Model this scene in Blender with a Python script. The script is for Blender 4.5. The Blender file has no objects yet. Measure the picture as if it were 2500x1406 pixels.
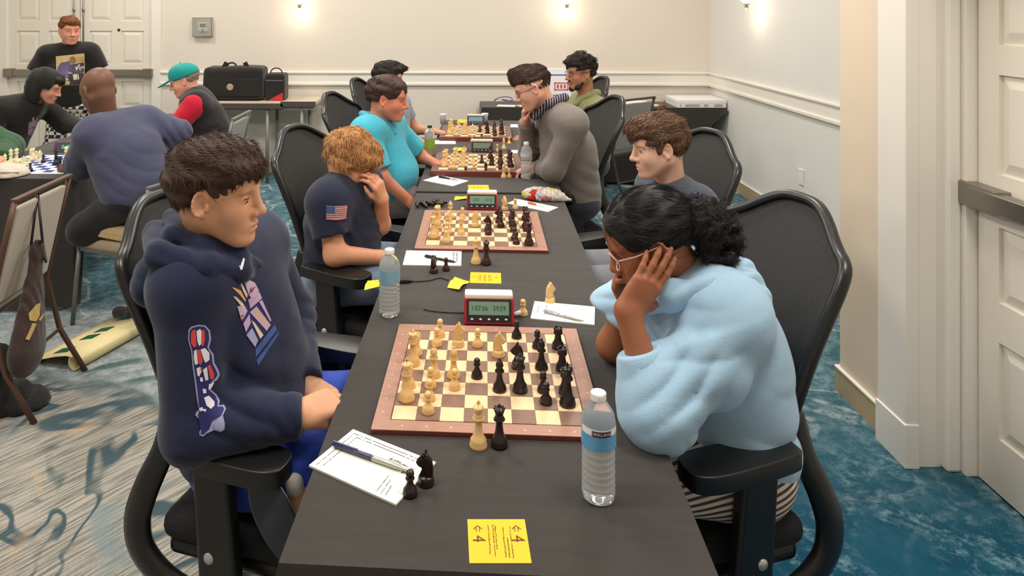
import bpy, bmesh, math, random
import numpy as np
from mathutils import Vector, Matrix

# ------------------------------------------------------------------ camera, world, lights, exposure
scene = bpy.context.scene
COL = scene.collection
PI = math.pi
CAM_H, FPX, CX, HY, CYAW = 1.7118, 1702.76, 1081.65, 21.68, -0.0164
_cd = bpy.data.cameras.new('camera'); cam = bpy.data.objects.new('camera', _cd); COL.objects.link(cam)
_cd.sensor_width = 36.0; _cd.lens = FPX / 2500 * 36.0
_cd.shift_x = (1250 - CX) / 2500; _cd.shift_y = -(703 - HY) / 2500
_cd.clip_start = 0.05
cam.location = (0, 0, CAM_H); cam.rotation_euler = (PI / 2, 0, -CYAW)
scene.camera = cam
scene.view_settings.view_transform = 'Standard'; scene.view_settings.look = 'None'
scene.view_settings.gamma = 1.0; scene.view_settings.use_curve_mapping = False
scene.view_settings.exposure = 0.14
w = bpy.data.worlds.new('room_world'); scene.world = w; w.use_nodes = True
w.node_tree.nodes['Background'].inputs[0].default_value = (1.0, 0.96, 0.9, 1)
w.node_tree.nodes['Background'].inputs[1].default_value = 0.12
CEIL_Z = 3.3
CEILING_LAMPS = [(-3.2, 1.2), (-1.1, 1.2), (1.15, 1.3), (-3.2, 3.6), (-1.1, 3.4), (0.9, 3.4), (-3.2, 6.0), (-1.1, 5.8), (1.2, 5.8)]
LAMP_POWER = 29.0

# ------------------------------------------------------------------ helpers
def lin(c):
    return tuple((x / 12.92 if x <= 0.04045 else ((x + 0.055) / 1.055) ** 2.4) for x in c)
def rgb(r, g, b):
    return lin((r / 255, g / 255, b / 255)) + (1.0,)

_M = {}
def mat(name, col, rough=0.6, metal=0.0, spec=0.5, var=0.0, vscale=30, bump=0.0, bscale=200, **kw):
    if name in _M: return _M[name]
    m = bpy.data.materials.new(name); m.use_nodes = True
    nt = m.node_tree; b = nt.nodes['Principled BSDF']
    b.inputs['Base Color'].default_value = col
    b.inputs['Roughness'].default_value = rough; b.inputs['Metallic'].default_value = metal
    b.inputs['Specular IOR Level'].default_value = spec
    for k, v in kw.items():
        b.inputs[k.replace('_', ' ')].default_value = v
    if var or bump:
        tc = nt.nodes.new('ShaderNodeTexCoord')
    if var:
        n = nt.nodes.new('ShaderNodeTexNoise'); n.inputs['Scale'].default_value = vscale; n.inputs['Detail'].default_value = 6
        nt.links.new(tc.outputs['Object'], n.inputs['Vector'])
        mx = nt.nodes.new('ShaderNodeMix'); mx.data_type = 'RGBA'; mx.blend_type = 'MIX'
        mx.inputs['A'].default_value = tuple(c * (1 - var) for c in col[:3]) + (1,)
        mx.inputs['B'].default_value = tuple(min(1, c * (1 + var)) for c in col[:3]) + (1,)
        nt.links.new(n.outputs['Fac'], mx.inputs['Factor']); nt.links.new(mx.outputs['Result'], b.inputs['Base Color'])
    if bump:
        n = nt.nodes.new('ShaderNodeTexNoise'); n.inputs['Scale'].default_value = bscale; n.inputs['Detail'].default_value = 4
        nt.links.new(tc.outputs['Object'], n.inputs['Vector'])
        bp = nt.nodes.new('ShaderNodeBump'); bp.inputs['Strength'].default_value = bump; bp.inputs['Distance'].default_value = 0.01
        nt.links.new(n.outputs['Fac'], bp.inputs['Height']); nt.links.new(bp.outputs['Normal'], b.inputs['Normal'])
    _M[name] = m
    return m

def link(o, parent=None):
    COL.objects.link(o)
    if parent is not None: o.parent = parent
    return o
def tag(o, label=None, cat=None, group=None, kind=None):
    if label: o['label'] = label
    if cat: o['category'] = cat
    if group: o['group'] = group
    if kind: o['kind'] = kind
    return o
def empty(name, loc=(0, 0, 0), rz=0.0, label=None, cat=None, group=None):
    e = bpy.data.objects.new(name, None); COL.objects.link(e)
    e.location = loc; e.rotation_euler = (0, 0, rz); e.empty_display_size = 0.1
    return tag(e, label, cat, group)
def smooth(me, on=True):
    me.polygons.foreach_set('use_smooth', [on] * len(me.polygons)); me.update()
def mesh_obj(name, verts, faces, m, parent=None, sm=False):
    me = bpy.data.meshes.new(name); me.from_pydata([tuple(v) for v in verts], [], faces); me.validate()
    if sm: smooth(me)
    if m: me.materials.append(m)
    return link(bpy.data.objects.new(name, me), parent)

class MB:
    """collects shapes into ONE mesh"""
    def __init__(s): s.v = []; s.f = []; s.s = []
    def add(s, v, f, sm=False):
        o = len(s.v); s.v += [tuple(p) for p in v]; s.f += [tuple(i + o for i in q) for q in f]; s.s += [sm] * len(f); return s
    def box(s, lo, hi, M=None):
        x0, y0, z0 = lo; x1, y1, z1 = hi
        v = [(x0,y0,z0),(x1,y0,z0),(x1,y1,z0),(x0,y1,z0),(x0,y0,z1),(x1,y0,z1),(x1,y1,z1),(x0,y1,z1)]
        if M is not None: v = [M @ Vector(p) for p in v]
        return s.add(v, [(0,3,2,1),(4,5,6,7),(0,1,5,4),(1,2,6,5),(2,3,7,6),(3,0,4,7)])
    def prism(s, pts, z0, z1, M=None, sm=False):
        n = len(pts); v = [(x, y, z0) for x, y in pts] + [(x, y, z1) for x, y in pts]
        if M is not None: v = [M @ Vector(p) for p in v]
        s.add(v, [tuple(range(n))[::-1], tuple(range(n, 2 * n))])
        o = len(s.v) - 2 * n
        for i in range(n):
            j = (i + 1) % n; s.f.append((o + i, o + j, o + n + j, o + n + i)); s.s.append(sm)
        return s
    def lathe(s, prof, n=20, c=(0, 0, 0), M=None):
        v = []; f = []
        for r, z in prof:
            for i in range(n):
                a = 2 * PI * i / n; v.append(Vector((r * math.cos(a), r * math.sin(a), z)))
        for k in range(len(prof) - 1):
            for i in range(n):
                j = (i + 1) % n; f.append((k*n+i, k*n+j, (k+1)*n+j, (k+1)*n+i))
        f.append(tuple(range(n))[::-1]); f.append(tuple(range((len(prof)-1)*n, len(prof)*n)))
        if M is not None: v = [M @ p for p in v]
        v = [p + Vector(c) for p in v]
        return s.add(v, f, True)
    def tube(s, pts, r, n=8, flat=None, closed=False, up=None):
        """swept tube; r may be a list; flat=(a,b) elliptic factors"""
        P = [Vector(p) for p in pts]; m = len(P); R = r if isinstance(r, (list, tuple)) else [r] * m
        v = []; f = []; prev = None
        for i, p in enumerate(P):
            if closed: t = P[(i+1) % m] - P[i-1]
            else: t = P[min(i+1, m-1)] - P[max(i-1, 0)]
            if t.length < 1e-9: t = Vector((0, 0, 1))
            t.normalize()
            if up is not None: nrm = Vector(up)
            elif prev is None: nrm = Vector((0, 0, 1)) if abs(t.z) < 0.9 else Vector((1, 0, 0))
            else: nrm = prev
            nrm = nrm - t * nrm.dot(t)
            if nrm.length < 1e-6: nrm = t.orthogonal()
            nrm.normalize(); prev = nrm; b = t.cross(nrm)
            fa, fb = flat if flat else (1, 1)
            for k in range(n):
                a = 2 * PI * k / n; v.append(p + nrm * (math.cos(a) * R[i] * fa) + b * (math.sin(a) * R[i] * fb))
        for i in range(m if closed else m - 1):
            i2 = (i + 1) % m
            for k in range(n):
                j = (k + 1) % n; f.append((i*n+k, i*n+j, i2*n+j, i2*n+k))
        if not closed: f.append(tuple(range(n))[::-1]); f.append(tuple(range((m-1)*n, m*n)))
        return s.add(v, f, True)
    def ball(s, c, r, M=None, nu=12, nv=8):
        """ellipsoid"""
        rx, ry, rz = r if isinstance(r, (list, tuple)) else (r, r, r)
        v = []; f = []
        for j in range(nv + 1):
            t = PI * j / nv
            for i in range(nu):
                a = 2 * PI * i / nu; v.append(Vector((rx*math.sin(t)*math.cos(a), ry*math.sin(t)*math.sin(a), rz*math.cos(t))))
        for j in range(nv):
            for i in range(nu):
                k = (i + 1) % nu; f.append((j*nu+i, (j+1)*nu+i, (j+1)*nu+k, j*nu+k))
        if M is not None: v = [M @ p for p in v]
        return s.add([p + Vector(c) for p in v], f, True)
    def build(s, name, m, parent=None, bevel=0.0, seg=2, sub=0, merge=0.0):
        me = bpy.data.meshes.new(name); me.from_pydata(s.v, [], s.f); me.validate()
        if len(me.polygons) == len(s.s): me.polygons.foreach_set('use_smooth', s.s)
        if m: me.materials.append(m)
        if merge or bevel:
            bm = bmesh.new(); bm.from_mesh(me)
            bmesh.ops.remove_doubles(bm, verts=bm.verts, dist=merge or 1e-6)
            if bevel:
                es = [e for e in bm.edges if len(e.link_faces) == 2 and e.calc_face_angle(0) > 0.5]
                bmesh.ops.bevel(bm, geom=es, offset=bevel, segments=seg, profile=0.5, affect='EDGES', clamp_overlap=True)
            bm.to_mesh(me); bm.free()
        o = link(bpy.data.objects.new(name, me), parent)
        if sub:
            md = o.modifiers.new('sub', 'SUBSURF'); md.levels = sub; md.render_levels = sub
        return o

def adopt(child, parent):
    child.parent = parent; child.matrix_parent_inverse = Matrix.Translation(-Vector(parent.location)); return child
def copy_tree(o, parent=None, loc=None, rz=None, label=None):
    c = o.copy(); COL.objects.link(c)
    if parent is not None: c.parent = parent
    if loc is not None: c.location = loc
    if rz is not None: c.rotation_euler = (0, 0, rz)
    if label: c['label'] = label
    for ch in list(o.children): copy_tree(ch, c)
    return c

# pixel of the 2500x1406 frame + depth -> point of the room (used to read real positions off the photograph)
def at(px, py, Y):
    xc = (px - CX) / FPX; t = Y / (math.cos(CYAW) - math.sin(CYAW) * xc)
    return Vector((t * (math.sin(CYAW) + math.cos(CYAW) * xc), Y, CAM_H - t * (py - HY) / FPX))
def onz(px, py, z):
    t = (CAM_H - z) * FPX / (py - HY); xc = (px - CX) / FPX
    return Vector((t * (math.sin(CYAW) + math.cos(CYAW) * xc), t * (math.cos(CYAW) - math.sin(CYAW) * xc), z))
TROT = -0.0441                      # the long tables stand 2.5 degrees off the walls
def tw(u, v, z=0.0):
    c, s = math.cos(TROT), math.sin(TROT)
    return Vector((u * c - v * s, u * s + v * c, z))
def t_uv(p):
    c, s = math.cos(-TROT), math.sin(-TROT)
    return (p[0] * c - p[1] * s, p[0] * s + p[1] * c)

# ------------------------------------------------------------------ flat lettering
def text_geo(txt, size=0.02, spacing=1.0):
    """2D triangles of a string from the built-in font, centred"""
    cu = bpy.data.curves.new('t', 'FONT'); cu.body = txt; cu.size = size; cu.align_x = 'CENTER'; cu.align_y = 'CENTER'
    cu.resolution_u = 2; cu.space_character = spacing
    ob = bpy.data.objects.new('t', cu); COL.objects.link(ob)
    dg = bpy.context.evaluated_depsgraph_get(); me = bpy.data.meshes.new_from_object(ob.evaluated_get(dg))
    v = [tuple(p.co[:2]) for p in me.vertices]; f = [tuple(p.vertices) for p in me.polygons]
    bpy.data.objects.remove(ob); bpy.data.curves.remove(cu); bpy.data.meshes.remove(me)
    return v, f
def flat_text(name, txt, size, M, m, parent, spacing=1.0, sx=1.0):
    v, f = text_geo(txt, size, spacing)
    return mesh_obj(name, [M @ Vector((x * sx, y, 0)) for x, y in v], f, m, parent)

# ------------------------------------------------------------------ signed-distance modelling (bodies, clothes, hair)
F32 = np.float32
class Prim:
    def __init__(s, c, r, f): s.c = np.array(c, F32); s.r = float(r); s.f = f
    def ev(s, P, bc, br): return s.f(P)
def rc(a, b, ra, rb=None, sq=None):
    """tapered capsule; sq=(axis, factor) flattens it along an axis"""
    if rb is None: rb = ra
    a = np.array(a, F32); b = np.array(b, F32); ab = b - a; L2 = max(float(ab @ ab), 1e-9)
    n = None
    if sq: n = np.array(sq[0], F32); n /= np.linalg.norm(n); k = 1 / sq[1] - 1
    def f(P):
        q = P - a; t = np.clip((q @ ab) / L2, 0, 1); q = q - t[:, None] * ab
        if n is not None: q = q + n * ((q @ n) * k)[:, None]
        return np.sqrt((q * q).sum(1)) - (ra + (rb - ra) * t)
    return Prim((a + b) / 2, math.sqrt(L2) / 2 + max(ra, rb), f)
def el(c, r, R=None):
    """ellipsoid, R rows = its axes"""
    c = np.array(c, F32); r = np.array(r if isinstance(r, (tuple, list)) else (r,) * 3, F32)
    R = None if R is None else np.array(R, F32)
    def f(P):
        q = P - c
        if R is not None: q = q @ R.T
        k0 = np.sqrt(((q / r) ** 2).sum(1)); k1 = np.sqrt(((q / (r * r)) ** 2).sum(1))
        return np.where(k1 > 1e-6, k0 * (k0 - 1) / np.maximum(k1, 1e-6), -r.min())
    return Prim(c, r.max(), f)
def rbox(c, h, rad, R=None):
    c = np.array(c, F32); h = np.array(h, F32) - rad; R = None if R is None else np.array(R, F32)
    def f(P):
        q = P - c
        if R is not None: q = q @ R.T
        q = np.abs(q) - h
        return np.sqrt((np.maximum(q, 0) ** 2).sum(1)) + np.minimum(q.max(1), 0) - rad
    return Prim(c, float(np.linalg.norm(h + rad)), f)
def plane(p, n):
    """inside = behind the plane"""
    p = np.array(p, F32); n = np.array(n, F32); n = n / np.linalg.norm(n)
    return Prim(p, 99, lambda P: (P - p) @ n)
def _crease(x):
    return 1.0 - 2.0 * np.abs(np.sin(x * .5)) ** .75
def folds(c, R, axis, wl, amp, ph=0.0, bend=0.0, seed=0):
    """local cloth folds: waves along an axis, fading with distance"""
    c = np.array(c, F32); ax = np.array(axis, F32); ax = ax / np.linalg.norm(ax)
    o = np.array(Vector(ax).orthogonal().normalized(), F32); o2 = np.cross(ax, o)
    def f(P):
        q = P - c; g = np.exp(-(q * q).sum(1) / (R * R)); t = q @ ax; u = q @ o; v = q @ o2
        return amp * g * _crease(2 * PI * (t + bend * (u + 0.6 * v) + 0.25 * wl * np.sin(u * 17 + seed) + 0.2 * wl * np.sin(v * 23 + seed * 2)) / wl + ph)
    return Prim(c, R * 2.2, f)
def wob(amp, freq, seed=0):
    rs = np.random.RandomState(seed); A = rs.randn(5, 3).astype(F32) * freq; ph = rs.rand(5) * 6
    return Prim((0, 0, 0), 99, lambda P: amp * sum(np.sin(P @ A[i] + ph[i]) for i in range(5)) / 2.2)
class Grp:
    def __init__(s, *it): s.it = []; s.k = 0.02; [s.u(i) for i in it]
    def _b(s):
        us = [n for n, o, k in s.it if o == 'u']
        lo = np.min([n.c - n.r for n in us], 0); hi = np.max([n.c + n.r for n in us], 0)
        s.c = ((lo + hi) / 2).astype(F32); s.r = float(max(np.linalg.norm(n.c - s.c) + n.r for n in us)) + 0.02; s.lo = lo; s.hi = hi
    def u(s, n, k=0.02):
        if isinstance(n, Grp): n._b()
        s.it.append((n, 'u', k)); return s
    def us(s, ns, k=0.02):
        for n in ns: s.u(n, k)
        return s
    def s(s_, n, k=0.008): s_.it.append((n, 's', k)); return s_
    def i(s, n, k=0.006): s.it.append((n, 'i', k)); return s
    def d(s, n): s.it.append((n, 'd', 0)); return s
    def ev(s, P, bc, br):
        d = None
        for n, o, k in s.it:
            if o != 'i' and n.r < 50:
                q = bc - n.c; m = n.r + br + k + 0.012
                if q[0]*q[0] + q[1]*q[1] + q[2]*q[2] > m*m: continue
            if o == 'u':
                v = n.ev(P, bc, br)
                if d is None: d = v
                else:
                    h = np.maximum(k - np.abs(d - v), 0) / k; d = np.minimum(d, v) - h * h * (k / 4)
            elif d is not None:
                v = n.ev(P, bc, br)
                if o == 'd': d = d + v
                else:
                    if o == 's': v = -v
                    h = np.maximum(k - np.abs(d - v), 0) / k; d = np.maximum(d, v) + h * h * (k / 4)
        if d is None: return np.full(len(P), 0.03, F32)
        return d
class Xf:
    """child in a local frame: world = o + s * R^T p"""
    def __init__(s, n, o, R, sc=1.0):
        if isinstance(n, Grp): n._b()
        s.n = n; s.o = np.array(o, F32); s.R = np.array(R, F32); s.s = sc
        s.c = s.o + sc * (n.c @ s.R); s.r = n.r * sc
    def ev(s, P, bc, br):
        return s.n.ev(((P - s.o) @ s.R.T) / s.s, ((bc - s.o) @ s.R.T) / s.s, br / s.s) * s.s

def surf(node, h):
    """surface-net mesh of a node at voxel size h -> verts, quads"""
    if isinstance(node, Grp): node._b(); lo, hi = node.lo, node.hi
    else: lo, hi = node.c - node.r, node.c + node.r
    lo = np.array(lo) - 3 * h; B = 12
    nb = np.ceil((np.array(hi) + 3 * h - lo) / (h * B)).astype(int); n = nb * B + 1
    D = np.full(tuple(n), 0.03, F32)
    half = h * B / 2; br = half * math.sqrt(3)
    g = np.arange(B + 1, dtype=F32) * h
    GX, GY, GZ = np.meshgrid(g, g, g, indexing='ij'); G = np.stack([GX.ravel(), GY.ravel(), GZ.ravel()], 1)
    I = np.stack(np.meshgrid(*[np.arange(k) for k in nb], indexing='ij'), -1).reshape(-1, 3)
    CB = (lo + (I * B) * h + half).astype(F32); DC = np.concatenate([node.ev(c, c.mean(0), 9.0) for c in np.array_split(CB, max(1, len(CB) // 20000))])
    for (bx, by, bz), c, d in zip(I[DC < br * 1.25 + 0.012], CB[DC < br * 1.25 + 0.012], DC[DC < br * 1.25 + 0.012]):
        if d < -br * 1.6 - 0.02:
            D[bx*B:bx*B+B+1, by*B:by*B+B+1, bz*B:bz*B+B+1] = -0.03; continue
        D[bx*B:bx*B+B+1, by*B:by*B+B+1, bz*B:bz*B+B+1] = node.ev(G + (c - F32(half)), c, br).reshape(B+1, B+1, B+1)
    S = D < 0
    n0, n1, n2 = n - 1
    cnt = np.zeros((n0, n1, n2), np.uint8)
    for i in (0, 1):
        for j in (0, 1):
            for k in (0, 1): cnt += S[i:i+n0, j:j+n1, k:k+n2]
    idx = np.argwhere((cnt > 0) & (cnt < 8)); N = len(idx)
    if N == 0: return np.zeros((0, 3)), np.zeros((0, 4), int)
    ids = np.full((n0, n1, n2), -1, np.int32); ids[idx[:, 0], idx[:, 1], idx[:, 2]] = np.arange(N)
    acc = np.zeros((N, 3)); ct = np.zeros(N)
    cor = [(i, j, k) for i in (0, 1) for j in (0, 1) for k in (0, 1)]
    val = {c: D[idx[:, 0]+c[0], idx[:, 1]+c[1], idx[:, 2]+c[2]] for c in cor}
    for a in cor:
        for ax in range(3):
            if a[ax]: continue
            b = list(a); b[ax] = 1; b = tuple(b); va, vb = val[a], val[b]
            m = (va < 0) != (vb < 0); t = np.where(m, va / np.where(m, va - vb, 1), 0)
            p = np.tile(np.array(a, float), (N, 1)); p[:, ax] += t
            acc += p * m[:, None]; ct += m
    V = lo + (idx + acc / ct[:, None]) * h
    Q = []
    for ax in range(3):
        o1, o2 = [(1, 2), (2, 0), (0, 1)][ax]
        sl = [slice(None)] * 3; sl2 = [slice(None)] * 3; sl[ax] = slice(0, -1); sl2[ax] = slice(1, None)
        A, Bq = S[tuple(sl)], S[tuple(sl2)]
        e = np.argwhere(A != Bq)
        e = e[(e[:, o1] > 0) & (e[:, o2] > 0) & (e[:, o1] < n[o1]-1) & (e[:, o2] < n[o2]-1)]
        fl = A[e[:, 0], e[:, 1], e[:, 2]]
        def cell(d1, d2):
            q = e.copy(); q[:, o1] -= d1; q[:, o2] -= d2; return ids[q[:, 0], q[:, 1], q[:, 2]]
        q = np.stack([cell(1, 1), cell(0, 1), cell(0, 0), cell(1, 0)], 1)
        q[~fl] = q[~fl][:, ::-1]; Q.append(q)
    Q = np.concatenate(Q); Q = Q[(Q >= 0).all(1)]
    return V, Q
def np_mesh(name, V, Q, m, parent=None, sm=True):
    me = bpy.data.meshes.new(name); k = Q.shape[1]
    me.vertices.add(len(V)); me.vertices.foreach_set('co', np.asarray(V, F32).ravel())
    me.loops.add(len(Q) * k); me.loops.foreach_set('vertex_index', np.asarray(Q, np.int32).ravel())
    me.polygons.add(len(Q)); me.polygons.foreach_set('loop_start', np.arange(0, len(Q) * k, k, dtype=np.int32))
    me.update(calc_edges=True)
    if sm: me.polygons.foreach_set('use_smooth', np.ones(len(Q), bool))
    if m: me.materials.append(m)
    return link(bpy.data.objects.new(name, me), parent)
def sdf_obj(name, node, h, m, parent=None):
    V, Q = surf(node, h); o = np_mesh(name, V, Q, m, parent); return o
# ------------------------------------------------------------------ the room
XR, YB = 2.655, 7.30                 # right wall, back wall
XL, YF = -5.2, -1.6
m_wall = mat('wall_paint', rgb(226, 216, 203), 0.75, spec=0.25, var=0.012, vscale=3, bump=0.03, bscale=260)
m_wall_r = mat('wall_paint_right', rgb(226, 224, 218), 0.7, spec=0.3, var=0.012, vscale=3, bump=0.03, bscale=260)
m_trim = mat('trim_paint', rgb(236, 230, 220), 0.42, spec=0.45)
m_door = mat('door_paint', rgb(232, 224, 210), 0.45, spec=0.45)
m_base = mat('baseboard_tan', rgb(188, 166, 130), 0.55, var=0.04, vscale=12)
m_steel = mat('brushed_steel', rgb(150, 145, 138), 0.35, metal=0.9, bump=0.05, bscale=90)
m_white = mat('white_plastic', rgb(238, 236, 230), 0.4)
m_ceil = mat('ceiling_paint', rgb(240, 238, 232), 0.9, spec=0.2)
m_dark = mat('black_plastic', rgb(26, 25, 25), 0.45)

def carpet():
    m = bpy.data.materials.new('carpet'); m.use_nodes = True; nt = m.node_tree; N = nt.nodes; L = nt.links
    b = N['Principled BSDF']; b.inputs['Roughness'].default_value = 0.95; b.inputs['Specular IOR Level'].default_value = 0.1
    geo = N.new('ShaderNodeNewGeometry')
    def noise(scale, detail=4, dist=0.0, vec=None, rough=0.55):
        n = N.new('ShaderNodeTexNoise'); n.inputs['Scale'].default_value = scale; n.inputs['Detail'].default_value = detail
        n.inputs['Distortion'].default_value = dist; n.inputs['Roughness'].default_value = rough
        L.new(vec if vec is not None else geo.outputs['Position'], n.inputs['Vector']); return n.outputs['Fac']
    def mth(op, a, b2=None, c=None):
        n = N.new('ShaderNodeMath'); n.operation = op
        for i, x in enumerate((a, b2, c)):
            if x is None: continue
            if isinstance(x, (int, float)): n.inputs[i].default_value = x
            else: L.new(x, n.inputs[i])
        return n.outputs[0]
    def sstep(x, lo, hi):
        n = N.new('ShaderNodeMapRange'); n.interpolation_type = 'SMOOTHSTEP'
        n.inputs['From Min'].default_value = lo; n.inputs['From Max'].default_value = hi; L.new(x, n.inputs['Value']); return n.outputs['Result']
    def mix(f, a, c):
        n = N.new('ShaderNodeMix'); n.data_type = 'RGBA'; L.new(f, n.inputs['Factor'])
        for s, x in (('A', a), ('B', c)):
            if isinstance(x, tuple): n.inputs[s].default_value = x
            else: L.new(x, n.inputs[s])
        return n.outputs['Result']
    sep = N.new('ShaderNodeSeparateXYZ'); L.new(geo.outputs['Position'], sep.inputs[0]); X, Y = sep.outputs[0], sep.outputs[1]
    # pale weave field sits towards the left end of the room, teal field towards the right
    big = noise(0.8, 3, 0.6)
    dx = mth('ADD', X, 1.75); dy = mth('SUBTRACT', Y, 1.55)
    rad = mth('SQRT', mth('ADD', mth('MULTIPLY', dx, dx), mth('MULTIPLY', mth('MULTIPLY', dy, dy), 0.55)))
    rad2 = mth('ADD', rad, mth('MULTIPLY', mth('SUBTRACT', big, 0.5), 1.6))
    pale = sstep(rad2, 1.40, 1.15); greyz = sstep(rad2, 2.25, 1.85)
    mp = N.new('ShaderNodeMapping'); mp.inputs['Scale'].default_value = (5, 95, 1); mr = N.new('ShaderNodeMapping'); mr.inputs['Rotation'].default_value = (0, 0, -0.9)
    L.new(geo.outputs['Position'], mr.inputs[0]); L.new(mr.outputs[0], mp.inputs[0])
    streak = noise(1.0, 4, 0.3, mp.outputs[0])
    mott = noise(14, 8, 0.2, None, 0.75); fine = noise(170, 3); mid = noise(3.2, 5, 1.0)
    teal = mix(sstep(mott, 0.46, 0.66), rgb(20, 74, 98), rgb(120, 158, 172))
    teal = mix(sstep(mid, 0.42, 0.56), rgb(23, 84, 108), teal)
    swirl = noise(0.9, 1, 1.6)
    lines = mth('ABSOLUTE', mth('SUBTRACT', mth('FRACT', mth('MULTIPLY', swirl, 6.0)), 0.5))
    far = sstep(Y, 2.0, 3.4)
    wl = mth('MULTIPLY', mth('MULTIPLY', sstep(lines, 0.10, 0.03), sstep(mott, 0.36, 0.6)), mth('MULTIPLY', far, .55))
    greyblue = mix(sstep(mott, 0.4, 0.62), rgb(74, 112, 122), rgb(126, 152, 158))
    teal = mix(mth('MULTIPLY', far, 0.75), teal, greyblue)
    teal = mix(wl, teal, rgb(205, 212, 210))
    beige = mix(sstep(streak, 0.36, 0.62), rgb(122, 120, 114), rgb(180, 174, 162))
    beige = mix(mth('MULTIPLY', sstep(noise(2.2, 4, 1.5), 0.56, 0.66), 0.7), beige, rgb(196, 166, 128))
    beige = mix(mth('MULTIPLY', sstep(noise(1.7, 4, 1.2), 0.55, 0.68), 0.75), beige, rgb(128, 142, 146))
    vein = mth('ABSOLUTE', mth('SUBTRACT', noise(1.7, 2, 1.6, mr.outputs[0]), 0.5))
    beige = mix(mth('MULTIPLY', mth('MULTIPLY', sstep(vein, 0.04, 0.012), sstep(noise(2.7, 2), .34, .5)), 0.9), beige, rgb(52, 80, 90))
    edge = mth('MULTIPLY', sstep(pale, 0.05, 0.4), sstep(pale, 0.95, 0.5))
    greyc = mix(sstep(mott, 0.38, 0.62), rgb(128, 140, 144), rgb(172, 176, 176))
    greyc = mix(mth('MULTIPLY', sstep(noise(1.9, 3, 1.0), 0.58, 0.66), .8), greyc, rgb(44, 84, 82))
    teal = mix(greyz, teal, greyc)
    col = mix(pale, teal, beige); col = mix(mth('MULTIPLY', edge, 0.45), col, rgb(60, 84, 86))
    col = mix(mth('MULTIPLY', sstep(fine, 0.3, 0.7), 0.18), col, rgb(20, 30, 34))
    L.new(col, b.inputs['Base Color'])
    bp = N.new('ShaderNodeBump'); bp.inputs['Strength'].default_value = 0.35; bp.inputs['Distance'].default_value = 0.004
    L.new(noise(420, 2), bp.inputs['Height']); L.new(bp.outputs['Normal'], b.inputs['Normal'])
    return m
def struct(o): o['kind'] = 'structure'; return o
def slab(name, lo, hi, m): return struct(MB().box(lo, hi).build(name, m))

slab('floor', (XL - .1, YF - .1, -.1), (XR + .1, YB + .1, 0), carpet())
slab('ceiling', (XL - .1, YF - .1, CEIL_Z), (XR + .1, YB + .1, CEIL_Z + .1), m_ceil)
DX0, DX1 = -4.72, -3.185              # back double door opening
slab('wall_back', (DX1 + .08, YB, 0), (XR + .1, YB + .1, CEIL_Z), m_wall)
slab('wall_back_door_head', (DX0 - .08, YB, 2.14), (DX1 + .08, YB + .1, CEIL_Z), m_wall)
slab('wall_back_corner', (XL - .1, YB, 0), (DX0 - .08, YB + .1, CEIL_Z), m_wall)
slab('wall_left', (XL - .1, YF, 0), (XL, YB, CEIL_Z), m_wall)
slab('wall_front', (XL, YF - .1, 0), (XR, YF, CEIL_Z), m_wall)
slab('wall_right', (XR, 3.15, 0), (XR + .1, YB, CEIL_Z), m_wall_r)
# the wall steps into the room beside the right-hand door
slab('wall_right_pier', (1.725, 2.79, 0), (XR, 3.15, CEIL_Z), mat('pier_paint', rgb(226, 208, 186), 0.7, spec=0.3))
slab('wall_right_head', (1.725, YF, 2.2), (XR, 2.79, CEIL_Z), m_wall)
slab('wall_right_front', (1.725, YF, 0), (XR, 1.55, 2.2), m_wall)

def rail(name, x0, x1, rot, loc):
    """chair rail: three mouldings run along local x, proud towards local -y"""
    t = empty(name, loc, rot); struct(t)
    MB().box((x0, -.03, 1.032), (x1, 0, 1.058)).build('cap_moulding', m_trim, t, .008)
    MB().box((x0, -.014, .935), (x1, 0, 1.04)).build('flat_band', m_trim, t)
    MB().box((x0, -.028, .908), (x1, 0, .942)).build('lower_bead', m_trim, t, .009)
rail('trim_1', DX1 + .09, XR, 0, (0, YB, 0))
rail('trim_2', -YB, -3.15, -PI / 2, (XR, 0, 0))
def baseboard(name, x0, x1, rot, loc, h=.115):
    t = empty(name, loc, rot); struct(t)
    MB().box((x0, -.014, 0), (x1, 0, h - .012)).build('board', m_base, t)
    MB().box((x0, -.018, h - .012), (x1, 0, h)).build('cap_bead', m_trim, t, .004)
baseboard('baseboard_back', DX1 + .09, XR, 0, (0, YB, 0))
baseboard('baseboard_right', -YB, -3.15, -PI / 2, (XR, 0, 0))
baseboard('baseboard_right_pier', -3.168, -2.80, -PI / 2, (1.725, 0, 0))
baseboard('baseboard_pier_end', -2.655, -1.725, PI, (0, 3.15, 0))

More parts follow.
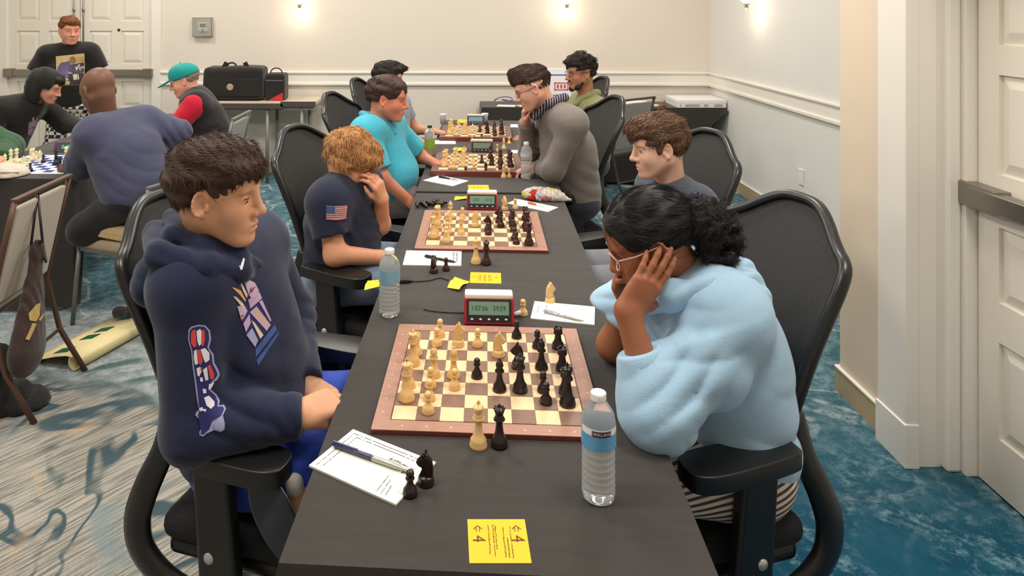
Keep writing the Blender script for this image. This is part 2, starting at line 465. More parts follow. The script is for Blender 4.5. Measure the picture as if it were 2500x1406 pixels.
PROWS = [(.20, .54), (.68, .945), (1.13, 1.48), (1.585, 2.0)]
def door_leaf(name, wd, M, bar_side=1, rows=PROWS, ht=2.12):
    """panelled leaf: local x across, -y to the room"""
    t = empty(name); t.matrix_world = M; struct(t)
    st, mid = .095, .10; cw = (wd - 2 * st - mid) / 2
    b = MB().box((0, 0, .008), (wd, .03, ht))
    for x0, x1 in ((0, st), (st + cw, st + cw + mid), (wd - st, wd)): b.box((x0, -.014, .008), (x1, 0, ht))
    zs = [.008] + [z for r in rows for z in r] + [ht]
    for k in range(0, len(zs), 2):
        for x0 in (st, st + cw + mid): b.box((x0, -.014, zs[k]), (x0 + cw, 0, zs[k + 1]))
    b.build('leaf_frame', m_door, t)
    for (z0, z1) in rows:
        for x0 in (st, st + cw + mid):
            x1 = x0 + cw; g, e = .006, .045
            v = [(x0+g, 0, z0+g), (x1-g, 0, z0+g), (x1-g, 0, z1-g), (x0+g, 0, z1-g), (x0+e, -.012, z0+e), (x1-e, -.012, z0+e), (x1-e, -.012, z1-e), (x0+e, -.012, z1-e)]
            mesh_obj('door_panel', v, [(0, 1, 5, 4), (1, 2, 6, 5), (2, 3, 7, 6), (3, 0, 4, 7), (4, 5, 6, 7)], m_door, t)
    pb = MB().box((.03, -.075, 1.005), (wd - .03, -.03, 1.075)).build('panic_bar', m_steel, t, .006)
    ex = wd - .03 if bar_side > 0 else .03
    MB().box((ex - .05, -.082, .995), (ex + .05, -.014, 1.085)).build('bar_end_cap', m_steel, pb, .006)
    MB().box((wd - ex - .12, -.07, .998), (wd - ex + .12, -.014, 1.082)).build('latch_box', m_steel, pb, .004)
    return t
# back double door
lw = (DX1 - DX0) / 2
door_leaf('door_2', lw - .004, Matrix.Translation((DX0, YB + .02, 0)), -1)
d3 = door_leaf('door_3', lw - .004, Matrix.Translation((DX0 + lw + .004, YB + .02, 0)), 1)
for s in (-1, 1):
    r = MB().tube([(0, 0, 1.07), (0, 0, 2.1)], .008, 8).ball((0, 0, 1.7), (.016, .012, .03))
    o = r.build('latch_rod', m_steel, d3); o.location = (-.004 + s * .05, -.05, 0)
MB().ball((0, 0, 0), (.016, .01, .016)).build('door_viewer', mat('viewer_dark', rgb(70, 66, 60), .3, metal=.6), d3).location = (lw * .53, -.016, 1.49)
t = empty('door_frame', (0, YB, 0)); struct(t)
MB().box((DX1, -.025, 0), (DX1 + .10, .1, 2.22)).build('side_casing', m_trim, t, .004)
MB().box((DX0 - .10, -.025, 0), (DX0, .1, 2.22)).build('side_casing', m_trim, t, .004)
MB().box((DX0 - .10, -.025, 2.12), (DX1 + .10, .1, 2.22)).build('head_casing', m_trim, t, .004)
# right-hand door in its deep reveal
door_leaf('door_1', 0.98, Matrix.Translation((1.925, 2.575, 0)) @ Matrix.Rotation(-PI / 2, 4, 'Z'), 1)
t = empty('door_frame', (0, 0, 0)); struct(t)
MB().box((1.68, 2.626, .16), (1.73, 2.80, 2.3)).build('side_casing', m_trim, t, .004)
MB().box((1.674, 2.62, 0), (1.73, 2.805, .165)).build('plinth_block', m_trim, t, .004)
MB().box((1.69, 2.63, 0), (1.80, 2.79, 2.2)).build('outer_jamb', m_trim, t, .005)
MB().box((1.79, 2.638, 0), (1.83, 2.78, 2.2)).build('jamb_groove', m_trim, t)
MB().box((1.815, 2.60, 0), (1.87, 2.80, 2.2)).build('jamb_moulding', m_trim, t, .012)
MB().box((1.87, 2.582, 0), (1.97, 2.80, 2.2)).build('door_stop', m_trim, t, .004)
MB().box((1.675, 1.57, 2.125), (1.97, 2.66, 2.3)).build('head_casing', m_trim, t, .004)
MB().box((1.675, 1.42, 0), (1.97, 1.57, 2.3)).build('side_casing', m_trim, t, .004)
slab('wall_right_threshold', (1.965, 1.56, 0), (2.0, 2.70, 2.2), m_door)

# ceiling lamps: square diffusers with their light
m_diff = bpy.data.materials.new('diffuser'); m_diff.use_nodes = True
_b = m_diff.node_tree.nodes['Principled BSDF']; _b.inputs['Emission Color'].default_value = (1, .93, .82, 1); _b.inputs['Emission Strength'].default_value = 3
for i, (x, y) in enumerate(CEILING_LAMPS):
    t = empty('ceiling_lamp', (x, y, CEIL_Z), 0, 'square white ceiling light panel, number %s from the front of the room' % 'one two three four five six seven eight nine'.split()[i], 'ceiling light', 'ceiling light panels')
    f = MB()
    for a, b2 in (((-.34, -.34), (.34, -.3)), ((-.34, .3), (.34, .34)), ((-.34, -.3), (-.3, .3)), ((.3, -.3), (.34, .3))): f.box((*a, -.03), (*b2, 0))
    f.build('rim', m_white, t); MB().box((-.3, -.3, -.012), (.3, .3, -.004)).build('diffuser', m_diff, t)
    ld = bpy.data.lights.new('panel_light', 'AREA'); ld.shape = 'SQUARE'; ld.size = .62; ld.energy = LAMP_POWER; ld.color = (1, .955, .89)
    lo = bpy.data.objects.new('panel_light', ld); COL.objects.link(lo); lo.parent = t; lo.location = (0, 0, -.035)

# wall sconces: brass arm, frosted bell, finial tip just inside the top of the picture
m_brass = mat('sconce_metal', rgb(170, 160, 140), .3, metal=.9)
m_glass_on = bpy.data.materials.new('sconce_glass'); m_glass_on.use_nodes = True
_b = m_glass_on.node_tree.nodes['Principled BSDF']; _b.inputs['Base Color'].default_value = rgb(250, 240, 220)
_b.inputs['Emission Color'].default_value = (1, .9, .72, 1); _b.inputs['Emission Strength'].default_value = 2.2
def sconce(loc, rz, label):
    t = empty('wall_sconce', loc, rz, label, 'wall lamp', 'wall sconces')
    MB().lathe([(.001, 0), (.06, 0), (.06, .015), (.03, .025), (.001, .025)], 20, M=Matrix.Rotation(PI / 2, 4, 'X')).build('backplate', m_brass, t).location = (0, 0, .12)
    MB().tube([(0, 0, .12), (0, -.06, .10), (0, -.11, .06), (0, -.11, .02)], .009).build('arm', m_brass, t)
    MB().lathe([(.001, 0), (.012, .004), (.02, .02), (.012, .032), (.03, .045), (.001, .05)], 16).build('finial', m_brass, t).location = (0, -.11, -.03)
    MB().lathe([(.02, .02), (.05, .045), (.07, .10), (.082, .17), (.088, .2), (.08, .2), (.064, .1), (.03, .04)], 24).build('glass_shade', m_glass_on, t).location = (0, -.11, 0)
    ld = bpy.data.lights.new('sconce_bulb', 'POINT'); ld.energy = 1.3; ld.color = (1, .85, .62); ld.shadow_soft_size = .04
    lo = bpy.data.objects.new('sconce_bulb', ld); COL.objects.link(lo); lo.parent = t; lo.location = (0, -.13, -.06)
sconce((at(737, 20, YB).x, YB, 1.74), 0, 'frosted wall sconce above the rail near the thermostat')
sconce((at(1380, 20, YB).x, YB, 1.74), 0, 'frosted wall sconce on the back wall above the bearded man')
sconce((XR, 6.12, 1.74), -PI / 2, 'frosted wall sconce on the right side wall')

# thermostat in a clear guard, outlet, switch plate
p = at(497, 66, YB)
t = empty('thermostat', (p.x, YB, p.z), 0, 'white thermostat under a clear guard box beside the double door', 'thermostat')
MB().box((-.06, -.022, -.045), (.06, 0, .05)).build('thermostat_body', m_white, t, .006)
MB().box((-.03, -.0235, -.002), (.028, -.021, .035)).build('screen', mat('lcd_grey', rgb(120, 122, 116), .3), t)
for k in range(2): MB().box((.036, -.026, -.002 + k * .022), (.05, -.021, .012 + k * .022)).build('button', mat('button_grey', rgb(200, 200, 196), .5), t)
MB().tube([(0, -.03, -.06), (0, -.03, -.02)], .008).build('guard_lock', m_steel, t)
m_clear = mat('clear_guard', rgb(235, 238, 235), .08, Transmission_Weight=.92, IOR=1.2)
g = MB(); g.box((-.1, -.05, -.1), (.1, -.047, .1))
for lo, hi in (((-.1, -.05, -.1), (-.097, 0, .1)), ((.097, -.05, -.1), (.1, 0, .1)), ((-.1, -.05, .097), (.1, 0, .1)), ((-.1, -.05, -.1), (.1, 0, -.097))): g.box(lo, hi)
g.build('guard_box', m_clear, t)
p = at(694, 321, YB)
t = empty('wall_outlet', (p.x, YB, p.z), 0, 'cream double wall outlet under the bag table', 'outlet')
MB().box((-.037, -.008, -.062), (.037, 0, .062)).build('cover_plate', mat('outlet_cream', rgb(205, 190, 160), .5), t, .003)
for s in (-1, 1): MB().box((-.02, -.011, s * .028 - .016), (.02, -.006, s * .028 + .016)).build('socket', mat('socket_brown', rgb(120, 105, 82), .5), t, .004)
p = onz(1950, 428, 0.0)
pr = Vector((XR, XR / ((1950 - CX) / FPX + CYAW), 0)); zz = CAM_H - (428 - HY) * pr.y / FPX
t = empty('switch_plate', (XR, pr.y, zz), -PI / 2, 'blank white wall plate on the right side wall', 'wall plate')
MB().box((-.037, -.01, -.06), (.037, 0, .06)).build('cover_plate', m_white, t, .003)
for s in (-1, 1): MB().ball((0, -.01, s * .042), (.004, .002, .004)).build('screw', m_steel, t)
# ------------------------------------------------------------------ long tables, boards, pieces and what lies on them
def cloth_mat(name, col, rough=.85, wl=7.0, fine=1500):
    m = bpy.data.materials.new(name); m.use_nodes = True; nt = m.node_tree; b = nt.nodes['Principled BSDF']
    b.inputs['Base Color'].default_value = col; b.inputs['Roughness'].default_value = rough; b.inputs['Specular IOR Level'].default_value = .25
    b.inputs['Sheen Weight'].default_value = .25; b.inputs['Sheen Roughness'].default_value = .5
    tc = nt.nodes.new('ShaderNodeTexCoord')
    def nz(sc, d=3, sx=1):
        mp = nt.nodes.new('ShaderNodeMapping'); mp.inputs['Scale'].default_value = (sx, 1, 1); nt.links.new(tc.outputs['Object'], mp.inputs[0])
        n = nt.nodes.new('ShaderNodeTexNoise'); n.inputs['Scale'].default_value = sc; n.inputs['Detail'].default_value = d; nt.links.new(mp.outputs[0], n.inputs[0]); return n.outputs[0]
    b1 = nt.nodes.new('ShaderNodeBump'); b1.inputs['Strength'].default_value = .35; b1.inputs['Distance'].default_value = .02; nt.links.new(nz(wl, 3, .35), b1.inputs['Height'])
    b2 = nt.nodes.new('ShaderNodeBump'); b2.inputs['Strength'].default_value = .25; b2.inputs['Distance'].default_value = .001; nt.links.new(nz(fine, 2), b2.inputs['Height'])
    nt.links.new(b1.outputs[0], b2.inputs['Normal']); nt.links.new(b2.outputs[0], b.inputs['Normal'])
    return m
m_cloth = cloth_mat('black_tablecloth', rgb(52, 47, 44))
m_tleg = mat('table_leg_grey', rgb(95, 95, 98), .4, metal=.6)
m_ttop = mat('table_top_beige', rgb(190, 176, 150), .6)
TZ = .752
def skirt(x0, x1, y0, y1, zt, zb, seed, nfold=16, flare=.012, cut=None):
    """draped cloth: flat top, softly folded sides"""
    rs = random.Random(seed); v = []; f = []
    per = []
    n = 44
    def side(a, b2, nn):
        for i in range(nn): per.append((a[0] + (b2[0]-a[0]) * i / nn, a[1] + (b2[1]-a[1]) * i / nn))
    c = [(x0, y0), (x1, y0), (x1, y1), (x0, y1)]
    L = [x1 - x0, y1 - y0, x1 - x0, y1 - y0]
    for k in range(4): side(c[k], c[(k+1) % 4], max(8, int(L[k] / .05)))
    m = len(per); cx, cy = (x0+x1)/2, (y0+y1)/2
    ph = rs.random() * 6
    rows = 7
    for r in range(rows):
        t = r / (rows - 1)
        for i, (x, y) in enumerate(per):
            nx = (-1 if x <= x0 + 1e-6 else 1 if x >= x1 - 1e-6 else 0); ny = (-1 if y <= y0 + 1e-6 else 1 if y >= y1 - 1e-6 else 0)
            o = flare * t * (.55 + .45 * math.sin(i * 2 * PI / m * nfold * 1.0 + ph + .8 * math.sin(i * .37)))
            z = zt + (zb - zt) * t
            if r == 0: o = -.004
            if cut: z = max(z, cut(x, y))
            v.append((x + nx * o, y + ny * o, z - (0 if r else -.0)))
    for r in range(rows - 1):
        for i in range(m):
            j = (i + 1) % m; f.append((r*m+i, (r+1)*m+i, (r+1)*m+j, r*m+j))
    f.append(tuple(range(m)))
    return v, f
def long_table(name, u0, u1, v0, v1, label, clabel, frame=True, z0=.55, seed=1):
    c = tw((u0+u1)/2, (v0+v1)/2) if frame else Vector(((u0+u1)/2, (v0+v1)/2, 0)); rz = TROT if frame else 0
    hu, hv = (u1-u0)/2, (v1-v0)/2
    t = empty(name, c, rz, label, 'table')
    MB().box((-hu+.006, -hv+.006, .715), (hu-.006, hv-.006, .742)).build('table_top', m_ttop, t, .006)
    for sx in (-1, 1):
        for sy in (-1, 1):
            MB().tube([(sx*(hu-.08), sy*(hv-.18), .715), (sx*(hu-.08), sy*(hv-.12), 0.0)], .013).build('leg', m_tleg, t)
    for sy in (-1, 1): MB().tube([(-(hu-.08), sy*(hv-.15), .3), (hu-.08, sy*(hv-.15), .3)], .01).build('leg_brace', m_tleg, t)
    v, f = skirt(-hu, hu, -hv, hv, TZ, z0, seed)
    o = mesh_obj('tablecloth', v, f, m_cloth, None, True); o.location = c; o.rotation_euler = (0, 0, rz)
    md = o.modifiers.new('edge', 'EDGE_SPLIT'); md.split_angle = 1.2
    tag(o, clabel, 'tablecloth', 'black tablecloths')
    return t
UC = .018
long_table('folding_table', UC-.38, UC+.38, 1.185, 3.625, 'long folding table nearest the camera, carrying the two front chess boards', 'black cloth over the long table nearest the camera', seed=3)
long_table('folding_table', UC-.385, UC+.385, 3.655, 6.02, 'long folding table carrying the two chess boards farther back', 'black cloth over the long table carrying the two farther boards', seed=5)

# --- boards
def wood(name, c1, c2, sc=18, rough=.45):
    m = bpy.data.materials.new(name); m.use_nodes = True; nt = m.node_tree; b = nt.nodes['Principled BSDF']; b.inputs['Roughness'].default_value = rough
    tc = nt.nodes.new('ShaderNodeTexCoord'); mp = nt.nodes.new('ShaderNodeMapping'); mp.inputs['Scale'].default_value = (1.2, 14, 6)
    nt.links.new(tc.outputs['Object'], mp.inputs[0]); n = nt.nodes.new('ShaderNodeTexNoise'); n.inputs['Scale'].default_value = sc; n.inputs['Detail'].default_value = 5
    nt.links.new(mp.outputs[0], n.inputs[0]); mx = nt.nodes.new('ShaderNodeMix'); mx.data_type = 'RGBA'; mx.inputs['A'].default_value = c1; mx.inputs['B'].default_value = c2
    nt.links.new(n.outputs[0], mx.inputs['Factor']); nt.links.new(mx.outputs['Result'], b.inputs['Base Color']); return m
m_frame_w = wood('walnut_border', rgb(148, 104, 86), rgb(184, 140, 120))
m_frame_d = wood('walnut_border_dark', rgb(96, 68, 60), rgb(132, 100, 90))
m_edge = mat('board_edge', rgb(110, 48, 42), .5)
m_sq_l = wood('maple_square', rgb(222, 186, 138), rgb(244, 216, 172))
m_sq_d = wood('walnut_square', rgb(112, 80, 64), rgb(146, 112, 92))
m_dot = mat('board_mark', rgb(225, 195, 175), .5)
BW, SQ = .527, .0556
BOARDS = [(.0057, 1.8244, .0005, .012, m_frame_w), (-.019, 3.0176, .0058, .012, m_frame_w), (-.0488, 4.2517, -.0035, .03, m_frame_d), (-.0701, 5.3127, -.0029, .03, m_frame_d)]
BNAME = ['nearest board', 'second board', 'third board', 'farthest board']
_sqm = {}
def make_board(k):
    u, v, th, hh, mf = BOARDS[k]
    t = empty('chess_board', tw(u, v, TZ), TROT + th, 'wooden chess board with walnut border, %s' % ['nearest to the camera', 'second from the camera', 'third from the camera on a thick dark case', 'farthest from the camera on a thick dark case'][k], 'chess board', 'wooden chess boards')
    h = BW / 2; b = MB().box((-h, -h, .001), (h, h, hh - .0015)).build('board_base', m_edge, t)
    i = SQ * 4 + .003; f = MB()
    for lo, hi in (((-h, -h), (h, -i)), ((-h, i), (h, h)), ((-h, -i), (-i, i)), ((i, -i), (h, i))): f.box((*lo, hh - .0015), (*hi, hh))
    f.build('border', mf, t)
    dots = MB()
    if k < 2:
        for q in range(8):
            c = (q - 3.5) * SQ
            for x, y in ((c, -h + .017), (c, h - .017), (-h + .017, c), (h - .017, c)):
                dots.prism([(x + .003 * math.cos(a), y + .002 * math.sin(a)) for a in np.linspace(0, 2 * PI, 7)[:-1]], hh, hh + .0002)
        dots.build('border_marks', m_dot, t)
    for r in range(8):
        for c in range(8):
            key = ((r + c) % 2)
            if key not in _sqm:
                me = bpy.data.meshes.new('square'); g = SQ / 2 - .0002
                bm = bmesh.new(); bmesh.ops.create_cube(bm, size=1, matrix=Matrix.Diagonal((2*g, 2*g, .0016, 1))); bm.to_mesh(me); bm.free()
                me.materials.append(m_sq_d if key else m_sq_l); _sqm[key] = me
            o = bpy.data.objects.new('light_square' if key == 0 else 'dark_square', _sqm[key]); link(o, t); o.location = ((c - 3.5) * SQ, (r - 3.5) * SQ, hh - .0008)
    return t
for k in range(4): make_board(k)

# --- chess pieces: turned profiles, carved knights
m_pw = wood('boxwood', rgb(222, 176, 108), rgb(242, 208, 148), 30, .38)
m_pb = mat('ebonised_wood', rgb(38, 26, 24), .28, var=.2, vscale=60)
m_pr = mat('rosewood_dark', rgb(62, 34, 30), .32, var=.2, vscale=60)
PROF = {
 'pawn': [(.001,0),(.0148,0),(.0152,.004),(.0135,.009),(.0138,.012),(.0105,.016),(.0072,.022),(.0058,.029),(.006,.031),(.0092,.0325),(.0092,.034),(.0058,.0352),(.0072,.0375),(.0085,.0412),(.0078,.0455),(.0048,.0488),(.001,.0498)],
 'rook': [(.001,0),(.0172,0),(.0176,.005),(.0155,.010),(.016,.0135),(.012,.018),(.0095,.026),(.0088,.036),(.0095,.039),(.0128,.041),(.0124,.044),(.0118,.046),(.0122,.055),(.0098,.055),(.0096,.050),(.001,.050)],
 'bishop': [(.001,0),(.0172,0),(.0176,.005),(.0155,.010),(.016,.0135),(.0115,.018),(.0085,.028),(.0068,.040),(.0068,.045),(.0118,.047),(.0118,.049),(.0075,.051),(.009,.053),(.0068,.0545),(.0092,.059),(.0098,.063),(.008,.069),(.0045,.0735),(.0028,.0745),(.0035,.0765),(.0028,.079),(.001,.08)],
 'queen': [(.001,0),(.0188,0),(.0192,.006),(.0168,.012),(.0172,.0155),(.0125,.021),(.0092,.033),(.0074,.050),(.0074,.055),(.0128,.0575),(.0128,.0595),(.0088,.0615),(.0105,.064),(.0078,.066),(.0095,.072),(.0128,.0815),(.0112,.0818),(.0085,.0845),(.0032,.0865),(.0038,.089),(.0028,.0915),(.001,.092)],
 'king': [(.001,0),(.0195,0),(.0199,.006),(.0175,.0125),(.018,.0165),(.013,.0225),(.0098,.036),(.0078,.054),(.0078,.059),(.0132,.0615),(.0132,.0638),(.009,.066),(.0108,.0685),(.0082,.0705),(.0098,.077),(.0122,.0855),(.0118,.0872),(.0065,.0905),(.003,.0915),(.001,.0916)],
}
def knight_mb():
    b = MB().lathe([(.001,0),(.0172,0),(.0176,.005),(.0155,.010),(.016,.0135),(.0135,.0175),(.001,.018)], 18)
    side = [(-.0135,.016),(.0125,.016),(.0105,.024),(.0075,.030),(.0085,.0345),(.0155,.037),(.0195,.0405),(.0195,.0445),(.0165,.0475),(.0105,.0535),(.0068,.0585),(.0045,.0645),(.002,.0605),(-.004,.0585),(-.009,.053),(-.0125,.045),(-.014,.035),(-.0145,.025)]
    # layered thickness: wider in the middle of the neck than at the rim
    cx, cz = -.001, .037
    for s, w in ((1.0, .0045), (.86, .0075)):
        b.prism([(cx + (x - cx) * s, cz + (z - cz) * s) for x, z in side], -w, w, Matrix.Rotation(PI / 2, 4, 'X'), True)
    for sg in (-1, 1):
        b.ball((.0075, sg * .0062, .0515), (.0022, .002, .0022), None, 6, 5); b.ball((.0015, sg * .0058, .061), (.0022, .0022, .0055), None, 6, 5)
    return b
_pm = {}
def piece_mesh(kind, m):
    key = (kind, m.name)
    if key not in _pm:
        b = knight_mb() if kind == 'knight' else MB().lathe(PROF[kind], 18)
        if kind == 'rook':
            for q in range(5):
                a = 2 * PI * q / 5; b.box((-.0032, -.0016, .053), (.0032, .0016, .0575), Matrix.Translation((.0108*math.cos(a), .0108*math.sin(a), 0)) @ Matrix.Rotation(a + PI/2, 4, 'Z'))
        if kind == 'king':
            b.box((-.0016, -.0014, .0905), (.0016, .0014, .1015)); b.box((-.0045, -.0014, .0945), (.0045, .0014, .0978))
        if kind == 'queen':
            for q in range(8):
                a = 2 * PI * q / 8; b.ball((.0118*math.cos(a), .0118*math.sin(a), .0822), .0019, None, 6, 4)
        o = b.build('chess_' + kind, m); _pm[key] = o.data; bpy.data.objects.remove(o)
    return _pm[key]
COLN = {0: 'pale', 1: 'dark'}
_pc = [0]
def piece(kind, dark, loc, rz, label, group, sc=1.0, tilt=None, m=None):
    mm = m or (m_pb if dark else m_pw)
    o = bpy.data.objects.new('chess_' + kind, piece_mesh(kind, mm)); COL.objects.link(o)
    o.location = loc; o.rotation_euler = (tilt[0] if tilt else 0, tilt[1] if tilt else 0, rz); o.scale = (sc,) * 3
    return tag(o, label, 'chess piece', group)
ORD = ['first', 'second', 'third', 'fourth', 'fifth', 'sixth', 'seventh', 'last']
def setup(k, pos, mb, sc):
    u, v, th, hh, _ = BOARDS[k]; rs = random.Random(k + 7)
    for (kind, dark, c, r) in pos:
        du, dv = (c - 3.5) * SQ + rs.uniform(-.004, .004), (r - 3.5) * SQ + rs.uniform(-.004, .004)
        cc, ss = math.cos(th), math.sin(th)
        rz = rs.uniform(-.25, .25) + (PI if dark else 0) + TROT
        piece(kind, dark, tw(u + cc*du - ss*dv, v + ss*du + cc*dv, TZ + hh), rz,
              '%s %s on the %s, %s row from front, %s from left' % (COLN[dark], kind, BNAME[k], ORD[r], ORD[c]), 'pieces on the ' + BNAME[k], sc, None, mb if dark else None)
P_, N_, B_, R_, Q_, K_ = 'pawn', 'knight', 'bishop', 'rook', 'queen', 'king'
setup(0, [(K_,0,0,1),(R_,0,0,2),(Q_,0,0,4),(R_,0,0,5),(P_,0,1,0),(P_,0,1,1),(B_,0,1,3),(P_,0,1,2),(P_,0,1,6),(P_,0,1,7),(P_,0,2,2),(B_,0,2,3),(N_,0,2,6),(P_,0,3,6),(N_,0,4,5),
          (P_,1,3,3),(B_,1,4,2),(Q_,1,5,2),(N_,1,5,4),(P_,1,5,7),(B_,1,6,4),(P_,1,6,6),(R_,1,7,6),(R_,1,7,4),(P_,1,6,1),(P_,1,6,2),(K_,1,7,1),(R_,1,7,2)], m_pb, 1.0)
setup(1, [(K_,0,0,1),(R_,0,0,2),(Q_,0,0,4),(R_,0,0,6),(P_,0,1,0),(P_,0,1,1),(P_,0,1,2),(B_,0,1,3),(P_,0,1,5),(B_,0,1,6),(P_,0,2,6),(B_,0,2,2),(N_,0,3,4),
          (P_,1,4,2),(N_,1,4,3),(B_,1,5,4),(N_,1,5,5),(P_,1,6,0),(P_,1,6,1),(P_,1,6,3),(B_,1,6,4),(P_,1,6,5),(P_,1,6,6),(Q_,1,7,3),(R_,1,7,4),(R_,1,7,6),(K_,1,7,0)], m_pr, 1.0)
setup(2, [(K_,0,0,1),(R_,0,0,3),(Q_,0,1,3),(R_,0,0,5),(P_,0,1,0),(P_,0,1,1),(N_,0,2,2),(P_,0,2,5),(N_,0,2,6),(P_,0,3,3),(B_,0,2,3),(P_,0,1,6),(P_,0,1,7),
          (P_,1,4,3),(N_,1,5,2),(P_,1,5,5),(B_,1,5,6),(P_,1,6,0),(P_,1,6,1),(P_,1,6,2),(Q_,1,6,3),(P_,1,6,6),(R_,1,7,3),(K_,1,7,1),(R_,1,7,5)], m_pr, 1.0)
setup(3, [(K_,0,0,1),(R_,0,0,2),(Q_,0,0,4),(R_,0,0,7),(P_,0,1,0),(P_,0,1,1),(P_,0,1,2),(N_,0,2,2),(B_,0,2,3),(N_,0,2,5),(P_,0,3,3),(P_,0,3,4),(P_,0,1,6),(P_,0,1,7),
          (P_,1,4,3),(P_,1,4,4),(N_,1,5,2),(N_,1,5,5),(P_,1,6,0),(P_,1,6,1),(P_,1,6,2),(B_,1,6,3),(P_,1,6,5),(P_,1,6,7),(Q_,1,7,4),(R_,1,7,2),(K_,1,7,1),(R_,1,7,6)], m_pr, 1.0)
def tp(px, py, z=TZ): return onz(px, py, z)
G_OFF = 'captured and spare pieces beside the boards'
piece(K_, 0, tp(1168, 1090), .3, 'pale wooden king standing in front of the nearest board beside a dark queen', G_OFF)
piece(Q_, 1, tp(1219, 1088), 0, 'dark wooden queen standing in front of the nearest board beside a pale king', G_OFF)
piece(P_, 1, tp(1001, 1208), 0, 'dark wooden pawn at the corner of the score sheet nearest the camera', G_OFF)
piece(N_, 1, tp(1040, 1180), 2.9, 'dark wooden knight standing on the score sheet edge nearest the camera', G_OFF)
piece(N_, 0, tp(1343, 738), .6, 'pale wooden knight standing behind the score sheet by the blue hoodie', G_OFF)
piece(P_, 0, tp(1277, 769), 0, 'pale wooden pawn standing just right of the nearest red clock', G_OFF)
piece(K_, 0, tp(1162, 643), .2, 'pale wooden king standing in front of the second board', G_OFF)
piece(Q_, 1, tp(1187, 645), 0, 'dark wooden queen standing in front of the second board', G_OFF, 1, None, m_pr)
piece(N_, 1, tp(1059, 665), 1.2, 'dark knight at the edge of the score sheet by the second board', G_OFF, .95, None, m_pr)
piece(P_, 1, tp(1089, 660), 0, 'dark pawn at the edge of the score sheet by the second board', G_OFF, .95, None, m_pr)
piece(N_, 0, tp(1232, 512), 2.2, 'pale knight right of the clock at the second board', G_OFF)
piece(P_, 0, tp(1258, 510), 0, 'pale pawn right of the clock at the second board', G_OFF)
for px, py, kk, d, lb in ((1157, 429, B_, 0, 'pale bishop standing in front of the third board'), (1186, 428, B_, 1, 'dark bishop standing in front of the third board near its middle'), (1137, 427, P_, 1, 'dark pawn standing in front of the third board'),
                      (1230, 434, B_, 0, 'pale bishop in front of the third board, left of a pair by the bottle'), (1243, 433, P_, 0, 'pale pawn in front of the third board, right of a pair by the bottle'),
                      (1153, 346, P_, 0, 'pale pawn standing in front of the farthest board'), (1176, 343, P_, 1, 'dark pawn standing in front of the farthest board'), (1230, 364, B_, 0, 'pale bishop standing between the two farthest boards'),
                      (1243, 351, P_, 0, 'pale pawn standing between the two farthest boards'), (1214, 370, P_, 0, 'pale pawn right of the clock at the third board')):
    piece(kk, d, tp(px, py), .4, lb, G_OFF, 1, None, m_pr if d else None)
for q, (px, py) in enumerate(((1020, 497), (1033, 495), (1046, 494), (1059, 493), (1070, 492))):
    p = tp(px, py, TZ + .0155)
    piece([P_, B_, P_, N_, P_][q], 1, p, .3 * q, 'small dark captured piece lying left of the second board, %s from left' % ORD[q], G_OFF, .95, (PI / 2, 0), m_pb)

# --- score sheets, pens, cards, tags
def paper_mat(name, col, lines=True, ink=rgb(120, 118, 112)):
    m = bpy.data.materials.new(name); m.use_nodes = True; nt = m.node_tree; b = nt.nodes['Principled BSDF']; b.inputs['Roughness'].default_value = .8
    b.inputs['Base Color'].default_value = col
    if lines:
        tc = nt.nodes.new('ShaderNodeTexCoord'); sp = nt.nodes.new('ShaderNodeSeparateXYZ'); nt.links.new(tc.outputs['Object'], sp.inputs[0])
        def ln(out, per, w):
            a = nt.nodes.new('ShaderNodeMath'); a.operation = 'MULTIPLY'; a.inputs[1].default_value = 1 / per; nt.links.new(out, a.inputs[0])
            f = nt.nodes.new('ShaderNodeMath'); f.operation = 'FRACT'; nt.links.new(a.outputs[0], f.inputs[0])
            g = nt.nodes.new('ShaderNodeMath'); g.operation = 'LESS_THAN'; g.inputs[1].default_value = w; nt.links.new(f.outputs[0], g.inputs[0]); return g.outputs[0]
        mx = nt.nodes.new('ShaderNodeMath'); mx.operation = 'MAXIMUM'; nt.links.new(ln(sp.outputs[0], .0065, .10), mx.inputs[0]); nt.links.new(ln(sp.outputs[1], .03, .03), mx.inputs[1])
        s = nt.nodes.new('ShaderNodeMath'); s.operation = 'MULTIPLY'; s.inputs[1].default_value = .35; nt.links.new(mx.outputs[0], s.inputs[0])
        mm = nt.nodes.new('ShaderNodeMix'); mm.data_type = 'RGBA'; mm.inputs['A'].default_value = col; mm.inputs['B'].default_value = ink
        nt.links.new(s.outputs[0], mm.inputs['Factor']); nt.links.new(mm.outputs['Result'], b.inputs['Base Color'])
    return m
m_paper = paper_mat('score_sheet_paper', rgb(240, 240, 228)); m_plain = paper_mat('plain_paper', rgb(242, 242, 238), False)
m_ink = mat('ink', rgb(52, 50, 60), .7); m_yel = mat('yellow_card', rgb(250, 190, 10), .6); m_yel2 = mat('yellow_tag', rgb(238, 200, 40), .6)
def sheet(name, A, B, D, label, cat, m, th=.0025, z=TZ, parts=None, group=None):
    A, B, D = Vector(A), Vector(B), Vector(D); X = (B - A); w = X.length; X.normalize(); Yv = D - A; Yv -= X * Yv.dot(X); h = Yv.length; Yv.normalize()
    Zv = X.cross(Yv); flip = Zv.z < 0
    M = Matrix((X, Yv, Zv)).transposed().to_4x4(); M.translation = (A.x, A.y, z)
    t = empty(name, (0, 0, 0), 0, label, cat, group); t.matrix_world = M
    sg = -1 if flip else 1
    MB().box((0, 0, min(0, sg * th)), (w, h, max(0, sg * th))).build('sheet' if cat != 'card' else 'card', m, t)
    return t, w, h, sg * (th + .0004)
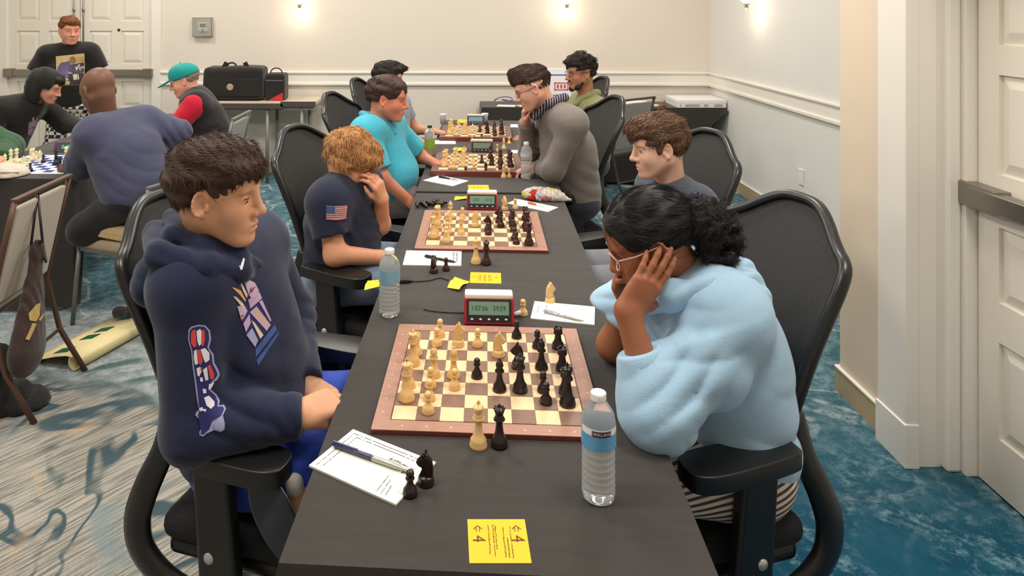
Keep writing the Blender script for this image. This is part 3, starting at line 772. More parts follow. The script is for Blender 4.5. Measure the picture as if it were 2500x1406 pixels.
def scribble(t, x0, y0, x1, y1, z, amp, seed, n=60, wd=.0006, m=None, name='handwriting'):
    rs = random.Random(seed); b = MB(); pts = []
    dx, dy = x1 - x0, y1 - y0; L = math.hypot(dx, dy); nx, ny = -dy / L, dx / L
    for i in range(n + 1):
        s = i / n; a = amp * (math.sin(i * 1.9 + rs.random() * 2) * .6 + rs.uniform(-.5, .5)); pts.append((x0 + dx * s + nx * a, y0 + dy * s + ny * a))
    v = []; f = []
    for i in range(n):
        (ax, ay), (bx, by) = pts[i], pts[i+1]; l = math.hypot(bx-ax, by-ay) + 1e-9; ox, oy = -(by-ay)/l*wd, (bx-ax)/l*wd
        if rs.random() < .12: continue
        o = len(v); v += [(ax-ox, ay-oy, z), (bx-ox, by-oy, z), (bx+ox, by+oy, z), (ax+ox, ay+oy, z)]; f.append((o, o+1, o+2, o+3))
    return mesh_obj(name, v, f, m or m_ink, t)
def pen(A, B, label, m1, m2, r=.0048, z=TZ + .008):
    A, B = Vector(A), Vector(B); A.z = B.z = z; d = B - A; L = d.length
    t = empty('pen', A, math.atan2(d.y, d.x), label, 'pen', 'pens on the score sheets')
    Rm = Matrix.Rotation(PI / 2, 4, 'Y')
    MB().lathe([(.001, 0), (r*.6, .001), (r*.6, .006), (r, .007), (r, L*.52), (r*.9, L*.53), (.001, L*.53)], 10, M=Rm).build('barrel', m1, t)
    MB().lathe([(r*.9, L*.53), (r*1.05, L*.56), (r*.95, L*.84), (r*.45, L*.97), (.0008, L)], 10, M=Rm).build('grip', m2, t)
    MB().box((.004, -.0015, r), (L*.34, .0015, r + .0022)).build('clip', m1, t)
m_chrome = mat('pen_chrome', rgb(190, 192, 200), .2, metal=.9); m_penb = mat('pen_navy', rgb(60, 62, 96), .3); m_pens = mat('pen_silver', rgb(180, 178, 170), .3, metal=.5); m_penk = mat('pen_black', rgb(30, 30, 34), .3)
t, w, h, zz = sheet('score_sheet', tp(754, 1140), tp(966, 1236), tp(858, 1050), 'white score sheet pad with pen nearest the camera', 'score sheet', m_paper, .004, group='score sheets')
scribble(t, w*.55, h*.62, w*.93, h*.58, zz, .007, 1, 90); scribble(t, w*.58, h*.72, w*.88, h*.70, zz, .005, 2, 60)
for q in range(3): scribble(t, w*(.76 + .05*q), h*.06, w*(.73 + .05*q), h*(.42 - .08*q), zz, .0016, 10 + q, 26)
for a, b2, c, d in ((.06, .06, .06, .92), (.06, .92, .9, .92), (.12, .1, .12, .86), (.12, .86, .88, .86)): scribble(t, w*a, h*b2, w*c, h*d, zz, .0004, 3, 40, .0007, m_ink, 'printed_rule')
pen(tp(811, 1090, TZ + .004), tp(1000, 1158, TZ + .004), 'silver and navy ballpoint pen on the score sheet nearest the camera', m_penb, m_pens, .0055, TZ + .0105)
t, w, h, zz = sheet('score_sheet', tp(1295, 779), tp(1305, 737), tp(1451, 806), 'white score sheet under the sleeve of the blue hoodie', 'score sheet', m_paper, .003, group='score sheets')
scribble(t, w*.2, h*.2, w*.8, h*.22, zz, .002, 5, 30); scribble(t, w*.3, h*.08, w*.8, h*.09, zz, .002, 6, 30)
pen(tp(1326, 765), tp(1426, 790), 'slim silver pen on the score sheet by the blue hoodie', m_chrome, m_pens, .004)
t, w, h, zz = sheet('score_sheet', tp(983, 648), tp(992, 613), tp(1126, 649), 'white score sheet in front of the second board', 'score sheet', m_paper, .003, group='score sheets')
scribble(t, w*.5, h*.05, w*.5, h*.55, zz, .002, 7, 40); scribble(t, w*.15, h*.86, w*.9, h*.86, zz, .004, 8, 24, .0015); scribble(t, w*.15, h*.92, w*.9, h*.92, zz, .004, 9, 24, .0015)
pen(tp(1036, 630), tp(1114, 645), 'dark pen lying on the score sheet in front of the second board', m_penk, m_penk)
t, w, h, zz = sheet('score_sheet', tp(1238, 497), tp(1264, 487), tp(1327, 523), 'white score sheet right of the second board by the snack bag', 'score sheet', m_paper, .003, group='score sheets')
pen(tp(1288, 499), tp(1330, 507), 'white and orange pen beside the snack bag', mat('pen_orange', rgb(220, 100, 50), .3), m_plain)
t, w, h, zz = sheet('score_sheet', tp(1033, 441), tp(1072, 429), tp(1106, 455), 'white score sheet left of the third board', 'score sheet', m_plain, .003, group='score sheets')
pen(tp(1070, 435), tp(1123, 443), 'grey pen on the score sheet left of the third board', m_penk, m_chrome)
sheet('score_sheet', tp(1062, 352), tp(1062, 343), tp(1113, 353), 'white score sheet left of the farthest board', 'score sheet', m_plain, .003, group='score sheets')
sheet('score_sheet', tp(1247, 375), tp(1247, 367), tp(1275, 375), 'white score sheet right of the third board', 'score sheet', m_plain, .003, group='score sheets')
sheet('score_sheet', tp(1246, 311), tp(1246, 304), tp(1272, 311), 'white score sheet right of the farthest board', 'score sheet', m_plain, .003, group='score sheets')
m_red_ink = mat('card_ink', rgb(110, 52, 10), .7)
def card(quad, label, big, seed):
    A, B, D = [tp(*q) for q in quad]; t, w, h, zz = sheet('board_number_card', A, B, D, label, 'card', m_yel, .0012, group='yellow board number cards'); z = zz
    sg = 1 if zz > 0 else -1
    if big:
        # lettering runs along the card's depth, read from the left-hand players' side
        for fx in (.17, .83):
            M = Matrix.Translation((w*fx, h*.36 if fx < .5 else h*.42, z)) @ Matrix.Rotation(PI/2, 4, 'Z') @ Matrix.Diagonal((1, 1, 1, 1))
            flat_text('numeral', '4', .034, Matrix.Translation((w*fx, h*.53, z)) @ Matrix.Rotation(-PI/2, 4, 'Z'), m_red_ink, t)
            b = MB()
            for o in (-.003, .003): b.box((w*fx + o - .0007, h*.70, z), (w*fx + o + .0007, h*.80, z + .0002))
            for s in (-1, 1): b.box((-.0007, 0, 0), (.0007, .012, .0002), Matrix.Translation((w*fx, h*.84, z)) @ Matrix.Rotation(PI + s * .75, 4, 'Z'))
            b.build('arrow_mark', m_red_ink, t)
        for q, (fx, y0, y1) in enumerate(((.35, .18, .86), (.43, .14, .86), (.47, .3, .84), (.60, .12, .80), (.66, .10, .56), (.72, .10, .82))): scribble(t, w*fx, h*y0, w*fx, h*y1, z, .0016, seed + q, 60, .0005, m_red_ink, 'small_print')
    else:
        for q, fx in enumerate((.28, .34, .45, .5, .6, .66)): scribble(t, w*fx, h*.2, w*fx, h*.75, z, .0015, seed + q, 14, .0008, m_red_ink, 'small_print')
        for fx in (.14, .85): scribble(t, w*(fx-.06), h*.55, w*(fx+.06), h*.55, z, .002, seed + 9, 6, .001, m_red_ink, 'arrow_mark')
card(((1146, 1376), (1298, 1376), (1145, 1269)), 'yellow card reading 4 with arrows, at the near end of the table', True, 20)
card(((1147, 691), (1224, 693), (1148, 665)), 'yellow card lying between the first and second boards', False, 40)
card(((1144, 464), (1195, 464), (1144, 452)), 'small yellow card in front of the third board', False, 60)
def tagnote(pts, label, zs=(.002, .012, .004, .010)):
    """creased paper tag with a raised fold"""
    p = [tp(*q) for q in pts]; c = sum(p, Vector()) / len(p); t = []
    for q, z in zip(p, zs): t.append((q.x, q.y, TZ + z))
    mid1 = (Vector(t[0]) + Vector(t[3])) / 2; n = 5; v = []; f = []
    for i in range(n + 1):
        s = i / n; a = Vector(t[0]).lerp(Vector(t[1]), s); b2 = Vector(t[3]).lerp(Vector(t[2]), s)
        lift = .006 * math.sin(s * PI * 1.6)
        for j in range(4): q = a.lerp(b2, j / 3); v.append((q.x, q.y, max(q.z + lift, TZ + .001)))
    for i in range(n):
        for j in range(3): f.append((i*4+j, (i+1)*4+j, (i+1)*4+j+1, i*4+j+1))
    o = mesh_obj('paper_tag', v, f, m_yel2); o.modifiers.new('solid', 'SOLIDIFY').thickness = .0006
    tag(o, label, 'tag', 'yellow cable tags')
tagnote(((1092, 704), (1110, 680), (1147, 688), (1121, 714)), 'creased yellow tag on the cable behind the nearest clock')
tagnote(((889, 710), (897, 690), (930, 682), (928, 706)), 'creased yellow tag behind the bottle at the left table edge')
tagnote(((1109, 490), (1112, 482), (1139, 480), (1140, 489)), 'folded yellow tag left of the clock at the second board')
tagnote(((1116, 370), (1119, 362), (1139, 361), (1139, 369)), 'curled yellow tag left of the clock at the third board')
tagnote(((1115, 302), (1119, 293), (1140, 292), (1141, 302)), 'yellow tag left of the clock at the farthest board')
def cable(pts, r, label, cat='cable', m=None, z=TZ):
    P = [tp(a, b2, z) + Vector((0, 0, r + .001)) for a, b2 in pts]
    o = MB().tube(smooth_path(P, 5), r, 6).build('cable', m or m_dark); return tag(o, label, cat, 'cables on the tables')
def smooth_path(P, k=6):
    P = [Vector(p) for p in P]; out = []
    for i in range(len(P) - 1):
        p0, p1, p2, p3 = P[max(i-1, 0)], P[i], P[i+1], P[min(i+2, len(P)-1)]
        for j in range(k):
            t = j / k; out.append(.5 * ((2*p1) + (p2-p0)*t + (2*p0-5*p1+4*p2-p3)*t*t + (3*p1-p0-3*p2+p3)*t**3))
    return out + [P[-1]]
cable([(990, 687), (1020, 689), (1050, 686), (1075, 680), (1095, 686)], .0022, 'black cable running from a plug to the yellow tag')
cable([(1140, 704), (1158, 712), (1168, 715), (1150, 722), (1143, 735)], .0022, 'grey cable curling behind the nearest clock', m=mat('cable_grey', rgb(90, 88, 86), .5))
cable([(1034, 757), (1060, 762), (1095, 765), (1132, 766)], .002, 'thin black cable left of the nearest clock')
o = MB().box((-.016, -.012, 0), (.016, .012, .014)).box((.014, -.006, .003), (.03, .006, .011)).build('cable_plug', m_dark, None, .003); o.location = tp(985, 690); tag(o, 'black cable plug beside the left water bottle', 'plug')
# ------------------------------------------------------------------ clocks, bottles, cups, snack bag
m_red = mat('clock_red', rgb(176, 26, 44), .35); m_lcd = mat('lcd_green', rgb(116, 150, 128), .25); m_lcd_dk = mat('lcd_digits', rgb(36, 52, 46), .4)
m_face = mat('clock_face', rgb(34, 30, 34), .4); m_lever = mat('clock_lever', rgb(236, 232, 222), .45); m_cream = mat('clock_lever_cream', rgb(228, 214, 180), .45)
def clock(c, wd, label, left, right, shell=None, lever=None, lcd=None, rz=0.0):
    """digital chess clock: sloped face towards the camera"""
    t = empty('chess_clock', c, TROT + rz, label, 'chess clock', 'digital chess clocks')
    s = wd / .152; h = .076 * s; hw = wd / 2; dp = .085 * s
    sh = shell or m_red
    prof = [(0, 0), (dp, 0), (dp, .056*s), (.062*s, .072*s), (.024*s, .072*s), (.0, .006*s)]
    M = Matrix(((0, 0, 1, 0), (1, 0, 0, 0), (0, 1, 0, 0), (0, 0, 0, 1)))
    b = MB().prism(prof, -hw, hw, M).build('housing', sh, t, .006 * s, 3)
    # face frame along the slope
    d = Vector((0, .024*s, .066*s)); L = d.length; d.normalize(); nrm = Vector((0, -d.z, d.y))
    F = Matrix((Vector((1, 0, 0)), d, -d.cross(Vector((1, 0, 0))) * -1)).transposed().to_4x4()
    F = Matrix((Vector((1, 0, 0)), d, Vector((1, 0, 0)).cross(d))).transposed().to_4x4(); F.translation = Vector((0, 0, .006*s))
    f = MB().box((-hw*.90, L*.06, 0), (hw*.90, L*.95, .0015), F).build('face_panel', m_face, t)
    MB().box((-hw*.80, L*.34, .001), (hw*.80, L*.88, .0028), F).build('display', lcd or m_lcd, t)
    for tx, x in ((left, -.38), (right, .42)):
        if tx: flat_text('digits', tx, .0205*s, F @ Matrix.Translation((hw*x, L*.6, .0031)), m_lcd_dk, f, 1.0, .86)
    for q in range(5): MB().ball((0, 0, 0), (.0045*s, .003*s, .002*s)).build('button', m_lever, t).matrix_local = F @ Matrix.Translation(((q-2)*hw*.34, L*.17, .002))
    MB().box((-hw*.97, .022*s, .070*s), (hw*.97, .064*s, .086*s)).build('rocker_lever', lever or m_lever, t, .005*s, 3)
    return t
clock(tp(1194, 795), .152, 'red digital chess clock behind the nearest board', '1:07:06', '59:59', rz=.02)
clock(tp(1177, 513), .147, 'red digital chess clock behind the second board', '0:53', '10:53')
m_mar = mat('clock_maroon', rgb(84, 46, 44), .4)
clock(tp(1177, 373, TZ), .146, 'maroon digital chess clock behind the third board', '', '', m_mar, m_cream, mat('lcd_dull', rgb(120, 138, 118), .3))
clock(tp(1161, 304, TZ), .14, 'blue-screened digital chess clock behind the farthest board', '', '', m_mar, m_cream, mat('lcd_blue', rgb(110, 150, 170), .3))

m_pet = mat('clear_plastic', rgb(250, 252, 252), .07, Transmission_Weight=.76, IOR=1.14, Specular_IOR_Level=.9)
m_water = mat('water', rgb(248, 252, 255), .02, Transmission_Weight=.88, IOR=1.16)
m_cap = mat('bottle_cap', rgb(244, 244, 244), .4); m_lab_b = mat('label_blue', rgb(96, 164, 214), .4); m_lab_w = mat('label_white', rgb(238, 242, 246), .4); m_lab_d = mat('label_maroon', rgb(70, 30, 44), .4)
def bottle(c, label, fill=.55, H=.207, R=.0325, rz=0.0, word=True, lab=None, capm=None, liquid=None, ribs=True, lz=(.108, .150)):
    t = empty('water_bottle', c, rz, label, 'bottle', 'drink bottles on the table'); s = H / .207
    prof = [(.001, .006), (.014, .002), (.026, 0), (.031, .004), (R, .014)]
    z = .018
    while ribs and z < .10:
        prof += [(R, z), (R - .0028, z + .0055), (R, z + .011)]; z += .0128
    prof += [(R + .0005, .113), (R + .0005, .152), (R - .001, .157), (R*.93, .166), (R*.72, .178), (R*.47, .188), (.0128, .192), (.0128, .196), (.001, .196)]
    prof = [(r, zz * s) for r, zz in prof]
    MB().lathe(prof, 28).build('bottle_shell', m_pet, t)
    wl = [(max(r - .0012, .0005), zz + .0008) for r, zz in prof if zz < fill * H]; wl.append((.0005, wl[-1][1]))
    MB().lathe(wl, 28).build('water_fill' if liquid is None else 'juice_fill', liquid or m_water, t)
    cp = MB().lathe([(.001, .1925), (.0148, .1925), (.0148, .1935), (.0143, .2065), (.012, .2075), (.001, .2075)], 22)
    for q in range(22):
        a = q * 2 * PI / 22; cp.box((-.0006, -.0006, .194), (.0006, .0006, .206), Matrix.Translation((.0146*math.cos(a), .0146*math.sin(a), 0)))
    cp.build('cap', capm or m_cap, t).scale = (1, 1, s)
    if lab is None: lab = m_lab_b
    z0, z1 = lz[0]*s, lz[1]*s
    def band(a0, a1, za, zb, m, nm, off=.0009, par=t):
        n = max(2, int((a1-a0) / .18)); v = []; f = []
        for i in range(n+1):
            a = a0 + (a1-a0)*i/n
            for zz in (za, zb): v.append(((R+off)*math.cos(a), (R+off)*math.sin(a), zz))
        for i in range(n): f.append((2*i, 2*i+2, 2*i+3, 2*i+1))
        return mesh_obj(nm, v, f, m, par, True)
    wr = band(0, 2*PI, z0, z1, lab, 'label_wrap')
    if word:
        band(-PI*.98, -.25, z1 - .013*s, z1, m_lab_w, 'label_top_stripe', .0012, wr)
        band(-.55, -.32, z0, z1, m_lab_w, 'label_side_panel', .0013, wr)
        band(-2.3, -1.15, z1 - .0135*s, z1 - .003*s, m_lab_d, 'brand_box', .0015, wr)
        v, f = text_geo('KIRKLAND', .0098)
        vv = [((R+.0018)*math.cos(-1.725 + x/R*.9), (R+.0018)*math.sin(-1.725 + x/R*.9), z1 - .0082*s + y*.8) for x, y in v]
        mesh_obj('brand_lettering', vv, f, m_lab_w, wr)
    return t
bottle(tp(1461, 1213), 'clear water bottle with blue and white label standing nearest the camera', .52, .207, .0325, .15)
bottle(tp(951, 768), 'clear water bottle with pale blue label at the left table edge', .4, .207, .0325, .5, False, mat('label_pale_blue', rgb(128, 176, 198), .45), lz=(.105, .145))
bottle(tp(1285, 436), 'clear water bottle beside the man in the grey sweater', .45, .207, .0325, 0, False, mat('label_clear', rgb(200, 205, 210), .4), lz=(.128, .146))
bottle(tp(1049, 379), 'green labelled juice bottle with black cap left of the third board', .55, .195, .034, 0, False, mat('label_green', rgb(150, 176, 70), .45), m_dark, mat('juice_yellow', rgb(214, 200, 96), .05, Transmission_Weight=.8, IOR=1.2), False, (.05, .115))
m_cup = mat('foam_cup', rgb(238, 238, 236), .5)
for px, py, lb in ((1081, 302, 'white disposable cup left of the farthest board'), (1184, 300, 'white disposable cup right of the farthest clock')):
    t = empty('paper_cup', tp(px, py), 0, lb, 'cup', 'white cups')
    MB().lathe([(.001, .0), (.021, .0), (.027, .07), (.029, .076), (.0292, .08), (.0268, .08), (.0255, .072), (.02, .004), (.001, .004)], 20).build('cup_body', m_cup, t)
    MB().tube([(.0285*math.cos(a), .0285*math.sin(a), .079) for a in np.linspace(0, 2*PI, 21)[:-1]], .0014, 6, closed=True).build('rolled_rim', m_cup, t)

# snack bag: crumpled clear bag with snacks inside
c = tp(1326, 488); ax = Vector((1, -.25, 0)).normalized()
g = Grp(); g.u(el(c + Vector((-.02, .01, .028)), (.085, .05, .03)), .02).u(el(c + Vector((.045, -.008, .022)), (.06, .042, .022)), .03).u(rc(c + Vector((.05, -.01, .016)), c + Vector((.13, -.03, .01)), .022, .006), .02)
for q in range(8): g.d(folds(c + Vector((random.Random(q).uniform(-.09, .1), random.Random(q+9).uniform(-.04, .04), .03)), .06, (random.Random(q+3).uniform(-1, 1), random.Random(q+5).uniform(-1, 1), .2), .022, .0035, q, .3, q))
g.i(plane((0, 0, TZ + .001), (0, 0, -1)))
m_bag = bpy.data.materials.new('crinkled_bag'); m_bag.use_nodes = True; nt = m_bag.node_tree; b = nt.nodes['Principled BSDF']; b.inputs['Roughness'].default_value = .22; b.inputs['Transmission Weight'].default_value = .35; b.inputs['IOR'].default_value = 1.15
tc = nt.nodes.new('ShaderNodeTexCoord'); vn = nt.nodes.new('ShaderNodeTexVoronoi'); vn.inputs['Scale'].default_value = 28; nt.links.new(tc.outputs['Object'], vn.inputs[0])
cr = nt.nodes.new('ShaderNodeValToRGB'); cr.color_ramp.interpolation = 'LINEAR'
for i, (p, col) in enumerate(((0, (226, 222, 214)), (.3, (216, 200, 120)), (.5, (226, 224, 226)), (.7, (150, 150, 190)), (.86, (232, 228, 220)), (.975, (190, 60, 50)))):
    e = cr.color_ramp.elements[i] if i < 2 else cr.color_ramp.elements.new(p); e.position = p; e.color = rgb(*col)
sp = nt.nodes.new('ShaderNodeSeparateColor'); nt.links.new(vn.outputs['Color'], sp.inputs[0]); nt.links.new(sp.outputs[0], cr.inputs[0]); nt.links.new(cr.outputs[0], b.inputs['Base Color'])
t = empty('snack_bag', c, 0, 'crumpled clear bag of snacks right of the second board', 'snack bag')
adopt(sdf_obj('bag_film', g, .0035, m_bag), t)
for q, (dx, dy, dz, col) in enumerate(((-.06, .0, .03, rgb(206, 190, 90)), (-.03, .015, .036, rgb(222, 206, 110)), (.0, .0, .034, rgb(190, 60, 54)), (.03, -.01, .026, rgb(210, 200, 190)), (-.045, -.02, .026, rgb(214, 196, 96)))):
    adopt(MB().ball(c + Vector((dx, dy, dz)), (.022, .016, .008), None, 8, 6).build('snack', mat('snack_%d' % q, col, .6)), t)
# ------------------------------------------------------------------ office chairs with mesh backs
m_mesh = bpy.data.materials.new('chair_mesh'); m_mesh.use_nodes = True
nt = m_mesh.node_tree; b = nt.nodes['Principled BSDF']; b.inputs['Base Color'].default_value = rgb(23, 22, 21); b.inputs['Roughness'].default_value = .6
tc = nt.nodes.new('ShaderNodeTexCoord'); wv = nt.nodes.new('ShaderNodeTexWave'); wv.bands_direction = 'Z'; wv.inputs['Scale'].default_value = 70; wv.inputs['Distortion'].default_value = 1.5; wv.inputs['Detail Scale'].default_value = 2
nt.links.new(tc.outputs['Object'], wv.inputs[0]); bp = nt.nodes.new('ShaderNodeBump'); bp.inputs['Strength'].default_value = .22; bp.inputs['Distance'].default_value = .003
nt.links.new(wv.outputs['Fac'], bp.inputs['Height']); nt.links.new(bp.outputs['Normal'], b.inputs['Normal'])
m_cfr = mat('chair_frame_plastic', rgb(27, 26, 27), .33, bump=.02, bscale=300); m_arm = mat('arm_pad', rgb(24, 24, 25), .35); m_seat = mat('seat_fabric', rgb(24, 23, 25), .85, bump=.15, bscale=500)
HALF0 = [(0, 1.135), (.045, 1.133), (.085, 1.121), (.125, 1.099), (.165, 1.073), (.2, 1.055), (.228, 1.044), (.246, 1.026), (.253, .99), (.251, .93), (.243, .85), (.232, .75), (.214, .66), (.188, .585), (.15, .545), (.08, .53), (0, .528)]
HALF = [(u, w + .04 * (w - .53) / .6) for u, w in HALF0]
def back_x(u, w):
    """fore-aft shape of the back: lumbar curve, edges wrapping forward, top leaning back"""
    t = (w - .53) / .6
    return -.205 - .20 * t + .03 * math.sin(t * PI) - .02 * t * t + .9 * u * u * (1 - .3 * t)
def make_chair():
    t = empty('office_chair')
    out = [(u, w) for u, w in HALF] + [(-u, w) for u, w in HALF[-2:0:-1]]
    rim = [Vector((back_x(u, w), u, w)) for u, w in out]
    rp = smooth_path(rim + [rim[0]], 3)[:-1]
    fr = MB().tube(rp, .0135, 8, flat=(1.0, 1.25), closed=True).build('back_frame', m_cfr, t)
    # mesh: rows of the outline filled across
    hw = sorted([(w, u) for u, w in smooth2(HALF)]); ws = [p[0] for p in hw]
    v = []; f = []; nr, nc = 26, 14
    for i in range(nr + 1):
        w = .53 + (1.172 - .53) * i / nr
        um = width_at(w)
        for j in range(nc + 1):
            u = um * (2 * j / nc - 1); ww = min(w, top_at(u)); v.append((back_x(u, ww) - .002, u, ww))
    for i in range(nr):
        for j in range(nc): f.append((i*(nc+1)+j, i*(nc+1)+j+1, (i+1)*(nc+1)+j+1, (i+1)*(nc+1)+j))
    o = mesh_obj('mesh_back', v, f, m_mesh, t, True); o.modifiers.new('solid', 'SOLIDIFY').thickness = .006
    # lumbar bar behind
    MB().tube([(back_x(u, .70) - .025, u, .70) for u in np.linspace(-.17, .17, 9)], .012, 8, flat=(1.6, .6)).build('lumbar_bar', m_cfr, t)
    for s in (-1, 1):
        # curved upright: from the back frame down, round behind and under the seat
        pts = [(-.215, s*.225, .72), (-.235, s*.235, .62), (-.275, s*.243, .53), (-.30, s*.245, .45), (-.285, s*.245, .375), (-.215, s*.24, .315), (-.11, s*.23, .285), (.02, s*.2, .28)]
        MB().tube(smooth_path(pts, 4), [.022 + .012 * math.sin(PI * i / 28) for i in range(29)], 10, flat=(1.15, .62), up=(0, s, 0) if False else None).build('back_upright', m_cfr, t)
        # arm: tapered post, pad, bolt cap
        b = MB(); y = s * .285
        v = [(-.075, y-.018, .27), (.03, y-.018, .27), (.03, y+.018, .27), (-.075, y+.018, .27), (-.10, y-.02, .645), (-.005, y-.02, .645), (-.005, y+.02, .645), (-.10, y+.02, .645)]
        b.add(v, [(0, 3, 2, 1), (4, 5, 6, 7), (0, 1, 5, 4), (1, 2, 6, 5), (2, 3, 7, 6), (3, 0, 4, 7)])
        post = b.build('arm_post', m_cfr, t, .01, 3)
        MB().lathe([(.001, 0), (.0135, 0), (.0125, .003), (.001, .0045)], 16, M=Matrix.Rotation(-s * PI / 2, 4, 'X')).build('bolt_cap', mat('bolt_silver', rgb(205, 205, 205), .3, metal=.6), post).location = (-.052, y + s * .0185, .45)
        MB().box((-.02, s*.14, .262), (.03, s*.30, .285)).build('arm_bracket', m_cfr, t, .006)
        pad = MB(); L = [(-.165, .024), (-.15, .034), (-.10, .042), (-.03, .048), (.04, .052), (.09, .05), (.12, .04), (.135, .022)]
        pp = [(x, y - s * .008 + k) for x, k in L] + [(x, y - s * .008 - k) for x, k in L[::-1]]
        ol = smooth_path([Vector((a, b3, 0)) for a, b3 in pp + pp[:1]], 3)[:-1]; pad.prism([(q.x, q.y) for q in ol], .648, .69); po = pad.build('arm_pad', m_arm, t, .015, 4); smooth(po.data)
    # seat
    b = MB(); b.box((-.24, -.245, .405), (.245, .245, .475)); b.build('seat_cushion', m_seat, t, .033, 4)
    b = MB(); b.box((-.225, -.23, .365), (.225, .23, .41)); b.build('seat_pan', m_cfr, t, .018, 3)
    MB().box((-.1, -.07, .28), (.1, .07, .37)).build('tilt_mechanism', m_cfr, t, .02, 3)
    MB().lathe([(.001, .08), (.03, .08), (.03, .2), (.018, .2), (.018, .29), (.001, .29)], 14).build('gas_column', m_cfr, t)
    for k in range(5):
        a = 2 * PI * k / 5 + .35; ca, sa = math.cos(a), math.sin(a)
        sp = MB().tube([(.02*ca, .02*sa, .115), (.15*ca, .15*sa, .105), (.30*ca, .30*sa, .072)], [.026, .022, .014], 8, flat=(.8, 1)).build('base_spoke', m_cfr, t)
        cs = MB()
        for q in (-1, 1): cs.lathe([(.001, 0), (.02, 0), (.027, .004), (.027, .014), (.02, .018), (.001, .018)], 14, c=(.305*ca - q*.014*sa, .305*sa + q*.014*ca, .0275), M=Matrix.Rotation(a, 4, 'Z') @ Matrix.Rotation(-q * PI / 2, 4, 'X'))
        cs.build('caster', m_dark, sp)
    return t
def smooth2(P): return [(p.x, p.y) for p in smooth_path([Vector((a, b2, 0)) for a, b2 in P], 4)]
_H = smooth2(HALF)
def top_at(u):
    u = abs(u)
    for (a, b2), (c, d) in zip(_H, _H[1:]):
        if a <= u <= c and d > .9: return b2 + (d - b2) * (u - a) / max(c - a, 1e-6)
    return 1.0
def width_at(w):
    best = .01
    for (a, b2), (c, d) in zip(_H, _H[1:]):
        lo, hi = min(b2, d), max(b2, d)
        if lo <= w <= hi and abs(d - b2) > 1e-6: best = max(best, a + (c - a) * (w - b2) / (d - b2))
    if w > 1.068: best = .244
    return best
CH = make_chair()
CHAIRS = [((-.43, 1.87), -.28, 'black mesh office chair under the boy in the navy hoodie'),
          ((.56, 1.87), PI + .30, 'black mesh office chair under the person in the light blue hoodie'),
          ((-.33, 2.97), -.45, 'black mesh office chair under the curly haired child'),
          ((.72, 2.90), PI + .42, 'black mesh office chair under the boy in the dark tee'),
          ((-.37, 4.29), -.3, 'black mesh office chair under the man in the turquoise shirt'),
          ((.56, 4.16), PI + .25, 'black mesh office chair under the man in the grey sweater'),
          ((-.33, 5.22), -.25, 'black mesh office chair behind the man in turquoise, farthest on the left'),
          ((.74, 5.42), PI + .2, 'black mesh office chair under the bearded man in olive')]
for i, ((x, y), rz, lb) in enumerate(CHAIRS):
    o = CH if i == 0 else copy_tree(CH)
    o.location = (x, y, 0); o.rotation_euler = (0, 0, rz); tag(o, lb, 'chair', 'black mesh office chairs')
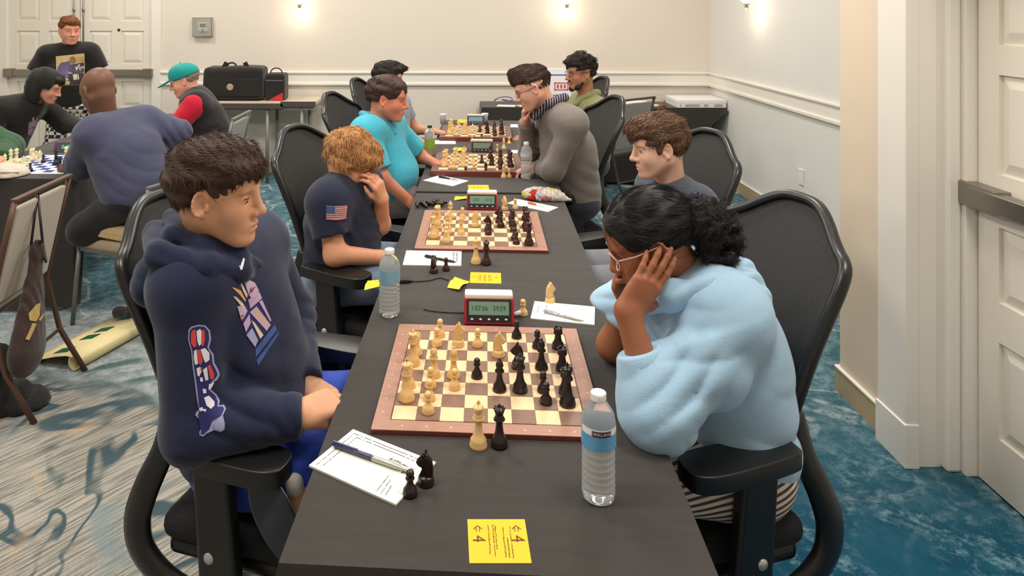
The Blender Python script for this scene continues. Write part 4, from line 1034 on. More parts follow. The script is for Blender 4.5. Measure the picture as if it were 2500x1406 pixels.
# ------------------------------------------------------------------ people: shared builders
def V3(v): return np.array(v, float)
A3 = lambda *v: np.array(v, float)
def unit(v): v = np.array(v, float); return v / np.linalg.norm(v)
def rows(f, u):
    """orthonormal frame rows (forward, left, up) from forward and rough up"""
    f = unit(f); l = unit(np.cross(u, f)); return np.array([f, l, np.cross(f, l)])
def head_frame(yaw, pitch=0.0, roll=0.0):
    """yaw: 0 faces +x, pi/2 faces +y; pitch>0 looks down; roll>0 leans to its own right"""
    f = A3(math.cos(yaw) * math.cos(pitch), math.sin(yaw) * math.cos(pitch), -math.sin(pitch))
    l = A3(-math.sin(yaw), math.cos(yaw), 0); u = np.cross(f, l)
    l2 = l * math.cos(roll) + u * math.sin(roll); u2 = np.cross(f, l2); return np.array([f, l2, u2])
def head_sdf(o={}):
    """head in its own frame: x forward, y left, z up, origin between the ears; adult size"""
    g = Grp(); n = o.get('nose', 1.0); jw = o.get('jaw', 1.0); ck = o.get('cheek', 1.0)
    g.u(el((-.014, 0, .045), (.097, .076, .084)))
    g.u(el((.03, 0, .012), (.062, .064, .09)), .03)
    for s in (-1, 1):
        g.u(rc((-.002, s*.050*jw, -.035), (.062, s*.022*jw, -.088), .023, .017), .03)
        g.u(el((.056, s*.036, -.022), (.030*ck, .027*ck, .030)), .025)
        g.u(el((.081, s*.024, .034), (.012, .028, .009)), .018)
    g.u(el((.052, 0, -.055), (.034, .040, .042)), .03)
    g.u(el((.078, 0, -.091), (.016, .021, .015)), .02)
    g.u(el((.078, 0, -.058), (.018, .026, .022)), .016)
    g.u(el((.070, 0, .06), (.024, .045, .035)), .03)
    for s in (-1, 1): g.s(el((.104, s*.034, .013), (.022, .021, .013)), .014)
    for s in (-1, 1): g.u(el((.0745, s*.0325, .0125), (.0145, .0165, .0125)), .006)
    g.u(rc((.090, 0, .030), (.098 + .012*n, 0, -.020), .0090, .0110), .014)
    g.u(el((.102 + .011*n, 0, -.0235), (.0115, .0120, .0100)), .010)
    for s in (-1, 1): g.u(el((.0985, s*.0135, -.0275), (.011, .0085, .0085)), .008)
    for s in (-1, 1): g.s(el((.105, s*.0065, -.0365), (.005, .0035, .004)), .003)
    g.u(el((.0925, 0, -.0545), (.0095, .0225, .0055)), .006); g.u(el((.0905, 0, -.0665), (.0095, .0195, .0065)), .006)
    g.s(el((.103, 0, -.0603), (.008, .024, .0016)), .003)
    for s in (-1, 1):
        R = rows((.95, s*-.30, .0), (-.20, 0, .98)); e = Grp(); E0 = A3(-.008, s*.076, .006); X_, Y_, Z_ = R; oy = Y_ * s
        e.u(el(E0, (.0155, .0050, .025), R)).u(el(E0 - Z_ * .023 + X_ * .004, (.0085, .0055, .0095), R), .006)
        P = [E0 + X_ * (.0185 * math.cos(a)) + Z_ * (.0300 * math.sin(a) + .002) + oy * .0045 for a in np.linspace(-1.9, 2.35, 10)][::-1]
        P = [E0 + X_ * (-.0160 * math.cos(a)) + Z_ * (.0265 * math.sin(a) + .001) + oy * (.0045 - .002 * (math.cos(a) < -.3)) for a in np.linspace(-1.5, 2.6, 10)]
        for a, b2 in zip(P, P[1:]): e.u(rc(a, b2, .0036), .003)
        e.u(rc(E0 + X_ * .014 + Z_ * -.004 + oy * .004, E0 + X_ * .015 + Z_ * -.012 + oy * .004, .0045), .004)
        e.s(el(E0 + X_ * .004 - Z_ * .003 + oy * .0065, (.0085, .0075, .0125), R), .003)
        g.u(e, .007)
    return g
EYE = {'iris': mat('iris_brown', rgb(46, 30, 22), .15), 'white': mat('eye_white', rgb(224, 216, 208), .2)}
def face_parts(body, o, R, sc, skin, brow_col, lids=.35, lip=(176, 98, 88), name=''):
    """eyes, lashes, brows and lips as small meshes in the head's frame"""
    M = Matrix.Translation(Vector(o)) @ Matrix(np.array(R).T.tolist()).to_4x4() @ Matrix.Diagonal((sc, sc, sc, 1))
    m_lip = mat('lips_' + name, rgb(*lip), .45); m_br = mat('brow_' + name, brow_col, .8)
    def add(mb, nm, m):
        mb.v = [tuple(M @ Vector(v)) for v in mb.v]; ob = mb.build(nm, m); ob.parent = body; return ob
    for s in (-1, 1):
        b = MB().ball((.0755, s*.0325, .0085), (.0135, .0145, .0052), None, 12, 8); add(b, 'eye', EYE['white'])
        b = MB().ball((.0862, s*.0332, .0072), (.0035, .0056, .0040), None, 10, 6); add(b, 'iris', EYE['iris'])
        b = MB().tube([(.0760, s*.0490, .0100), (.0855, s*.0430, .0140), (.0900, s*.0340, .0145), (.0880, s*.0240, .0120), (.0835, s*.0185, .0080)], .0013, 5); add(b, 'eyelashes', m_br)
        b = MB().tube([(.0935, s*.0120, .0310), (.0950, s*.0240, .0370), (.0890, s*.0390, .0390), (.0770, s*.0530, .0330)], [.0030, .0040, .0035, .0012], 6, flat=(1.1, .55)); add(b, 'eyebrow', m_br)
    b = MB().ball((.0932, 0, -.0548), (.0098, .0215, .0048), None, 14, 6).ball((.0915, 0, -.0665), (.0098, .0185, .0058), None, 14, 6); add(b, 'lips', m_lip)
def hand_nodes(w, X, Z, side, curl=(.5, .6, .5), spread=.10, thumb=(.55, .3), sc=1.0, curls=None):
    """wrist point, finger direction X, back-of-hand normal Z, side=+1 thumb on Z x X side; returns list of nodes"""
    X = unit(X); Z = np.array(Z, float); Z = unit(Z - X * (Z @ X)); Y = np.cross(Z, X) * side; w = np.array(w, float)
    T = lambda x, y, z: w + sc * (X * x + Y * y + Z * z)
    g = Grp(); base = [(.088, .030), (.093, .010), (.088, -.010), (.079, -.028)]
    ln = [(.042, .026, .020), (.046, .030, .021), (.042, .028, .020), (.034, .021, .018)]
    for i, (bx, by) in enumerate(base):
        g.u(rc(T(.004, by*.62, 0), T(bx, by, .002), .0150*sc, .0115*sc), .016*sc)
    g.u(el(T(.045, .0, -.002), (.040*sc, .034*sc, .0135*sc), np.array([X, Y, Z])), .014*sc)
    for i, (bx, by) in enumerate(base):
        a = 0.0; p = T(bx, by, .0); c = curls[i] if curls else curl; sp = spread * (1.5 - i) * .6; f = Grp()
        for j, L in enumerate(ln[i]):
            a += c[j]; d = X * math.cos(a) * math.cos(sp) + Y * math.sin(sp) - Z * math.sin(a); q = p + sc * L * d
            r0, r1 = [.0098, .0088, .0078, .0064][j:j+2]; f.u(rc(p, q, r0*sc*(.88 if i == 3 else 1), r1*sc*(.88 if i == 3 else 1)), .004); p = q
        g.u(f, .0045)
    t1, t2 = thumb; p = T(.018, .024, -.006); d = unit(X * math.cos(t1) + Y * math.sin(t1) - Z * .35)
    q = p + sc * .044 * d; g.u(rc(p, q, .0150*sc, .0110*sc), .012*sc)
    d2 = unit(X * math.cos(t1 - t2) + Y * math.sin(t1 - t2) - Z * .38); p2 = q + sc * .031 * d2; g.u(rc(q, p2, .0108*sc, .0092*sc), .005)
    d3 = unit(X * math.cos(t1 - 1.7*t2) + Y * math.sin(t1 - 1.7*t2) - Z * .40); g.u(rc(p2, p2 + sc * .024 * d3, .0092*sc, .0068*sc), .004)
    return g
def torso(pel, chest, nb, shR, shL, e=0.0, w=1.0, belly=0.0, dep=1.0):
    """torso of blended ellipsoids following the spine; e inflates it (clothes)"""
    pel, chest, nb, shR, shL = [np.array(p, float) for p in (pel, chest, nb, shR, shL)]
    lat = unit(shL - shR); g = Grp()
    R1 = rows(np.cross(lat, chest - pel), chest - pel); R2 = rows(np.cross(lat, nb - chest), nb - chest)
    mid = pel * .5 + chest * .5 + R1[0] * belly * .45
    g.u(el(pel, (.118*dep + e, .162*w + e, .125 + e), R1)); g.u(el(mid, (.112*dep + belly + e, .150*w + belly*.5 + e, .150 + e), R1), .09)
    g.u(el(chest, (.118*dep + e, .158*w + e, .155 + e), R2), .08)
    sm = (shR + shL) / 2
    g.u(rc(sm + (shR - sm) * .78, sm + (shL - sm) * .78, .062*dep + e), .07)
    for s in (shR, shL): g.u(rc(nb, sm + (s - sm) * .92, .045 + e*.7, .055 + e), .06)
    return g
def limb(pts, rad, e=0.0, k=.03):
    g = Grp()
    for a, b2, r0, r1 in zip(pts, pts[1:], rad, rad[1:]): g.u(rc(a, b2, r0 + e, r1 + e), k)
    return g
def skin_mat(name, col, var=.06):
    m = mat('skin_' + name, rgb(*col), .5, var=var, vscale=22, spec=.35); b = m.node_tree.nodes['Principled BSDF']
    b.inputs['Subsurface Weight'].default_value = .12; b.inputs['Subsurface Radius'].default_value = (.012, .004, .002); b.inputs['Subsurface Scale'].default_value = .6
    return m
def fabric(name, col, rough=.85, bump=.18, bscale=420, var=.08, vscale=9):
    m = mat('fabric_' + name, rgb(*col), rough, spec=.25, var=var, vscale=vscale, bump=bump, bscale=bscale); b = m.node_tree.nodes['Principled BSDF']
    b.inputs['Sheen Weight'].default_value = .2; b.inputs['Sheen Roughness'].default_value = .5
    if bump and not m.get('wr'):
        # soft wrinkles under the weave
        m['wr'] = 1; nt = m.node_tree; bp0 = [n for n in nt.nodes if n.type == 'BUMP'][0]; tc = [n for n in nt.nodes if n.type == 'TEX_COORD'][0]
        mp = nt.nodes.new('ShaderNodeMapping'); mp.inputs['Scale'].default_value = (1.0, 1.0, 1.7); mp.inputs['Rotation'].default_value = (.3, .5, .2); nt.links.new(tc.outputs['Object'], mp.inputs[0])
        n = nt.nodes.new('ShaderNodeTexNoise'); n.noise_type = 'RIDGED_MULTIFRACTAL'; n.inputs['Scale'].default_value = 5.5; n.inputs['Detail'].default_value = 2.5; n.inputs['Distortion'].default_value = .7; nt.links.new(mp.outputs[0], n.inputs[0])
        b1 = nt.nodes.new('ShaderNodeBump'); b1.inputs['Strength'].default_value = .38; b1.inputs['Distance'].default_value = .018; nt.links.new(n.outputs[0], b1.inputs['Height']); nt.links.new(b1.outputs[0], bp0.inputs['Normal'])
    return m
def hair_mat(name, c1, c2, rough=.55):
    if 'hair_' + name in _M: return _M['hair_' + name]
    m = bpy.data.materials.new('hair_' + name); m.use_nodes = True; nt = m.node_tree; b = nt.nodes['Principled BSDF']; b.inputs['Roughness'].default_value = rough; b.inputs['Specular IOR Level'].default_value = .3
    g = nt.nodes.new('ShaderNodeNewGeometry'); tc = nt.nodes.new('ShaderNodeTexCoord'); n = nt.nodes.new('ShaderNodeTexNoise'); n.inputs['Scale'].default_value = 40; nt.links.new(tc.outputs['Object'], n.inputs[0])
    a = nt.nodes.new('ShaderNodeMath'); a.operation = 'ADD'; nt.links.new(g.outputs['Random Per Island'], a.inputs[0]); nt.links.new(n.outputs[0], a.inputs[1])
    h = nt.nodes.new('ShaderNodeMath'); h.operation = 'MULTIPLY'; h.inputs[1].default_value = .5; nt.links.new(a.outputs[0], h.inputs[0])
    mx = nt.nodes.new('ShaderNodeMix'); mx.data_type = 'RGBA'; mx.inputs['A'].default_value = rgb(*c1); mx.inputs['B'].default_value = rgb(*c2)
    nt.links.new(h.outputs[0], mx.inputs['Factor']); nt.links.new(mx.outputs['Result'], b.inputs['Base Color']); _M['hair_' + name] = m
    return m
def hair(person, node, o, R, sc, h, m, n=1500, flow=None, L=(.03, .055), wd=.0022, curl=0.0, lift=.004, seed=0, keep=True):
    """hair mass (surface mesh) covered with tapered locks that follow a flow field given in the head's frame"""
    X = Xf(node, o, R, sc); V, Q = surf(X, h); V = np.asarray(V)
    fn = np.cross(V[Q[:, 1]] - V[Q[:, 0]], V[Q[:, 2]] - V[Q[:, 0]]); nn = np.zeros_like(V)
    for k in range(4): np.add.at(nn, Q[:, k], fn)
    nn /= np.maximum(np.linalg.norm(nn, axis=1), 1e-9)[:, None]
    allv, allq = [V], [Q]; off = len(V); rs = np.random.RandomState(seed); R = np.array(R, float)
    if n:
        pv = ((V - np.array(o)) @ R.T) / sc; ok = np.nonzero(~((pv[:, 0] > .012) & (pv[:, 2] < .045)))[0] if keep else np.arange(len(V))
        ii = ok[rs.randint(0, len(ok), n)]; p0 = V[ii]; nr = nn[ii]
        pl = ((p0 - np.array(o)) @ R.T) / sc; nl = nr @ R.T
        d = np.array([flow(*q) for q in pl]) if flow is not None else np.tile([-.3, 0, -1.], (n, 1))
        d = d + rs.randn(n, 3) * .18; d = d - nl * (d * nl).sum(1)[:, None]; d /= np.maximum(np.linalg.norm(d, axis=1), 1e-6)[:, None]
        d = d @ R; side = np.cross(nr, d); ln = rs.uniform(L[0], L[1], n) * sc; S = 4; ph = rs.rand(n) * 6.28
        ring = []
        for j in range(S + 1):
            t = j / S; w = wd * sc * (1.0 if j < S - 1 else .55 if j == S - 1 else .12) * (.7 if j == 0 else 1) * rs.uniform(.7, 1.3, n)
            c = p0 + d * (ln * t)[:, None] + nr * ((lift * math.sin(PI * min(1, t * 1.1)) * 1.0 - (ln * t) ** 2 * 4.6 / sc - .001)[:, None])
            c = c + side * (curl * np.sin(ph + t * 5.5) * t)[:, None] + nr * (curl * .7 * (np.cos(ph + t * 5.5)) * t)[:, None]
            for q in range(3):
                a = 2 * PI * q / 3; ring.append(c + side * (w * math.cos(a))[:, None] + nr * (w * .6 * math.sin(a))[:, None])
        P = np.stack(ring, 1).reshape(-1, 3); per = 3 * (S + 1); q = []
        for j in range(S):
            for k in range(3): q.append((j*3+k, j*3+(k+1) % 3, (j+1)*3+(k+1) % 3, (j+1)*3+k))
        q = np.array(q); QQ = (q[None] + (np.arange(n) * per)[:, None, None]).reshape(-1, 4) + off
        allv.append(P); allq.append(QQ)
    ob = np_mesh('hair', np.concatenate(allv), np.concatenate(allq), m); adopt(ob, person); return ob
def person_root(loc, label): return empty('person', loc, 0, label, 'person')
def put(person, name, node, h, m): return adopt(sdf_obj(name, node, h, m), person)
def put_body(person, pieces, m):
    """one body mesh from overlapping pieces, each at its own fineness (head and hands finest; joins lie under cloth)"""
    Vs, Qs, o = [], [], 0
    for node, h in pieces:
        V, Q = surf(node, h); Vs.append(V); Qs.append(Q + o); o += len(V)
    return adopt(np_mesh('body', np.concatenate(Vs), np.concatenate(Qs), m), person)
def sub(part, child): child.parent = part; return child
def decal_pts(part, O, U, Vv, pts2, dirn, off=.0018):
    """project 2D points (u,v) onto a part's surface along dirn"""
    from mathutils.bvhtree import BVHTree
    me = part.data; key = part.name
    if key not in _bvh: _bvh[key] = BVHTree.FromPolygons([v.co for v in me.vertices], [tuple(p.vertices) for p in me.polygons])
    out = []; O, U, Vv, D = Vector(O), Vector(U), Vector(Vv), Vector(dirn).normalized()
    for x, y in pts2:
        p = O + U * x + Vv * y; hit = _bvh[key].ray_cast(p - D * .25, D, .6)
        if hit[0] is None:
            hit = _bvh[key].find_nearest(p)
        out.append(hit[0] - D * off)
    return out
_bvh = {}
def cdecal(part, name, P, m, off=.002, mx=7, cuts=4, Y0=1.0):
    """flat print given as outline read off the photograph, laid onto the cloth where the sight line meets it"""
    from mathutils.bvhtree import BVHTree
    if part.name not in _bvh: _bvh[part.name] = BVHTree.FromPolygons([v.co for v in part.data.vertices], [tuple(p.vertices) for p in part.data.polygons])
    bm = bmesh.new(); bm.faces.new([bm.verts.new((x, y, 0)) for x, y in P]); bmesh.ops.triangulate(bm, faces=bm.faces[:])
    for _ in range(cuts):
        es = [e for e in bm.edges if e.calc_length() > mx]
        if es: bmesh.ops.subdivide_edges(bm, edges=es, cuts=1); bmesh.ops.triangulate(bm, faces=bm.faces[:])
    bm.verts.index_update(); C = Vector((0, 0, CAM_H)); out = []; last = None
    for v in bm.verts:
        d = (at(v.co.x, v.co.y, Y0) - C).normalized(); hit = _bvh[part.name].ray_cast(C, d, 12)
        q = hit[0] if hit[0] is not None else (last or at(v.co.x, v.co.y, Y0)); last = q; out.append(q - d * off)
    f = [tuple(q.index for q in p.verts) for p in bm.faces]; bm.free()
    ob = mesh_obj(name, out, f, m); ob.parent = part; return ob
def decal(part, name, geo, O, U, Vv, dirn, m, off=.0018, cuts=1, mx=.012):
    """flat print (2D verts, faces) laid onto a cloth part"""
    v, f = geo
    if cuts:
        bm = bmesh.new(); vs = [bm.verts.new((x, y, 0)) for x, y in v]
        for q in f:
            try: bm.faces.new([vs[i] for i in q])
            except ValueError: pass
        bmesh.ops.triangulate(bm, faces=bm.faces[:])
        for _ in range(cuts):
            es = [e for e in bm.edges if e.calc_length() > mx]
            if es: bmesh.ops.subdivide_edges(bm, edges=es, cuts=1); bmesh.ops.triangulate(bm, faces=bm.faces[:])
        bm.verts.index_update(); v = [(x.co.x, x.co.y) for x in bm.verts]; f = [tuple(q.index for q in p.verts) for p in bm.faces]; bm.free()
    ob = mesh_obj(name, decal_pts(part, O, U, Vv, v, dirn, off), f, m); ob.parent = part; return ob
def poly(pts): return (list(pts), [tuple(range(len(pts)))])
def rect(x0, y0, x1, y1): return poly([(x0, y0), (x1, y0), (x1, y1), (x0, y1)])
# ------------------------------------------------------------------ boy in the navy hoodie (front left)
def navy_boy():
    pr = person_root((-.52, 1.86, 0), 'boy in a navy hoodie and blue shorts seated at the near left')
    sk = skin_mat('navy_boy', (216, 160, 126)); hd = V3(at(528, 484, 1.72)); R = head_frame(-.05, .04, .02); sc = 1.03
    pel = A3(-.56, 1.86, .585); chest = A3(-.595, 1.83, .90); nb = A3(-.62, 1.785, 1.105)
    shR = A3(-.64, 1.655, 1.045); shL = A3(-.57, 2.0, 1.04)
    elR = V3(at(478, 1045, 1.62)); wrR = V3(at(728, 1012, 1.66)); elL = A3(-.50, 2.10, .79); wrL = V3(at(742, 935, 1.86))
    # body: one continuous mesh
    g = Grp(); g.u(torso(pel, chest, nb, shR, shL, 0, .93, 0, .95))
    H = Grp(); H.u(Xf(head_sdf({'nose': .85, 'jaw': .92, 'cheek': .92}), hd, R, sc)); H.u(rc(nb - A3(0, 0, .03), hd + R.T @ A3(-.03, 0, -.03), .060, .055), .03)
    aR_ = Grp(); aR_.u(limb([shR, elR, wrR], [.048, .04, .029])); aL_ = Grp(); aL_.u(limb([shL, elL, wrL], [.048, .04, .029]))
    hR = V3(at(800, 985, 1.70)); aR_.u(hand_nodes(wrR, hR - wrR, (-.1, -.5, .8), -1, (.45, .55, .4), .03, (.25, .25), 1.0), .02)
    hL = V3(at(812, 985, 1.80)); aL_.u(hand_nodes(wrL, hL - wrL, (.2, -.3, .9), 1, (.3, .5, .4), .06, (.6, .4), .95), .02)
    kR = A3(-.13, 1.73, .60); kL = A3(-.12, 2.0, .585)
    g.u(limb([pel + A3(0, -.09, -.02), kR], [.085, .06])).u(limb([pel + A3(0, .09, -.02), kL, A3(-.12, 2.0, .12)], [.085, .06, .04]))
    g.u(limb([kR, A3(-.40, 1.655, .52)], [.058, .04])).u(rc(A3(-.12, 2.0, .10), A3(-.02, 1.98, .06), .04, .035), .03)
    body = put_body(pr, [(g, .010), (H, .0031), (aR_, .0040), (aL_, .0042)], sk)
    face_parts(body, hd, R, sc, sk, rgb(46, 32, 26), name='navy_boy', lip=(190, 112, 98))
    # hoodie
    mh = fabric('navy_hoodie', (32, 39, 66), .88)
    h = Grp(); T = torso(pel + A3(0, 0, -.02), chest + A3(.01, 0, 0), nb - A3(0, 0, .05), shR, shL, .034, .98, .02, 1.02)
    T.i(plane(pel + A3(0, 0, -.045), (0, 0, -1)), .03); h.u(T)
    def sleeve(a, b2, c, r):
        s = limb([a, b2, c], r, 0, .035); d = unit(c - b2); s.i(plane(c, d), .008); return s
    cR = wrR + unit(wrR - elR) * .008; cL = wrL + unit(wrL - elL) * .005
    h.u(sleeve(shR, elR, cR, [.078, .072, .049]), .022).u(sleeve(shL, elL, cL, [.076, .07, .049]), .022)
    up = unit(elR - shR); fo = unit(wrR - elR)
    h.d(folds(elR + A3(.12, 0, .06), .08, fo * .8 + up * -.6, .062, .008, 0, .3, 1)).d(folds(elR + fo * .19, .07, fo, .04, .004, 1, .5, 2)).d(folds(shR + A3(.09, .05, -.14), .10, A3(1, 0, .25), .085, .009, .5, .2, 3))
    h.d(folds(pel + A3(.12, -.05, .10), .14, (.4, 0, 1), .075, .008, 0, .3, 4)).d(wob(.002, 16, 3)).d(folds(elL + A3(.10, -.05, -.02), .09, unit(wrL - elL), .06, .005, 0, .3, 7))
    hood = put(pr, 'hoodie', h, .0062, mh)
    # hood: rolled cloth round the neck, lying on the back
    n = Grp(); nb0 = nb; nb = nb - A3(.005, 0, .016)
    ring = [A3(.125, -.008, -.03), A3(.092, -.072, .012), A3(.025, -.112, .052), A3(-.055, -.102, .074), A3(-.10, 0, .084), A3(-.055, .098, .066), A3(.025, .105, .035), A3(.085, .062, -.005), A3(.112, .008, -.04)]
    for i_, (a, b2) in enumerate(zip(ring, ring[1:])): n.u(rc(nb + a, nb + b2, .010 if i_ == 0 else .021, .010 if i_ == len(ring) - 2 else .021), .02)
    rg2 = [A3(.112, -.012, -.06), A3(.098, -.085, -.018), A3(.04, -.150, .016), A3(-.075, -.146, .042), A3(-.145, 0, .045), A3(-.075, .138, .03), A3(.03, .142, -.012), A3(.06, .10, -.05)]
    for i_, (a, b2) in enumerate(zip(rg2, rg2[1:])): n.u(rc(nb + a, nb + b2, .012 if i_ == 0 else .030, .012 if i_ == len(rg2) - 2 else .030), .012)
    n.u(el(nb + A3(-.125, -.02, -.055), (.055, .115, .07)), .04)
    for q in range(3): n.d(folds(nb + A3(-.05, -.12 + .1 * q, -.01), .10, (.35, .2, 1), .05, .005, q, .35, q))
    hdp = adopt(sdf_obj('hood', n, .006, mh), pr); hdp.parent = hood; hdp.matrix_parent_inverse = Matrix()
    cf = MB()
    for c, d, r in ((cR, fo, .043), (cL, unit(wrL - elL), .042)):
        cf = MB(); M = Vector(d).to_track_quat('Z', 'Y').to_matrix().to_4x4(); cf.lathe([(r, -.05), (r + .0045, -.045), (r + .004, -.004), (r - .002, .003), (r - .012, .0), (.02, -.01)], 24, c=Vector(c), M=M); cu = cf.build('ribbed_cuff', mh); sub(hood, cu)
    # prints
    mW = mat('print_white', rgb(232, 232, 240), .7); mRd = mat('print_red', rgb(214, 72, 66), .7); mLv = mat('print_lavender', rgb(166, 166, 208), .7); mNv = mat('print_navy', rgb(38, 38, 104), .7); mYe = mat('print_gold', rgb(226, 178, 92), .7); mLi = mat('print_lilac', rgb(196, 170, 200), .7); mCr = mat('print_cream', rgb(224, 206, 178), .7); mBl = mat('print_blue', rgb(62, 92, 160), .7); mMa = mat('print_maroon', rgb(110, 42, 66), .7)
    O = V3(at(505, 925, 1.56)); sc_ = 1.56 / FPX; U = A3(sc_, 0, 0); W = A3(0, 0, -sc_); D = (0, 1, 0)
    px = lambda P: [(x - 505, y - 925) for x, y in P]
    def dc(nm, P, m, off=.002): cdecal(hood, nm, P, m, off)
    z = lambda P: [(440 + x * .2419, 760 + y * .2419) for x, y in P]     # coordinates read from the enlarged sleeve
    dc('sleeve_print_outline', z([(78, 290), (82, 190), (110, 155), (180, 135), (250, 140), (300, 190), (312, 280), (290, 370), (335, 430), (345, 520), (385, 590), (400, 640), (375, 690), (330, 720), (310, 790), (370, 840), (400, 900), (390, 950), (440, 940), (462, 980), (430, 1050), (450, 1130), (450, 1190), (410, 1220), (340, 1200), (270, 1230), (230, 1265), (195, 1250), (195, 1210), (250, 1120), (240, 1095), (180, 1080), (150, 1045), (160, 1020), (190, 990), (170, 900), (150, 740), (125, 560), (110, 400)]), mLv, .0018)
    dc('sleeve_print_ground', z([(92, 290), (95, 200), (120, 170), (180, 152), (245, 156), (284, 200), (294, 280), (274, 365), (318, 440), (328, 530), (366, 600), (378, 640), (356, 676), (316, 706), (296, 800), (352, 850), (380, 910), (376, 960), (430, 958), (444, 985), (414, 1050), (320, 1110), (290, 1190), (240, 1240), (206, 1240), (210, 1210), (262, 1120), (290, 1070), (240, 1072), (180, 1050), (196, 1000), (186, 900), (168, 740), (140, 560), (124, 400)]), mNv, .003)
    for P, m in (([(108, 215), (130, 185), (158, 185), (165, 350), (135, 365), (108, 320)], mRd), ([(165, 200), (200, 175), (215, 200), (212, 330), (190, 350), (172, 300)], mW), ([(215, 190), (245, 190), (250, 290), (235, 350), (214, 345)], mRd),
                 ([(140, 400), (165, 385), (180, 530), (150, 540), (136, 470)], mW), ([(170, 390), (200, 385), (230, 500), (205, 545), (185, 520)], mRd), ([(205, 385), (250, 370), (295, 420), (295, 490), (255, 520), (235, 480)], mW),
                 ([(165, 575), (200, 560), (215, 610), (190, 660), (172, 640)], mW), ([(190, 570), (222, 560), (220, 600), (200, 640)], mRd), ([(228, 590), (270, 560), (285, 690), (255, 700)], mW), ([(275, 545), (305, 540), (345, 640), (340, 680), (305, 690)], mRd), ([(198, 670), (225, 665), (232, 705), (205, 712)], mW),
                 ([(290, 735), (345, 715), (318, 770), (285, 795)], mW), ([(225, 780), (262, 785), (265, 825), (232, 828)], mW), ([(240, 870), (290, 850), (345, 910), (345, 950), (310, 985), (265, 950)], mW), ([(190, 975), (225, 965), (235, 1000), (200, 1010)], mW), ([(232, 985), (262, 985), (258, 1012), (235, 1008)], mW),
                 ([(345, 1140), (395, 1070), (420, 1080), (445, 1160), (440, 1195), (400, 1205), (340, 1180)], mLv)):
        dc('sleeve_letter', z(P), m, .0044)
    # chest print, swoosh
    c2 = lambda P: [(560 + x * .2134, 600 + y * .2134) for x, y in P]
    O2 = V3(at(650, 760, 1.80)); s2 = 1.80 / FPX; dv = unit(O2 - A3(0, 0, CAM_H))
    def dk(nm, P, m, off=.002): cdecal(hood, nm, c2(P), m, off)
    cdecal(hdp, 'chest_swoosh', c2([(108, 215), (125, 235), (160, 135), (178, 150), (150, 270), (130, 278)]), mW, .002)
    dk('chest_print_ground', [(110, 380), (230, 400), (330, 500), (400, 620), (480, 850), (470, 930), (420, 980), (340, 1080), (290, 1160), (200, 1040), (150, 870), (100, 680), (60, 580)], mNv, .0016)
    for P, m in (([(100, 370), (125, 390), (210, 560), (200, 600), (160, 520)], mCr), ([(30, 475), (60, 480), (130, 510), (190, 620), (180, 640), (120, 560)], mYe), ([(45, 580), (75, 580), (150, 650), (195, 720), (180, 760), (120, 670)], mCr), ([(90, 690), (150, 690), (210, 740), (170, 820), (140, 860)], mLi),
                 ([(170, 400), (215, 385), (290, 420), (340, 510), (260, 600), (220, 560)], mLi), ([(240, 480), (300, 460), (260, 540), (215, 580)], mMa), ([(215, 620), (340, 520), (375, 600), (240, 720)], mLi), ([(235, 760), (310, 690), (470, 900), (430, 975)], mLi), ([(270, 745), (310, 735), (475, 905), (450, 935)], mYe), ([(340, 640), (375, 620), (480, 850), (470, 870)], mLi), ([(250, 850), (290, 880), (390, 1020), (355, 1065)], mCr),
                 ([(160, 890), (230, 780), (245, 880), (190, 990)], mLi), ([(195, 1020), (260, 940), (330, 1080), (295, 1160)], mLv), ([(120, 800), (160, 780), (180, 840), (145, 865)], mMa)):
        dk('chest_motif', P, m, .0032)
    dk('chest_band', [(300, 1180), (520, 900), (545, 960), (300, 1280)], mBl, .002); dk('chest_band', [(310, 1310), (560, 980), (565, 1010), (330, 1370)], mBl, .002)
    for tx, (ax, ay) in (('NALS', (292, 612)), ('SU', (205, 930))):
        v, f = text_geo(tx, 24 if tx == 'NALS' else 18); a = -.80
        v = [((560 + ax * .2134 - 650) + x * math.cos(a) - y * math.sin(a), (600 + ay * .2134 - 760) - (x * -math.sin(-a) * -1 + y * math.cos(a)) ) for x, y in v]
        v = [(x, y) for x, y in v]; decal(hood, 'chest_lettering', (v, f), O2, A3(s2, 0, 0), A3(0, 0, -s2), dv, mNv, .0042, 0)
    # shorts, sandal
    ms = fabric('royal_blue', (44, 76, 186), .7, .1, 300)
    s = Grp(); s.u(el(pel + A3(0, 0, -.02), (.15, .19, .10))).u(limb([pel + A3(.02, -.10, -.015), kR + A3(-.06, 0, .0)], [.105, .088]), .05).u(limb([pel + A3(.02, .10, -.015), kL], [.105, .085]), .05)
    s.d(folds(pel + A3(.2, -.12, .03), .18, (.7, .3, .5), .07, .006, 0, .4, 2)).d(wob(.003, 20, 8)); s.i(plane(A3(0, 0, .482), (0, 0, -1)), .01)
    put(pr, 'shorts', s, .008, ms)
    # slide sandal on the tucked foot, sole towards the camera
    so = V3(at(676, 1268, 1.60)); b = MB(); L = .125
    pts = [(.040 * math.cos(a) * (1 + .12 * math.sin(a)), L * math.sin(a)) for a in np.linspace(0, 2 * PI, 25)[:-1]]
    M = Matrix.Translation(so) @ Matrix.Rotation(.35, 4, 'Z') @ Matrix.Rotation(-.42, 4, 'Y') @ Matrix.Rotation(PI / 2 - .1, 4, 'X')
    sb = b.prism(pts, 0, .018, M).build('sandal_sole', mat('sole_grey', rgb(70, 74, 82), .7, bump=.1, bscale=200), None, .005, 3); adopt(sb, pr)
    st = adopt(MB().prism([(x * .98, y * .96) for x, y in pts], -.012, 0, M).build('sandal_footbed', mat('sole_pale', rgb(176, 178, 184), .6), None, .003), pr)
